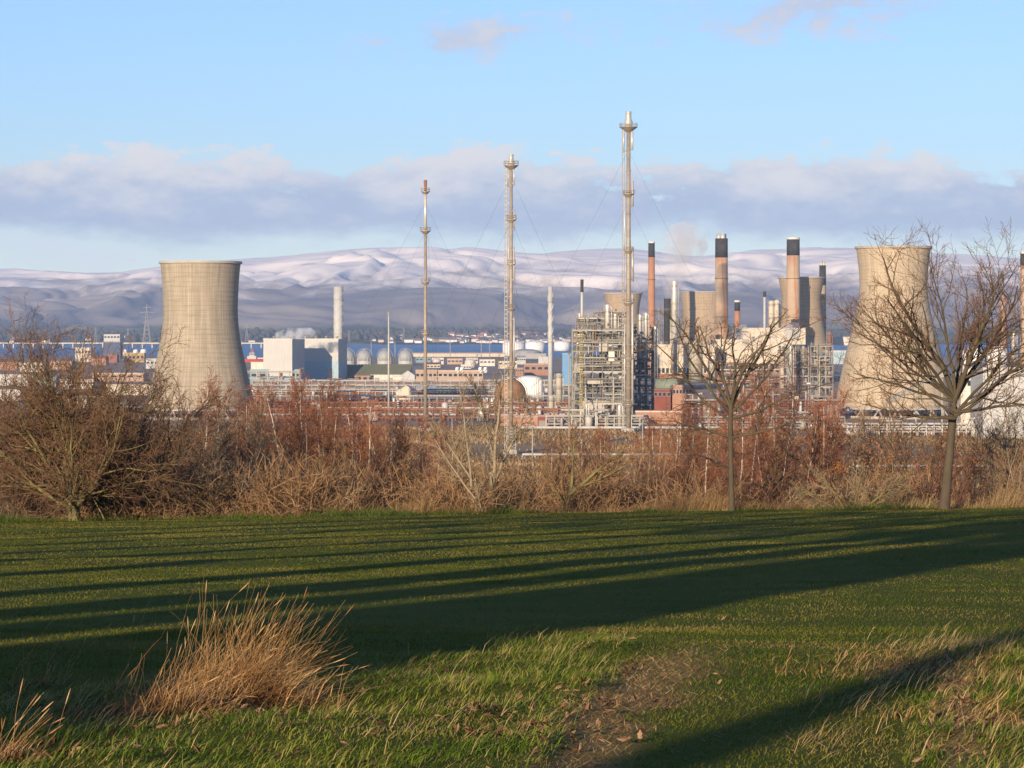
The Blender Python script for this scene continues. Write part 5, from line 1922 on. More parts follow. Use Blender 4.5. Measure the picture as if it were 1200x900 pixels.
def far_woods():
    """wooded strips and shelter belts on the far shore: one mass at this distance"""
    base_v, base_f = [], []
    bm_ = bpy.data.meshes.new('tmp')
    import bmesh
    b = bmesh.new()
    bmesh.ops.create_icosphere(b, subdivisions=2, radius=1.0)
    vs = np.array([v.co[:] for v in b.verts])
    fs = np.array([[v.index for v in f.verts] for f in b.faces])
    b.free()
    bpy.data.meshes.remove(bm_)
    Vs, Fs, nb = [], [], 0
    g = np.random.default_rng(3)
    pts = []
    for s in range(90):
        px = g.uniform(-60, 1260)
        Y = g.uniform(7850, 10300)
        L_ = g.uniform(60, 420)
        if 500 < px < 690 and Y < 8700:
            continue
        n = int(L_ / 14)
        for i in range(n):
            pts.append((gx(px, Y) + (i - n / 2) * 14 + g.normal(0, 5), Y + g.normal(0, 16)))
    for x, y in pts:
        z = float(hill_z(np.array([x]), np.array([y]))[0])
        if z < 1.5:
            continue
        r = g.uniform(6, 12)
        h = g.uniform(.8, 1.35)
        v = vs * (1 + (g.random(len(vs)) - .5) * .55)[:, None]
        v = v * np.array([r, r, r * h]) + np.array([x, y, z + r * h * .7])
        Vs.append(v)
        Fs.append(fs + nb)
        nb += len(vs)
    me = fast_mesh('far woods', np.concatenate(Vs), None, np.concatenate(Fs), mat('far woodland', (0.075, 0.065, 0.045), (0.05, 0.055, 0.035), 0.01, 0.95))
    tag(link('far_woods', me), kind='stuff')


far_woods()
# ------------------------------------------------------------------ bare winter trees
def nrm(v):
    return v / (np.linalg.norm(v, axis=-1, keepdims=True) + 1e-9)


def grow(g, S, D, L, R0, n, wob, up, taper=0.35):
    """one bent tapered branch per row"""
    P = [S]
    d = nrm(D)
    step = (L / (n - 1))[:, None]
    for i in range(1, n):
        d = nrm(d + g.normal(0, wob, d.shape) + np.array([0, 0, up]))
        P.append(P[-1] + d * step)
    Rd = R0[:, None] * (1 - (1 - taper) * np.linspace(0, 1, n)[None, :])
    return np.stack(P, 1), Rd


def spawn(g, P, Rd, L, c, t0, t1, a0, a1, l0, l1, rr, short=0.5, flat=0.0):
    """c side branches on every branch"""
    Mn, n, _ = P.shape
    t = t0 + (t1 - t0) * ((np.arange(c)[None, :] + g.random((Mn, c))) / c)
    f = t * (n - 1)
    i = np.clip(f.astype(int), 0, n - 2)
    u = (f - i)[..., None]
    r = np.arange(Mn)[:, None]
    S = P[r, i] * (1 - u) + P[r, i + 1] * u
    T = nrm(P[r, i + 1] - P[r, i])
    rad = Rd[r, i] * (1 - u[..., 0]) + Rd[r, i + 1] * u[..., 0]
    rv = g.normal(0, 1, T.shape)
    if flat:
        rv[..., 2] *= (1 - flat)
    Pp = nrm(rv - T * (rv * T).sum(-1, keepdims=True))
    a = np.radians(g.uniform(a0, a1, (Mn, c)))[..., None]
    D = np.cos(a) * T + np.sin(a) * Pp
    tn = (t - t0) / max(t1 - t0, 1e-6)
    Lc = L[:, None] * g.uniform(l0, l1, (Mn, c)) * (1 - short * tn)
    return S.reshape(-1, 3), D.reshape(-1, 3), Lc.ravel(), (rad * rr).ravel()


def tree_meshes(seed, wood_levels, twig_levels, stems):
    """stems: list of (start, dir, length, radius, npts, wobble, up). Returns wood and twig meshes' raw data"""
    g = np.random.default_rng(seed)
    P, Rd, L = [], [], []
    wood = []
    n0 = stems[0][4]
    S = np.array([s[0] for s in stems], float)
    D = np.array([s[1] for s in stems], float)
    Ls = np.array([s[2] for s in stems], float)
    Rs = np.array([s[3] for s in stems], float)
    P, Rd = grow(g, S, D, Ls, Rs, n0, stems[0][5], stems[0][6], stems[0][7] if len(stems[0]) > 7 else .4)
    # root flare
    wood.append((P, Rd, 8))
    cur = (P, Rd, Ls)
    twigs = []
    for li, lv in enumerate(wood_levels + twig_levels):
        P, Rd, L = cur
        s, d, l, r = spawn(g, P, Rd, L, *lv['spawn'], **lv.get('kw', {}))
        r = np.maximum(r, lv.get('rmin', 0.003))
        P2, R2 = grow(g, s, d, l, r, *lv['grow'])
        if li < len(wood_levels):
            wood.append((P2, R2, lv.get('k', 5)))
        else:
            twigs.append((P2, R2, lv.get('k', 3)))
        cur = (P2, R2, l)
        if lv.get('also') is not None:   # let the next level also sprout from this level's parents
            pass
    wv = merge([tubes(*w) for w in wood])
    tv = merge([tubes(*w) for w in twigs]) if twigs else None
    return wv, tv


def make_tree(name, seed, wood_levels, twig_levels, stems, bark, twig, label, loc, rz=0.0, scale=1.0, cat='tree', group=None, trunk_name='trunk', sm=True):
    wv, tv = tree_meshes(seed, wood_levels, twig_levels, stems)
    t = empty(name, loc, label, cat, group, rz)
    t.scale = (scale,) * 3
    link(trunk_name, fast_mesh(name + ' wood', wv[0], wv[1], None, bark, sm), t)
    if tv is not None:
        link('crown', fast_mesh(name + ' twigs', tv[0], tv[1], None, twig, False), t)
    return t


def lz(x, y):
    if y <= EDGE_Y - 1:
        return float(lawn_z(np.array([x]), np.array([y]))[0])
    return float(ground_z(np.array([x]), np.array([y]))[0])


# --- the big bare tree at the right edge of the field
def right_tree():
    Y = 103.0
    x = gx(1112, Y)
    z = lz(x, Y) - .1
    H = (586 - 246) / F * Y
    g = np.random.default_rng(5)
    stems = [((-.25, 0, -.2), (.11, 0, 1), H * .39, .205, 7, .02, .0, .78)]
    # main limbs laid out as in the photograph: a wide fan from one fork
    P = [(-66, .50), (-52, .62), (-34, .62), (-16, .60), (0, .62), (12, .60), (26, .62), (42, .62), (58, .66), (72, .58), (-76, .46), (5, .5), (-58, .56), (34, .55), (-80, .34), (82, .42)]
    top = np.array([.21, 0, H * .372])
    limb = []
    for i, (a, l) in enumerate(P):
        az = g.uniform(-.9, .9)
        d = (math.sin(R(a)), az * math.cos(R(a)) * .8, math.cos(R(a)) * 1.0)
        dz = g.uniform(-.32, .12) * H * .4
        limb.append((tuple(top + np.array([0, 0, dz * (.6 if abs(a) > 50 else .35)])), d, H * l * g.uniform(.80, .96), g.uniform(.06, .10) * (1.15 if abs(a) < 45 else .9), 9, .10, .035, .22))
    gg = np.random.default_rng(77)
    S = np.array([q[0] for q in limb]); D = np.array([q[1] for q in limb]); L = np.array([q[2] for q in limb]); R0 = np.array([q[3] for q in limb])
    P1, R1 = grow(gg, S, D, L, R0, 10, .11, .012, .2)
    P0, R00 = grow(gg, np.array([stems[0][0]]), np.array([stems[0][1]]), np.array([stems[0][2]]), np.array([stems[0][3]]), 8, .03, .0, .72)
    R00[0, 0] *= 1.45
    R00[0, 1] *= 1.08
    s, d, l, r = spawn(gg, P1, R1, L, 12, .14, .97, 22, 58, .34, .56, .60, .45)
    P2, R2 = grow(gg, s, d, l, np.maximum(r, .016), 7, .15, .05, .3)
    s, d, l3, r = spawn(gg, P2, R2, l, 7, .2, 1.0, 22, 60, .36, .66, .60, .35)
    P3, R3 = grow(gg, s, d, l3, np.maximum(r, .010), 5, .16, .06, .45)
    s, d, l4, r = spawn(gg, P3, R3, l3, 4, .25, 1.0, 25, 60, .35, .7, .7, .4)
    P4, R4 = grow(gg, s, d, l4, np.maximum(r * 1.0, .0075), 4, .17, .05, .6)
    w = merge([tubes(P0, R00, 12), tubes(P1, R1, 7), tubes(P2, R2, 5)])
    tw = merge([tubes(P3, R3, 3), strips(P4, R4)])
    t = empty('bare_tree', (x, Y, z), 'largest bare tree with wide spreading limbs at the right field edge', 'tree')
    link('trunk', fast_mesh('bare tree wood', w[0], w[1], None, M['bark_grey'], True), t)
    link('crown', fast_mesh('bare tree twigs', tw[0], tw[1], None, M['twig_dark'], False), t)


right_tree()


# --- the bare oak in the middle right
def oak():
    Y = 105.0
    x = gx(858, Y)
    z = lz(x, Y) - .1
    H = (598 - 360) / F * Y
    gg = np.random.default_rng(19)
    P0, R00 = grow(gg, np.array([[0, 0, -.15]]), np.array([[-.02, 0, 1.]]), np.array([H * .54]), np.array([.125]), 8, .012, .05, .70)
    R00[0, 0] *= 1.4
    top = P0[0, -1]
    spec = [(-66, .46, -.14), (-52, .52, -.05), (-32, .56, 0), (-18, .50, 0), (-6, .44, 0), (8, .52, 0), (24, .54, 0), (40, .60, -.02), (54, .52, -.06), (70, .48, -.12), (-80, .30, -.30), (85, .34, -.30), (-75, .2, -.6)]
    S, D, L, R0 = [], [], [], []
    for a, l, dz in spec:
        S.append(top + np.array([0, 0, dz * H * .5]))
        D.append((math.sin(R(a)), gg.uniform(-.6, .6) * math.cos(R(a)), math.cos(R(a))))
        L.append(H * l * gg.uniform(.9, 1.08) * (1.28 if abs(a) > 28 else 1.0))
        R0.append(.075 if abs(a) < 50 else .06)
    S, D, L, R0 = map(np.array, (S, D, L, R0))
    P1, R1 = grow(gg, S, D, L, R0, 9, .13, .012, .22)
    s, d, l, r = spawn(gg, P1, R1, L, 9, .16, .98, 28, 62, .32, .55, .62, .45)
    P2, R2 = grow(gg, s, d, l, np.maximum(r, .014), 7, .20, .04, .3)
    s, d, l3, r = spawn(gg, P2, R2, l, 6, .25, 1.0, 25, 65, .3, .58, .62, .35)
    P3, R3 = grow(gg, s, d, l3, np.maximum(r, .010), 5, .2, .04, .45)
    s, d, l4, r = spawn(gg, P3, R3, l3, 3, .3, 1.0, 25, 65, .35, .65, .7, .35)
    P4, R4 = grow(gg, s, d, l4, np.maximum(r, .007), 3, .2, .04, .6)
    w = merge([tubes(P0, R00, 12), tubes(P1, R1, 7), tubes(P2, R2, 5)])
    tw = merge([tubes(P3, R3, 3), strips(P4, R4)])
    zf, hc = top[2], H * 1.04 - top[2]
    for V in (w[0], tw[0]):          # a low, spreading crown: no limb towers over the rest
        h = V[:, 2] - zf
        hi = h > .6 * hc
        V[hi, 2] = zf + .6 * hc + .4 * hc * (1 - np.exp(-(h[hi] - .6 * hc) / (.4 * hc)))
    t = empty('bare_oak', (x, Y, z), 'bare oak with one straight trunk forking in front of the beige halls', 'tree')
    link('trunk', fast_mesh('oak wood', w[0], w[1], None, M['bark_grey'], True), t)
    link('crown', fast_mesh('oak twigs', tw[0], tw[1], None, M['twig_dark'], False), t)


oak()


# --- the big mossy many stemmed bush tree at the left
def mossy_tree():
    Y = 104.0
    x = gx(86, Y)
    z = lz(x, Y) - .1
    H = (606 - 388) / F * Y
    gg = np.random.default_rng(23)
    P0, R00 = grow(gg, np.array([[0, 0, -.2]]), np.array([[.04, 0, 1.]]), np.array([H * .17]), np.array([.27]), 6, .03, .02, .8)
    R00[0, 0] *= 1.5
    top = P0[0, -1]
    n = 22
    S = np.repeat(top[None], n, 0) + gg.normal(0, .06, (n, 3)) - np.array([0, 0, 1]) * gg.uniform(0, .5, (n, 1))
    az = gg.uniform(0, 2 * np.pi, n)
    ti = np.radians(np.clip(np.concatenate([gg.uniform(5, 40, 7), gg.uniform(40, 72, 9), gg.uniform(65, 92, 6)]), 0, 95))
    D = np.stack([np.sin(ti) * np.cos(az), np.sin(ti) * np.sin(az) * .8, np.cos(ti)], 1)
    L = H * np.where(ti < .7, gg.uniform(.72, .92, n), gg.uniform(.55, .78, n))
    R0 = gg.uniform(.06, .12, n)
    P1, R1 = grow(gg, S, D, L, R0, 10, .15, .05, .2)
    s, d, l, r = spawn(gg, P1, R1, L, 13, .12, .98, 25, 62, .34, .6, .6, .35)
    P2, R2 = grow(gg, s, d, l, np.maximum(r, .015), 7, .18, .05, .3)
    s, d, l3, r = spawn(gg, P2, R2, l, 9, .2, 1.0, 25, 65, .36, .7, .6, .3)
    P3, R3 = grow(gg, s, d, l3, np.maximum(r, .0105), 5, .2, .03, .45)
    s, d, l4, r = spawn(gg, P3, R3, l3, 4, .25, 1.0, 25, 65, .35, .65, .7, .35)
    P4, R4 = grow(gg, s, d, l4, np.maximum(r, .0085), 3, .2, .03, .6)
    w = merge([tubes(P0, R00, 12), tubes(P1, R1, 7), tubes(P2, R2, 5)])
    tw = merge([tubes(P3, R3, 3), strips(P4, R4)])
    t = empty('mossy_tree', (x, Y, z), 'wide mossy green barked bush tree with many low limbs at far left', 'tree')
    link('trunk', fast_mesh('mossy wood', w[0], w[1], None, M['bark_moss'], True), t)
    link('crown', fast_mesh('mossy twigs', tw[0], tw[1], None, M['twig_dark'], False), t)


mossy_tree()


# --- birches: thin white trunks, haze of dark red twigs
def birch_data(seed, H=9.0, lean=(0, 0), twin=False):
    gg = np.random.default_rng(seed)
    st = [((0, 0, -.3), (lean[0], lean[1], 1.), H * .97, .095, 10, .035, .02, .18)]
    if twin:
        st.append(((.12, .05, -.3), (lean[0] + .16, .06, 1.), H * .85, .075, 10, .035, .02, .18))
    S = np.array([q[0] for q in st]); D = np.array([q[1] for q in st]); L = np.array([q[2] for q in st]); R0 = np.array([q[3] for q in st])
    P0, R00 = grow(gg, S, D, L, R0, 10, .035, .03, .15)
    s, d, l, r = spawn(gg, P0, R00, L, 38, .30, .99, 24, 50, .20, .32, .45, .62)
    P1, R1 = grow(gg, s, d, l, np.maximum(r, .012), 7, .10, .07, .3)
    s, d, l2, r = spawn(gg, P1, R1, l, 8, .15, 1.0, 20, 48, .34, .6, .6, .4)
    P2, R2 = grow(gg, s, d, l2, np.maximum(r, .0085), 5, .14, -.05, .6)
    s, d, l3, r = spawn(gg, P2, R2, l2, 4, .2, 1.0, 20, 50, .45, .85, .8, .3)
    P3, R3 = grow(gg, s, d, l3, np.maximum(r, .0075), 3, .14, -.12, .7)
    return merge([tubes(P0, R00, 8)]), merge([tubes(P1, R1, 3), strips(P2, R2), strips(P3, R3)])


birch_mesh = []
for i in range(5):
    w, tw = birch_data(100 + i, 9.0, ((-.05, .02, .06, -.02, .10)[i], 0), twin=(i in (1, 3)))
    birch_mesh.append((fast_mesh('birch trunk', w[0], w[1], None, M['bark_birch'], True), fast_mesh('birch twigs', tw[0], tw[1], None, M['twig_birch'], False)))


def birch(px, Y, top, label, v, crown=None, name='birch', group='birches below the field'):
    x = gx(px, Y)
    z = lz(x, Y)
    s = (gz(top, Y) - z) / 9.0
    t = empty(name, (x, Y, z), label, 'birch tree', group, (v * 1.7 + px) % 6.28)
    t.scale = (max(s, .55),) * 2 + (s,)
    w, tw = birch_mesh[v % 5]
    link('trunk', w, t)
    o = link('crown', tw, t)
    if crown:
        o.material_slots[0].link = 'OBJECT'
        o.material_slots[0].material = crown
    return t


BIRCH = [(238, 128, 437, 'tall red crowned birch with white trunk in front of the left cooling tower', 0), (246, 131, 443, 'second birch with white trunk close to the red crowned birch', 2),
         (294, 150, 462, 'birch beside the right edge of the left cooling tower foot', 1), (313, 136, 448, 'birch with white trunk below the teal annex', 3), (332, 158, 452, 'birch below the gap between the white power blocks', 0),
         (345, 132, 447, 'dense dark red birch below the white power block', 2), (368, 128, 440, 'tallest dark red birch below the long white power block', 1), (384, 146, 447, 'birch below the right end of the white power block', 4),
         (402, 134, 482, 'leaning white trunked birch right of the power block', 4), (433, 126, 462, 'birch with bright trunk left of the slim lamp mast', 0), (438, 160, 452, 'birch just left of the slim lamp mast', 2),
         (472, 150, 484, 'low birch below the pink gabled store', 3), (478, 152, 480, 'second low birch below the pink gabled store', 1), (507, 124, 500, 'short birch just right of the shortest flare foot', 0),
         (522, 165, 470, 'birch behind the pale forked tree', 2), (700, 118, 505, 'birch in front of the process structure foot', 3), (712, 122, 496, 'second birch in front of the process structure foot', 0),
         (688, 140, 500, 'thin birch left of the process structure portal', 4), (748, 130, 500, 'birch below the orange brick wall block', 2), (776, 120, 492, 'birch right of the orange brick wall block', 1),
         (806, 142, 478, 'dark red birch below the brick building with pale windows', 3), (790, 126, 470, 'birch left of the bare oak with a low crown', 0), (826, 114, 464, 'white trunked birch immediately left of the bare oak', 2), (864, 112, 462, 'white trunked birch touching the bare oak trunk at its right', 0),
         (884, 140, 452, 'dark red birch right of the bare oak trunk', 1), (912, 128, 448, 'white stemmed birch in the middle of the red thicket right of the oak', 4), (930, 135, 443, 'tall dark red birch below the far cooling tower', 3), (950, 150, 446, 'birch near the left edge of the right cooling tower foot', 2),
         (940, 122, 470, 'low leaning birch before the right cooling tower foot', 4), (896, 118, 484, 'low birch bush right of the oak', 1), (975, 132, 476, 'birch overlapping the right cooling tower foot', 0), (272, 150, 468, 'small birch before the foot of the left cooling tower', 3),
         (305, 140, 455, 'birch at the left end of the dense red birch clump', 1), (322, 126, 470, 'birch in front of the dense red birch clump', 4), (358, 140, 444, 'birch in the middle of the dense red birch clump', 3), (376, 152, 441, 'birch behind the right half of the red birch clump', 0), (394, 128, 470, 'short birch at the right end of the red birch clump', 2), (446, 140, 474, 'birch under the foot of the slim lamp mast', 1), (492, 140, 488, 'birch directly below the shortest flare foot', 4),
         (850, 134, 462, 'birch half hidden behind the bare oak trunk', 3), (876, 126, 470, 'nearer birch right of the bare oak trunk', 2), (918, 146, 440, 'birch behind the red thicket right of the oak', 0), (960, 130, 462, 'birch at the right end of the red thicket', 1), (770, 138, 486, 'birch below the long orange brick wall block at its right', 4), (815, 128, 482, 'birch leaning left of the bare oak', 1),
         (420, 150, 466, 'birch midway between power block and lamp mast', 3), (355, 118, 478, 'nearer low birch below the white power block', 3), (458, 128, 490, 'low reddish birch under the lamp mast', 2), (640, 150, 512, 'low birch on the edge of the open brown ground', 1)]
for i, (px, Y, top, lab, v) in enumerate(BIRCH):
    birch(px, Y, top, lab, v, M['twig_red'] if i % 3 == 2 else None)


# --- other thin trees: pale many stemmed saplings, ash and willow, mid brown
def sapling_data(seed, H, stems, spread, rmin=.008, dens=1.0, tw=(7, 5)):
    gg = np.random.default_rng(seed)
    S = np.column_stack([gg.normal(0, .25, (stems, 2)), np.full(stems, -.3)])
    az = gg.uniform(0, 6.283, stems)
    ti = np.radians(gg.uniform(2, spread, stems))
    D = np.stack([np.sin(ti) * np.cos(az), np.sin(ti) * np.sin(az), np.cos(ti)], 1)
    L = H * gg.uniform(.75, 1.02, stems)
    R0 = gg.uniform(.03, .06, stems) * (H / 6)
    P0, R00 = grow(gg, S, D, L, R0, 9, .07, .03, .2)
    s, d, l, r = spawn(gg, P0, R00, L, int(14 * dens), .18, .99, 20, 50, .24, .42, .55, .55)
    P1, R1 = grow(gg, s, d, l, np.maximum(r, .012), 6, .12, .06, .35)
    s, d, l2, r = spawn(gg, P1, R1, l, tw[0], .15, 1.0, 22, 55, .34, .6, .6, .35)
    P2, R2 = grow(gg, s, d, l2, np.maximum(r, rmin), 4, .15, .05, .5)
    s, d, l3, r = spawn(gg, P2, R2, l2, tw[1], .2, 1.0, 22, 55, .4, .75, .75, .3)
    P3, R3 = grow(gg, s, d, l3, np.maximum(r, rmin * .9), 3, .15, .03, .6)
    return merge([tubes(P0, R00, 6), tubes(P1, R1, 4)]), merge([tubes(P2, R2, 3), strips(P3, R3)])


sap = []
for i, (H, n, sp) in enumerate([(6, 5, 16), (6, 8, 26), (5, 10, 40), (6, 3, 14), (4, 12, 52)]):
    w, tw = sapling_data(300 + i, H, n, sp, dens=1.0 if n < 8 else .8, tw=(6, 4))
    sap.append((H, w, tw, {}))


def sapling(px, Y, top, label, v, bark, twig, name='thin_tree', cat='tree', group='thin bare trees below the field'):
    H, w, tw, cache = sap[v]
    if 'w' + bark not in cache:
        cache['w' + bark] = fast_mesh('sapling wood', w[0], w[1], None, M[bark], True)
    if 't' + twig not in cache:
        cache['t' + twig] = fast_mesh('sapling twigs', tw[0], tw[1], None, M[twig], False)
    x = gx(px, Y)
    z = lz(x, Y)
    s = (gz(top, Y) - z) / H
    t = empty(name, (x, Y, z), label, cat, group, (px * .37) % 6.28)
    t.scale = (max(s, .5),) * 2 + (s,)
    link('trunk', cache['w' + bark], t)
    link('crown', cache['t' + twig], t)
    return t


SAP = [(52, 107, 430, 'dense dark brush standing behind the left half of the mossy bush tree', 1, 'bark_grey', 'twig_dark'), (108, 108, 432, 'dense dark brush standing behind the right half of the mossy bush tree', 1, 'bark_grey', 'twig_dark'), (8, 107, 440, 'dense dark brush at the left edge beside the mossy bush tree', 2, 'bark_grey', 'twig_dark'), (80, 110, 402, 'tall dark brush behind the middle of the mossy bush tree', 2, 'bark_grey', 'twig_dark'), (148, 109, 462, 'dense dark brush at the right flank of the mossy bush tree', 2, 'bark_grey', 'twig_dark'),
       (225, 107, 512, 'sunlit brown brush at the field edge below the red crowned birch', 2, 'bark_pale', 'twig_grey'), (255, 107.5, 520, 'sunlit pale stemmed brush at the field edge below the left cooling tower', 1, 'bark_pale', 'twig_grey'), (318, 107.5, 516, 'sunlit brown brush at the field edge below the teal annex', 2, 'bark_pale', 'twig_brown'), (350, 108, 524, 'sunlit low brush at the field edge below the power block', 4, 'bark_pale', 'twig_brown'),
       (196, 132, 462, 'pale olive thicket tree at the left foot of the left cooling tower', 1, 'bark_pale', 'twig_grey'), (216, 140, 470, 'pale upright sapling before the left cooling tower', 0, 'bark_pale', 'twig_grey'),
       (264, 126, 466, 'pale many stemmed tree right of the red crowned birch', 1, 'bark_pale', 'twig_grey'), (280, 120, 474, 'pale grey tree at the right foot of the left cooling tower', 0, 'bark_pale', 'twig_grey'),
       (300, 116, 502, 'low pale brush below the teal annex', 2, 'bark_pale', 'twig_grey'), (160, 122, 452, 'dark reddish tree right of the mossy bush tree', 1, 'bark_grey', 'twig_red'),
       (176, 116, 478, 'brown tree between mossy bush tree and left cooling tower', 2, 'bark_grey', 'twig_brown'), (140, 118, 440, 'dark brown tree right behind the mossy bush tree', 1, 'bark_grey', 'twig_red'),
       (30, 128, 402, 'brown tree left behind the mossy bush tree', 1, 'bark_grey', 'twig_brown'), (-8, 116, 412, 'brown tree at the left photo edge', 1, 'bark_grey', 'twig_brown'), (118, 130, 424, 'brown tree behind the mossy bush tree near the silo block', 2, 'bark_grey', 'twig_brown'),
       (60, 140, 408, 'thin brown tree behind the middle of the mossy bush tree', 0, 'bark_grey', 'twig_brown'), (640, 116, 505, 'olive tree left of the process structure foot', 0, 'bark_moss', 'twig_brown'),
       (668, 128, 512, 'brown brush tree before the process structure', 1, 'bark_grey', 'twig_brown'), (732, 116, 520, 'brown tree below the tallest flare foot', 1, 'bark_grey', 'twig_brown'), (762, 112, 515, 'brown tree below the orange brick wall', 0, 'bark_pale', 'twig_brown'),
       (535, 132, 505, 'olive brown tree left of the pale forked tree', 1, 'bark_pale', 'twig_grey'), (610, 122, 520, 'brown brush tree beside the middle flare foot', 2, 'bark_grey', 'twig_brown'), (480, 116, 512, 'brown brush tree below the shortest flare', 2, 'bark_grey', 'twig_brown'),
       (420, 114, 516, 'brown brush tree between two white birches', 1, 'bark_grey', 'twig_brown'), (385, 116, 520, 'olive brush tree below the power block', 2, 'bark_moss', 'twig_grey'), (1010, 124, 488, 'brown brush tree under the right cooling tower left side', 1, 'bark_pale', 'twig_brown'),
       (1035, 130, 482, 'thin brown tree under the middle of the right cooling tower', 0, 'bark_pale', 'twig_brown'), (1062, 122, 470, 'brown tree under the right side of the right cooling tower', 1, 'bark_grey', 'twig_brown'),
       (1082, 128, 462, 'brown tree just left of the big right tree trunk', 1, 'bark_grey', 'twig_brown'), (1138, 118, 486, 'dark brown tree right of the big right tree trunk', 1, 'bark_grey', 'twig_red'), (1160, 128, 492, 'pale tree before the big white building', 0, 'bark_pale', 'twig_grey'),
       (1182, 116, 470, 'pale many stemmed tree before the big white building', 0, 'bark_pale', 'twig_grey'), (1204, 120, 462, 'pale tree cut by the right photo edge', 1, 'bark_pale', 'twig_grey'), (1192, 112, 500, 'low pale sapling before the big white building', 3, 'bark_pale', 'twig_brown'),
       (985, 118, 505, 'low brown brush tree left of the right cooling tower foot', 2, 'bark_grey', 'twig_brown'), (905, 112, 520, 'low brown brush tree right of the oak', 2, 'bark_grey', 'twig_brown'), (835, 118, 530, 'low brown brush left of the oak trunk', 4, 'bark_grey', 'twig_brown'), (205, 112, 515, 'brown bush below the left cooling tower left side', 2, 'bark_grey', 'twig_brown'),
       (1145, 140, 478, 'thin brown tree behind the right tree trunk', 1, 'bark_grey', 'twig_brown')]
for px, Y, top, lab, v, b_, t_ in SAP:
    sapling(px, Y, top, lab, v, b_, t_)


# --- two pale forked trees before the middle flare, and the leaning mossy one
def forked(px, Y, top, label, seed, stems, bark, twig, name='forked_tree'):
    x = gx(px, Y)
    z = lz(x, Y)
    H = gz(top, Y) - z
    gg = np.random.default_rng(seed)
    S = np.array([(a * H, 0, b_ * H) for a, b_, *_ in stems])
    D = np.array([(math.sin(R(q[2])), gg.uniform(-.15, .15), math.cos(R(q[2]))) for q in stems])
    L = np.array([q[3] * H for q in stems])
    R0 = np.array([q[4] for q in stems])
    P0, R00 = grow(gg, S, D, L, R0, 10, .05, .02, .3)
    s, d, l, r = spawn(gg, P0, R00, L, 12, .25, .99, 22, 55, .22, .42, .55, .5)
    P1, R1 = grow(gg, s, d, l, np.maximum(r, .014), 7, .13, .06, .35)
    s, d, l2, r = spawn(gg, P1, R1, l, 8, .15, 1.0, 22, 55, .34, .6, .6, .35)
    P2, R2 = grow(gg, s, d, l2, np.maximum(r, .0095), 5, .15, .05, .5)
    s, d, l3, r = spawn(gg, P2, R2, l2, 5, .2, 1.0, 22, 55, .4, .75, .75, .3)
    P3, R3 = grow(gg, s, d, l3, np.maximum(r, .008), 3, .15, .02, .6)
    w = merge([tubes(P0, R00, 8), tubes(P1, R1, 4)])
    tw = merge([tubes(P2, R2, 3), strips(P3, R3)])
    t = empty(name, (x, Y, z - .1), label, 'tree')
    link('trunk', fast_mesh(name + ' wood', w[0], w[1], None, M[bark], True), t)
    link('crown', fast_mesh(name + ' twigs', tw[0], tw[1], None, M[twig], False), t)


forked(571, 106, 448, 'pale forked tree with a long left limb leaning over the scrub', 31, [(0, 0, -14, .42, .075), (-.10, .36, -4, .62, .055), (-.075, .28, -42, .50, .045), (-.10, .40, -30, .42, .04)], 'bark_pale', 'twig_grey')
forked(583, 107, 440, 'pale upright forked tree left of the middle flare foot', 32, [(0, 0, -4, .45, .12), (-.02, .40, 2, .62, .08), (-.02, .36, 24, .55, .07), (-.02, .5, -14, .5, .05)], 'bark_pale', 'twig_grey')
forked(647, 106, 500, 'leaning mossy tree with a tilted trunk left of the process structure', 33, [(0, 0, 20, .55, .11), (.15, .42, 48, .62, .08), (.17, .48, 8, .55, .06), (.10, .35, -30, .4, .05), (.16, .46, 70, .6, .05)], 'bark_moss', 'twig_brown')
forked(985, 104.5, 520, 'low sprawling branchy tree right of the oak', 34, [(0, 0, -62, .8, .06), (.1, 0, -40, .8, .05), (.3, 0, 50, .9, .05), (.3, 0, 70, .8, .05), (.2, 0, 10, .7, .05)], 'bark_moss', 'twig_grey')


# --- undergrowth: bramble, rose and willow scrub nobody could count
def undergrowth(name, matname, spots, seed):
    g = np.random.default_rng(seed)
    protos_ = []
    for i in range(5):
        gg = np.random.default_rng(seed * 10 + i)
        n = 16
        S = np.column_stack([gg.normal(0, .35, (n, 2)), np.full(n, -.1)])
        az = gg.uniform(0, 6.283, n)
        ti = np.radians(gg.uniform(5, 55, n))
        D = np.stack([np.sin(ti) * np.cos(az), np.sin(ti) * np.sin(az), np.cos(ti)], 1)
        L = gg.uniform(.7, 1.1, n) * 2.2
        P0, R00 = grow(gg, S, D, L, np.full(n, .018), 5, .14, .0, .4)
        s, d, l, r = spawn(gg, P0, R00, L, 9, .1, 1.0, 22, 60, .28, .5, .6, .35)
        P1, R1 = grow(gg, s, d, l, np.maximum(r, .011), 3, .18, .02, .5)
        s, d, l2, r = spawn(gg, P1, R1, l, 3, .2, 1.0, 25, 60, .45, .8, .8, .3)
        P2, R2 = grow(gg, s, d, l2, np.maximum(r, .009), 2, .18, 0, .6)
        protos_.append(merge([tubes(P0, R00, 3), strips(P1, R1), strips(P2, R2)]))
    out = []
    for (x, y, s) in spots:
        V, Q = protos_[g.integers(5)]
        a = g.uniform(0, 6.283)
        c, sn = math.cos(a), math.sin(a)
        sc = s * g.uniform(.8, 1.2)
        W = np.column_stack([V[:, 0] * c - V[:, 1] * sn, V[:, 0] * sn + V[:, 1] * c, V[:, 2] * g.uniform(.85, 1.15)]) * sc
        out.append((W + np.array([x, y, lz(x, y)]), Q))
    V, Q = merge(out)
    tag(link(name, fast_mesh(name, V, Q, None, M[matname])), kind='stuff')


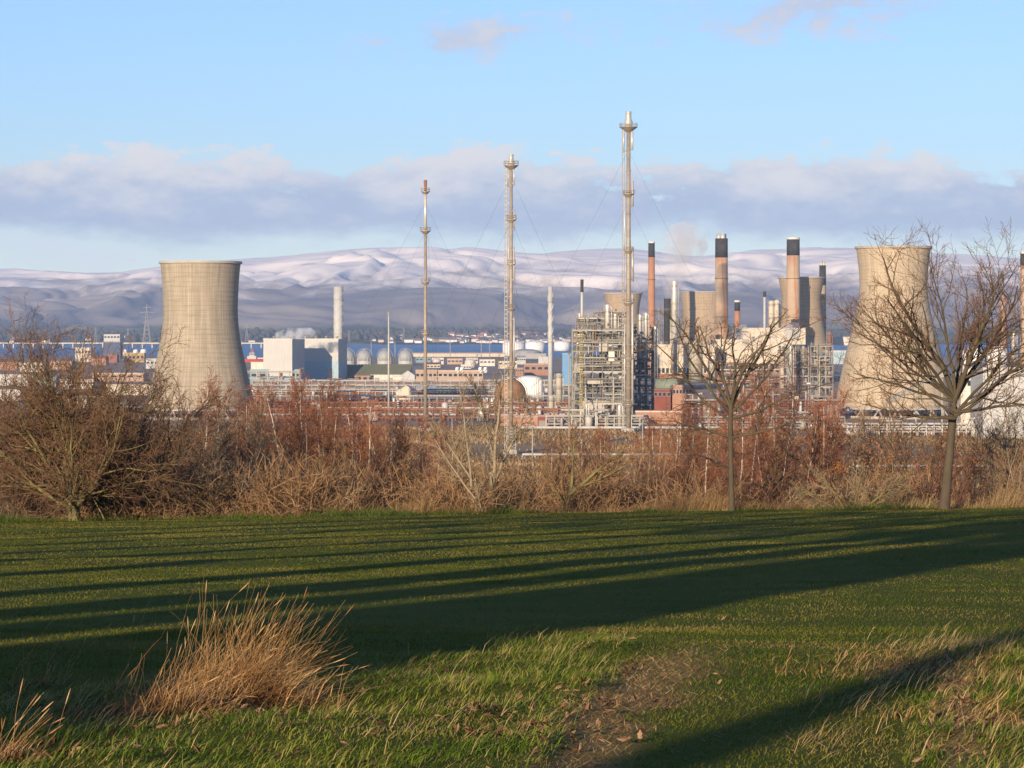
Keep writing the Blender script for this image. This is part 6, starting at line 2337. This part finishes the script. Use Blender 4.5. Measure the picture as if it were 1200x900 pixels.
def scrub_spots(n, seed, ylo, yhi, slo, shi, pxlo=-60, pxhi=1260, keep=None):
    g = np.random.default_rng(seed)
    out = []
    while len(out) < n:
        Y = g.uniform(ylo, yhi)
        px = g.uniform(pxlo, pxhi)
        if keep is not None and g.random() > keep(px):
            continue
        out.append((gx(px, Y), Y, g.uniform(slo, shi)))
    return out


gap = lambda px: 0.45 if 600 < px < 700 else 1.0
undergrowth('undergrowth', 'twig_brown', scrub_spots(200, 1, 107, 140, .7, 1.5, keep=gap) + scrub_spots(34, 9, 106.3, 109, .9, 1.7, 170, 400) + scrub_spots(46, 10, 106.6, 116, 1.0, 1.6, 470, 730), 41)
undergrowth('bramble_scrub', 'twig_red', scrub_spots(95, 2, 108, 150, .8, 1.7, keep=lambda p: 1.0 if (200 < p < 520 or p > 690) else .4), 42)
undergrowth('willow_scrub', 'twig_grey', scrub_spots(85, 3, 107, 128, .6, 1.3, keep=gap), 43)
# ------------------------------------------------------------------ the tall trees behind and left of the camera, whose shadows cross the field
def tall_tree(x, y, H, r, bare, label, seed, dens=1.0, lean=0.0):
    gg = np.random.default_rng(seed)
    z = float(lawn_z(np.array([x]), np.array([y]))[0]) if y > -88 else EYE - 1.6
    P0, R00 = grow(gg, np.array([[0, 0, -.2]]), np.array([[lean, 0, 1.]]), np.array([H]), np.array([r * 1.55]), 10, .012, .03, .55)
    R00[0, 0] *= 1.3
    L = np.array([H])
    s, d, l, r1 = spawn(gg, P0, R00, L, int(26 * dens), bare, .99, 35, 65, .20, .32, .5, .5)
    P1, R1 = grow(gg, s, d, l, np.maximum(r1, .03), 6, .12, .06, .3)
    s, d, l2, r2 = spawn(gg, P1, R1, l, 7, .2, 1.0, 25, 60, .35, .6, .6, .4)
    P2, R2 = grow(gg, s, d, l2, np.maximum(r2, .018), 4, .15, .04, .4)
    s, d, l3, r3 = spawn(gg, P2, R2, l2, 4, .2, 1.0, 25, 60, .4, .7, .7, .3)
    P3, R3 = grow(gg, s, d, l3, np.maximum(r3, .012), 3, .15, .02, .5)
    w = merge([tubes(P0, R00, 10), tubes(P1, R1, 5)])
    tw = merge([strips(P2, R2), strips(P3, R3)])
    t = empty('beech_tree', (x, y, z), label, 'tree', 'tall bare trees behind the viewer')
    link('trunk', fast_mesh('beech wood', w[0], w[1], None, M['bark_grey'], True), t)
    link('crown', fast_mesh('beech twigs', tw[0], tw[1], None, M['twig_brown'], False), t)


def yew(x, y, H, rad, label, seed):
    """dense evergreen: many needle sprays through the crown's volume"""
    g = np.random.default_rng(seed)
    z = EYE - 1.6
    t = empty('yew_tree', (x, y, z), label, 'tree', 'dense evergreens behind the viewer')
    MB().lathe([(.4, -.2), (.3, H * .4), (.06, H * .95)], 10).build('trunk', M['bark_grey'], t, smooth=True)
    n = int(5200 * rad * H / 20)
    u = g.random(n) ** .8
    zz = .25 + (H - .25) * u
    prof = rad * np.clip(1 - zz / H, 0, 1) ** .72 * (0.85 + .25 * np.sin(zz * 1.7 + seed))
    a = g.uniform(0, 6.283, n)
    rr = prof * np.sqrt(g.uniform(.12, 1, n))
    C = np.column_stack([rr * np.cos(a), rr * np.sin(a), zz])
    d = nrm(np.column_stack([np.cos(a), np.sin(a), g.normal(.2, .5, n)]) + g.normal(0, .5, (n, 3)))
    p = nrm(np.cross(d, g.normal(0, 1, (n, 3))))
    s = g.uniform(.22, .5, n)[:, None]
    V = np.stack([C - p * s * .35, C + d * s, C + p * s * .35, C - d * s * .5], 1).reshape(-1, 3)
    Q = np.arange(n * 4).reshape(-1, 4)
    link('crown', fast_mesh('yew sprays', V, Q, None, M['conifer']), t)


TA = math.tan(R(SUN_AZ))


def back(px, py, y0):
    """where, at depth y0, a tree stands whose shadow runs through this lawn point"""
    d = 1.067 / ((py - HOR) / F - .0603)
    x = (px - 600) / F * d
    return x - TA * (d - y0)


# single trunk whose shadow crosses the bottom right corner
tall_tree(back(970, 820, -19), -19, 19, .17, .60, 'tall bare beech whose trunk shades the lower right of the field', 201)
# the dark wedge: dense evergreens and trunks to the left
yew(back(420, 742, -14), -14, 10.8, 1.7, 'tall dense yew nearest behind the viewer at left', 211)
yew(back(-20, 742, -15), -15, 6.9, 1.9, 'dense broad yew further left behind the viewer', 212)
yew(back(-10, 822, -12), -12, 7.2, 2.3, 'small dense yew close behind the viewer at left', 214)
casters = [(700, 724, -15, 17, .36), (720, 720, -20, 17.5, .3), (900, 655, -17, 16, .22), (600, 681, -16, 17, .30), (300, 697, -14, 16, .32), (300, 674, -12, 16.5, .32), (300, 656, -15, 17, .32), (300, 641, -10, 17, .30), (300, 633, -12, 17, .26), (300, 625, -8, 17, .28), (300, 618, -6, 17, .24), (150, 706, -9, 15, .28), (150, 728, -16, 16, .34), (150, 750, -12, 15, .34), (150, 775, -16, 14, .3), (420, 716, -18, 16, .34), (300, 612, -4, 17, .24)]
for i, (px, py, y0, H, r) in enumerate(casters):
    tall_tree(back(px, py, y0), y0, H, r, .64, 'tall bare beech in the row behind and left of the viewer', 220 + i, dens=.45)
# ------------------------------------------------------------------ grass, tussocks, fallen leaves
def blades(root, h, w, az, lean, bend, roll=None):
    """5-vertex blades: root pair, middle pair, tip"""
    n = len(root)
    g = np.random.default_rng(n)
    out = np.column_stack([np.cos(az), np.sin(az), np.zeros(n)])
    fa = g.uniform(0, 6.283, n) if roll is None else roll
    side = np.column_stack([np.cos(fa), np.sin(fa), np.zeros(n)]) * (w * .5)[:, None]
    up = np.array([0, 0, 1.])
    mid = root + out * (np.sin(lean) * h * .5)[:, None] + up * (np.cos(lean) * h * .5)[:, None]
    l2 = lean + bend
    tip = mid + out * (np.sin(l2) * h * .5)[:, None] + up * (np.cos(l2) * h * .5)[:, None]
    V = np.stack([root - side, root + side, mid - side * .8, mid + side * .8, tip], 1).reshape(-1, 3)
    b = np.arange(n) * 5
    Q = np.column_stack([b, b + 1, b + 3, b + 2])
    T = np.column_stack([b + 2, b + 3, b + 4])
    return V, Q, T


def blade_object(name, args, m, parent=None, kind='stuff', simple=False):
    Vs, Qs, Ts, nb = [], [], [], 0
    for a in args:
        V, Q, T = blades(*a)
        if simple:      # far off: one triangle a blade
            V = V.reshape(-1, 5, 3)[:, (0, 1, 4)].reshape(-1, 3)
            Q, T = np.zeros((0, 4), int), np.arange(len(V)).reshape(-1, 3)
        Vs.append(V); Qs.append(Q + nb); Ts.append(T + nb)
        nb += len(V)
    o = link(name, fast_mesh(name, np.concatenate(Vs), None if simple else np.concatenate(Qs), np.concatenate(Ts), m), parent)
    if kind:
        o['kind'] = kind
    return o


SIDE = 2.6            # grass goes on this far beyond the view on either side


def field_points(n, d0, d1, g, margin=1.12, power=1.0):
    """points spread evenly over the wedge of field one can see between two depths"""
    u = g.random(n)
    d = np.sqrt(d0 ** 2 + (d1 ** 2 - d0 ** 2) * u)
    half = 600 / F * d * 1.06 + SIDE
    x = (g.random(n) * 2 - 1) * half
    return x, d


def build_grass():
    g = np.random.default_rng(99)
    turf = blade_mat('mown turf blades', [(0.060, 0.088, 0.008), (0.098, 0.116, 0.012), (0.146, 0.138, 0.022), (0.20, 0.165, 0.044)], scale=.9, spread=.13)
    args = []
    for (n, d0, d1, h0, h1, w) in [(255000, 8.6, 20, .008, .024, .0048), (165000, 19, 36, .010, .026, .0095), (135000, 34, 66, .012, .028, .020), (100000, 62, 106, .013, .030, .034)]:
        x, d = field_points(n, d0, d1, g)
        patch = fbm(x * .5, d * .22, 71, 3)
        keep = g.random(n) < np.clip(.35 + 1.6 * (patch - .28), .2, 1) * (1 - .78 * worn_mask(x, d))
        x, d = x[keep], d[keep]
        m_ = len(x)
        root = np.column_stack([x, d, lawn_z(x, d) - .004])
        args.append((root, g.uniform(h0, h1, m_) * (.8 + .8 * fbm(x * 1.3, d * 1.3, 73, 2)), np.full(m_, w) * g.uniform(.7, 1.2, m_), g.normal(.2, 1.3, m_), g.uniform(.1, .8, m_), g.uniform(.1, .6, m_)))
    far_turf = blade_mat('far turf blades', [(0.064, 0.083, 0.008), (0.102, 0.110, 0.012), (0.148, 0.131, 0.021), (0.19, 0.15, 0.038)], scale=.22, spread=.07)
    blade_object('mown_grass', args[:1], turf)
    blade_object('mown_grass', args[1:2], turf, simple=True)
    blade_object('mown_grass', args[2:], far_turf, simple=True)

    # long green grass on the rough bank
    green = blade_mat('long green blades', [(0.055, 0.095, 0.008), (0.125, 0.185, 0.017), (0.20, 0.235, 0.030), (0.30, 0.24, 0.08)], scale=2.2, spread=.28)
    n = 330000
    x, d = field_points(n, 8.6, 24, g, 1.15)
    rm = rough_mask(x, d)
    clump = fbm(x * 3.2, d * 3.2, 81, 3)
    keep = g.random(n) < rm * np.clip((clump - .30) * 3.4, .10, 1) * (1 - .6 * worn_mask(x, d))
    x, d, clump = x[keep], d[keep], clump[keep]
    m_ = len(x)
    root = np.column_stack([x, d, lawn_z(x, d) - .006])
    px, py = to_px(x, d)
    h = g.uniform(.035, .10, m_) * (.45 + 1.2 * clump)
    azm = g.normal(.35, .75, m_) + (fbm(x * 2, d * 2, 83, 2) - .5) * 3.0
    blade_object('long_grass', [(root, h, g.uniform(.003, .0058, m_), azm, g.uniform(.35, 1.25, m_), g.uniform(.3, 1.1, m_))], green)

    # straw mixed through the rough, thick on the right bank
    straw = blade_mat('dry straw blades', [(0.22, 0.145, 0.065), (0.34, 0.235, 0.11), (0.44, 0.32, 0.16)], scale=3.0, spread=.3, trans=.15)
    n = 100000
    x, d = field_points(n, 8.6, 23, g, 1.15)
    px, py = to_px(x, d)
    rm = rough_mask(x, d)
    right = np.clip((px - 1020) / 60, 0, 1)
    streak = np.exp(-(((px - 1050) * .75 + (py - 800) * 1.15) / 45.0) ** 2) * (px > 930) * (px < 1210)
    left = np.exp(-((py - 868) / 40.0) ** 2) * (px < 230)
    keep = g.random(n) < np.clip(rm * (.16 + .26 * right) + .5 * streak * (py > 740) + .55 * left * rm, 0, 1) * np.clip((fbm(x * 2.4, d * 2.4, 91, 3) - .32) * 3.5, 0, 1)
    x, d = x[keep], d[keep]
    m_ = len(x)
    root = np.column_stack([x, d, lawn_z(x, d) - .006])
    blade_object('straw_grass', [(root, g.uniform(.05, .17, m_), g.uniform(.0025, .0045, m_), g.normal(.2, .6, m_), g.uniform(.35, 1.15, m_), g.uniform(.1, .6, m_))], straw)
    # flattened dead thatch in the worn strip
    n = 190000
    x, d = field_points(n, 8.6, 21, g, 1.1)
    keep = g.random(n) < worn_mask(x, d) ** 1.3 * .8
    x, d = x[keep], d[keep]
    m_ = len(x)
    root = np.column_stack([x, d, lawn_z(x, d) + .002])
    thatch = blade_mat('dead thatch', [(0.19, 0.11, 0.045), (0.30, 0.185, 0.08), (0.38, 0.27, 0.12)], scale=3.0, spread=.3, trans=.1)
    blade_object('dead_thatch', [(root, g.uniform(.02, .06, m_), g.uniform(.0025, .005, m_), g.uniform(0, 6.283, m_), g.uniform(.9, 1.45, m_), g.uniform(-.2, .3, m_))], thatch)

    # fringe of tall dry grass where the field meets the scrub
    n = 95000
    px = g.uniform(-70, 1270, n)
    Y = EDGE_Y - .5 + g.gamma(1.7, 1.5, n)
    x = gx(px, Y)
    dens = fbm(x * .28, Y * .6, 101, 3)
    keep = g.random(n) < np.clip((dens - .30) * 3.0, .12, 1)
    x, Y, dens = x[keep], Y[keep], dens[keep]
    m_ = len(x)
    z = np.where(Y < EDGE_Y + 1, lawn_z(x, Y) - np.clip(Y - (EDGE_Y - 1.2), 0, 9) * .25, ground_z(x, Y))
    z = np.maximum(z, ground_z(x, Y))
    root = np.column_stack([x, Y, z - .03])
    fr = blade_mat('tall dry fringe', [(0.20, 0.125, 0.055), (0.32, 0.21, 0.095), (0.42, 0.30, 0.145)], scale=.5, spread=.3, trans=.15)
    blade_object('dry_fringe', [(root, g.uniform(.4, 1.35, m_) * (.30 + 1.35 * fbm(x * .5, Y * .5, 107, 3) ** 1.3), g.uniform(.010, .022, m_), g.normal(.2, .8, m_), g.uniform(.05, .6, m_), g.uniform(.1, .7, m_))], fr, simple=True)
    # rank green tufts on the lip
    n = 30000
    px = g.uniform(-70, 1270, n)
    Y = EDGE_Y - g.gamma(1.5, .9, n)
    x = gx(px, Y)
    cl = fbm(x * .35, Y * .35, 111, 3)
    keep = g.random(n) < np.clip((cl - .40) * 4, .10, 1)
    x, Y, cl = x[keep], Y[keep], cl[keep]
    m_ = len(x)
    zz = lawn_z(x, Y) - np.clip(Y - (EDGE_Y - 1.2), 0, 9) * .25
    rank = blade_mat('rank edge grass', [(0.035, 0.06, 0.012), (0.06, 0.10, 0.016), (0.10, 0.125, 0.028)], scale=.6, spread=.25)
    blade_object('edge_grass', [(np.column_stack([x, Y, zz - .01]), g.uniform(.08, .30, m_) * (.2 + 2.4 * np.clip(cl - .35, 0, 1) * 2), g.uniform(.014, .026, m_), g.uniform(0, 6.283, m_), g.uniform(.1, .7, m_), g.uniform(.1, .7, m_))], rank, simple=True)


build_grass()


def plain_grass():
    """coarse winter grass on the open ground between the scrub and the plant"""
    g = np.random.default_rng(321)
    n = 110000
    Y = g.uniform(560, 1225, n)
    px = g.uniform(-40, 1240, n)
    x = gx(px, Y)
    cl = fbm(x * .02, Y * .008, 131, 4)
    keep = g.random(n) < np.clip((cl - .33) * 4, .05, 1)
    x, Y = x[keep], Y[keep]
    m_ = len(x)
    mt = blade_mat('coarse plain grass', [(0.16, 0.10, 0.05), (0.27, 0.18, 0.09), (0.36, 0.26, 0.13)], scale=.03, spread=.25, trans=.1)
    blade_object('plain_grass', [(np.column_stack([x, Y, ground_z(x, Y) - .02]), g.uniform(.6, 2.0, m_), g.uniform(.4, 1.0, m_), g.uniform(0, 6.283, m_), g.uniform(.05, .7, m_), g.uniform(.1, .5, m_))], mt, simple=True)


plain_grass()

TUS = blade_mat('dry tussock stalks', [(0.25, 0.125, 0.048), (0.40, 0.225, 0.09), (0.52, 0.33, 0.15)], scale=6.0, spread=.34, trans=.12)
TUSD = blade_mat('old brown tussock leaves', [(0.09, 0.05, 0.028), (0.16, 0.085, 0.04), (0.22, 0.125, 0.06)], scale=6.0, spread=.34, trans=.1)


def stalk_set(g, base, n, spread, h0, h1, lean0, lean1, az0, azs, r0=.0012, npts=7, bend=.24, sag=0.0):
    """thin round stalks with a slight bow"""
    S = np.column_stack([g.normal(0, spread[0], n), g.normal(0, spread[1], n), np.zeros(n)])
    X, Yy = base[0] + S[:, 0], base[1] + S[:, 1]
    S[:, 2] = lawn_z(X, Yy) - base[2] - .01
    az = g.normal(az0, azs, n)
    ln = g.uniform(lean0, lean1, n)
    D = np.column_stack([np.sin(ln) * np.cos(az), np.sin(ln) * np.sin(az), np.cos(ln)])
    L = g.uniform(h0, h1, n)
    P = [S]
    d = D
    for i in range(1, npts):
        d = nrm(d + g.normal(0, bend, (n, 3)) * .5 + np.column_stack([np.cos(az), np.sin(az), np.zeros(n)]) * .05 - np.array([0, 0, sag]))
        P.append(P[-1] + d * (L / (npts - 1))[:, None])
    P = np.stack(P, 1)
    Rr = np.repeat(np.linspace(1.0, .45, npts)[None], n, 0) * (r0 * g.uniform(.75, 1.3, n))[:, None]
    return P, Rr


def tussock(px, py, label, seed, n_stalk, n_leaf, size, hmax, lean=(.15, .95), az=.1, heads=60, azs=.55, name='grass_tussock', group=None, spread_y=None):
    d = 1.067 / ((py - HOR) / F - .0603)
    x = (px - 600) / F * d
    z = float(lawn_z(np.array([x]), np.array([d]))[0])
    g = np.random.default_rng(seed)
    t = empty(name, (x, d, z), label, 'grass tussock', group)
    b = (x, d, z)
    sp = (size * .5, (spread_y or size * .35))
    P, Rr = stalk_set(g, b, n_stalk, sp, hmax * .40, hmax, lean[0], lean[1], az, azs, .0012)
    # stalks on the left stand up more, those on the right lean away, as wind has combed them
    V, Q = tubes(P, Rr, 3)
    link('stalks', fast_mesh('stalks', V, Q, None, TUS), t)['kind'] = 'stuff'
    if heads:
        idx = g.choice(n_stalk, min(heads, n_stalk), replace=False)
        tip, prev = P[idx, -1], P[idx, -2]
        dr = nrm(tip - prev)
        HP = np.stack([tip - dr * .01, tip + dr * .015, tip + dr * .035, tip + dr * .055], 1)
        HR = np.repeat(np.array([[.0010, .0026, .0022, .0007]]), len(idx), 0)
        V, Q = tubes(HP, HR, 5)
        link('seed_heads', fast_mesh('seed heads', V, Q, None, TUS), t)['kind'] = 'stuff'
    if n_leaf:
        ns = n_leaf
        rx, ry = g.normal(0, sp[0] * 1.15, ns), g.normal(0, sp[1] * 1.1, ns)
        root = np.column_stack([rx, ry, lawn_z(x + rx, d + ry) - z - .01])
        hh = g.uniform(.10, .34, ns) * hmax / .62
        o = blade_object('leaves', [(root, hh, g.uniform(.003, .006, ns), g.normal(az, 1.1, ns), g.uniform(.3, 1.2, ns), g.uniform(.2, 1.2, ns))], TUS, t, 'stuff')
        n2 = ns
        rx, ry = g.normal(0, sp[0] * 1.3, n2), g.normal(0, sp[1] * 1.2, n2)
        root = np.column_stack([rx, ry, lawn_z(x + rx, d + ry) - z - .01])
        blade_object('dead_leaves', [(root, g.uniform(.06, .18, n2), g.uniform(.004, .008, n2), g.uniform(0, 6.283, n2), g.uniform(.5, 1.4, n2), g.uniform(.2, 1.4, n2))], TUSD, t, 'stuff')
    return t


tussock(275, 824, 'big dry tan grass tussock leaning right at the lower left', 1, 430, 2000, .29, .64, (.05, 1.2), .05, 70, azs=.75)
tussock(196, 838, 'smaller thin dry tussock at the left foot of the big tussock', 2, 90, 500, .26, .46, (.2, 1.1), .0, 20)
tussock(6, 896, 'dry stalks with seed heads at the bottom left corner', 3, 26, 120, .10, .32, (.1, .9), .2, 14)
tussock(150, 812, 'single tall dry stalk pair left of the big tussock', 4, 7, 0, .10, .72, (.30, .62), .0, 3)
tussock(40, 800, 'thin shaded dry stalks standing at the left edge', 5, 14, 40, .18, .56, (.2, .65), .0, 4)
tussock(388, 838, 'single upright dry stalk right of the big tussock', 6, 3, 0, .03, .30, (.05, .3), .0, 1)
tussock(1172, 846, 'loose dry grass stalks at the lower right edge', 7, 40, 200, .35, .30, (.5, 1.25), .2, 6)
tussock(1085, 784, 'tuft of pale dry grass beside the leaf strewn hollow at right', 8, 60, 420, .5, .24, (.5, 1.2), .5, 6, spread_y=.5)
tussock(935, 792, 'few thin dry stalks in the shadow band at right', 9, 10, 30, .4, .2, (.2, .8), .3, 3)


def leaf_litter():
    """fallen oak leaves, curled, caught in the grass"""
    g = np.random.default_rng(64)
    spots = []
    for (px, py, sx, sy, n) in [(560, 856, 40, 14, 46), (590, 838, 34, 10, 26), (690, 842, 46, 26, 60), (668, 826, 26, 9, 22), (736, 786, 22, 7, 18), (480, 790, 60, 22, 16), (400, 850, 60, 30, 20), (1122, 828, 18, 34, 90), (1132, 868, 26, 20, 34), (1112, 800, 14, 10, 26),
                                (120, 862, 60, 16, 50), (300, 832, 70, 12, 60), (60, 885, 50, 10, 34), (430, 806, 30, 12, 10), (660, 880, 40, 14, 20), (800, 800, 60, 26, 10), (980, 760, 200, 40, 12), (520, 770, 60, 12, 8), (800, 690, 260, 40, 10), (250, 890, 120, 8, 16)]:
        for i in range(int(n * 1.1)):
            a, b_ = g.normal(px, sx), g.normal(py, sy)
            if b_ < 640:
                continue
            d = 1.067 / ((b_ - HOR) / F - .0603)
            spots.append(((a - 600) / F * d, d))
    x = np.array([s[0] for s in spots]); d = np.array([s[1] for s in spots])
    z = lawn_z(x, d) + g.uniform(.006, .035, len(x))
    # outline of a lobed leaf, folded along its rib
    out = np.array([(0, -1.0), (.18, -.72), (.42, -.62), (.30, -.35), (.58, -.12), (.38, .12), (.55, .42), (.26, .55), (.20, .85), (0, 1.0)])
    nv = len(out)
    Vs, Ts, nb = [], [], 0
    for i in range(len(x)):
        s = g.uniform(.013, .030)
        fold, curl = g.uniform(.1, .9), g.uniform(-.6, .9)
        v = []
        for sgn in (1, -1):
            for (u, w_) in out:
                v.append((sgn * u * math.cos(fold), w_, abs(u) * math.sin(fold) + curl * w_ * w_ * .5 + g.normal(0, .04)))
        v = np.array(v) * s
        q = Matrix.Rotation(g.uniform(0, 6.283), 3, 'Z') @ Matrix.Rotation(g.normal(0, .6), 3, 'X') @ Matrix.Rotation(g.normal(0, .5), 3, 'Y')
        v = v @ np.array(q).T + np.array([x[i], d[i], z[i]])
        Vs.append(v)
        for k in range(nv - 1):
            if k > 0:
                Ts.append((nb, nb + k, nb + k + 1))
                Ts.append((nb + nv, nb + nv + k + 1, nb + nv + k))
        nb += 2 * nv
    m = blade_mat('fallen leaves', [(0.06, 0.032, 0.02), (0.13, 0.066, 0.034), (0.22, 0.12, 0.062), (0.30, 0.19, 0.11)], scale=3, spread=.42, trans=.1)
    tag(link('fallen_leaves', fast_mesh('fallen leaves', np.concatenate(Vs), None, np.array(Ts), m)), kind='stuff')


leaf_litter()

# a few autumn-coloured leaves still hanging in the scrub
def hanging_leaves(name, spots, n, seed, m):
    g = np.random.default_rng(seed)
    C = []
    for (px, Y, row, sx, sz) in spots:
        x = gx(px, Y)
        z = gz(row, Y)
        C.append(np.column_stack([g.normal(x, sx, n), g.normal(Y, sx, n), g.normal(z, sz, n)]))
    C = np.concatenate(C)
    k = len(C)
    a = nrm(g.normal(0, 1, (k, 3)))
    b_ = nrm(np.cross(a, g.normal(0, 1, (k, 3))))
    s = g.uniform(.025, .05, k)[:, None]
    V = np.stack([C - a * s, C + b_ * s * .6, C + a * s, C - b_ * s * .6], 1).reshape(-1, 3)
    tag(link(name, fast_mesh(name, V, np.arange(k * 4).reshape(-1, 4), None, m)), kind='stuff')


hanging_leaves('hanging_leaves', [(1122, 110, 512, .35, .5), (1050, 112, 535, .9, .45), (1025, 111, 533, .5, .4), (1105, 111, 545, .6, .3), (984, 110, 549, .16, .14), (425, 112, 575, .9, .35), (405, 111, 570, .8, .3), (460, 113, 562, .8, .3), (1155, 112, 535, .6, .4)], 190, 12, M['leaf_orange'])
# ------------------------------------------------------------------ smoke and steam
def plume(name, pts, rads, density, colour, scale, seed, absorb=0.0):
    """a billowing tube of real vapour: noise-eaten density inside a closed hull"""
    mb = MB()
    P = [Vector(p) for p in pts]
    n = len(P)
    k = 14
    vs, fs = [], []
    org = P[0]
    for i, p in enumerate(P):
        t = (P[min(i + 1, n - 1)] - P[max(i - 1, 0)]).normalized()
        a = t.cross(Vector((0, 1, 0))).normalized()
        b = t.cross(a).normalized()
        for j in range(k):
            th = 2 * math.pi * j / k
            vs.append(p - org + (a * math.cos(th) + b * math.sin(th)) * rads[i])
    for i in range(n - 1):
        for j in range(k):
            j2 = (j + 1) % k
            fs.append((i * k + j, i * k + j2, (i + 1) * k + j2, (i + 1) * k + j))
    fs.append(tuple(range(k - 1, -1, -1)))
    fs.append(tuple((n - 1) * k + j for j in range(k)))
    mb.add(vs, fs)
    m = bpy.data.materials.new(name + ' vapour')
    m.use_nodes = True
    nt = m.node_tree
    nt.nodes.clear()
    N, L = nt.nodes, nt.links
    o = N.new('ShaderNodeOutputMaterial')
    v = N.new('ShaderNodeVolumePrincipled')
    v.inputs['Color'].default_value = rgba(colour)
    tc = N.new('ShaderNodeTexCoord')
    mp = N.new('ShaderNodeMapping')
    mp.inputs['Location'].default_value = (seed, seed * 2.3, 0)
    L.new(tc.outputs['Object'], mp.inputs[0])
    nz = N.new('ShaderNodeTexNoise')
    nz.inputs['Scale'].default_value = scale
    nz.inputs['Detail'].default_value = 5
    nz.inputs['Roughness'].default_value = 0.6
    L.new(mp.outputs[0], nz.inputs['Vector'])
    mr = N.new('ShaderNodeMapRange')
    mr.interpolation_type = 'SMOOTHSTEP'
    mr.inputs[1].default_value, mr.inputs[2].default_value = 0.38, 0.66
    mr.inputs[4].default_value = density
    L.new(nz.outputs['Fac'], mr.inputs[0])
    L.new(mr.outputs[0], v.inputs['Density'])
    L.new(v.outputs[0], o.inputs['Volume'])
    ob = mb.build(name, m, None, tuple(org))
    return tag(ob, kind='stuff')


def wpt(px, py, Y):
    return (gx(px, Y), Y, gz(py, Y))


plume('smoke_plume', [wpt(783, 352, 2152), wpt(785, 335, 2152), wpt(792, 318, 2152), wpt(798, 300, 2152), wpt(803, 284, 2152), wpt(806, 268, 2152), wpt(808, 258, 2152)],
      [2.0, 7, 13, 18, 20, 15, 3], 0.075, (0.92, 0.9, 0.9), 0.055, 3.0)
plume('steam_plume', [wpt(323, 399, 2165), wpt(326, 394, 2165), wpt(336, 391, 2165), wpt(350, 391, 2165), wpt(364, 390, 2165), wpt(372, 390, 2165)],
      [1.5, 4, 5, 5, 4.5, .8], 0.22, (0.95, 0.95, 0.95), 0.16, 1.0)
plume('steam_plume', [wpt(936, 400, 2040), wpt(932, 392, 2040), wpt(927, 384, 2040), wpt(922, 377, 2040)],
      [1.5, 6, 7, 1.5], 0.10, (0.85, 0.84, 0.84), 0.12, 5.0)
plume('steam_plume', [wpt(862, 399, 1985), wpt(865, 392, 1985), wpt(870, 386, 1985), wpt(876, 381, 1985)],
      [1.5, 5, 5.5, 1], 0.10, (0.9, 0.89, 0.89), 0.14, 8.0)
# ------------------------------------------------------------------ the air between here and the hills
def build_haze():
    mb = MB().box(-9900, 9900, -600, 18100, -9, 900)
    m = bpy.data.materials.new('haze air')
    m.use_nodes = True
    nt = m.node_tree
    nt.nodes.clear()
    o = nt.nodes.new('ShaderNodeOutputMaterial')
    v = nt.nodes.new('ShaderNodeVolumePrincipled')
    v.inputs['Color'].default_value = HAZE_COL
    v.inputs['Density'].default_value = HAZE_D
    nt.links.new(v.outputs[0], o.inputs['Volume'])
    tag(mb.build('haze', m), kind='stuff')


HAZE_D = 4.1e-5
HAZE_COL = (0.50, 0.68, 1.0, 1)
build_haze()
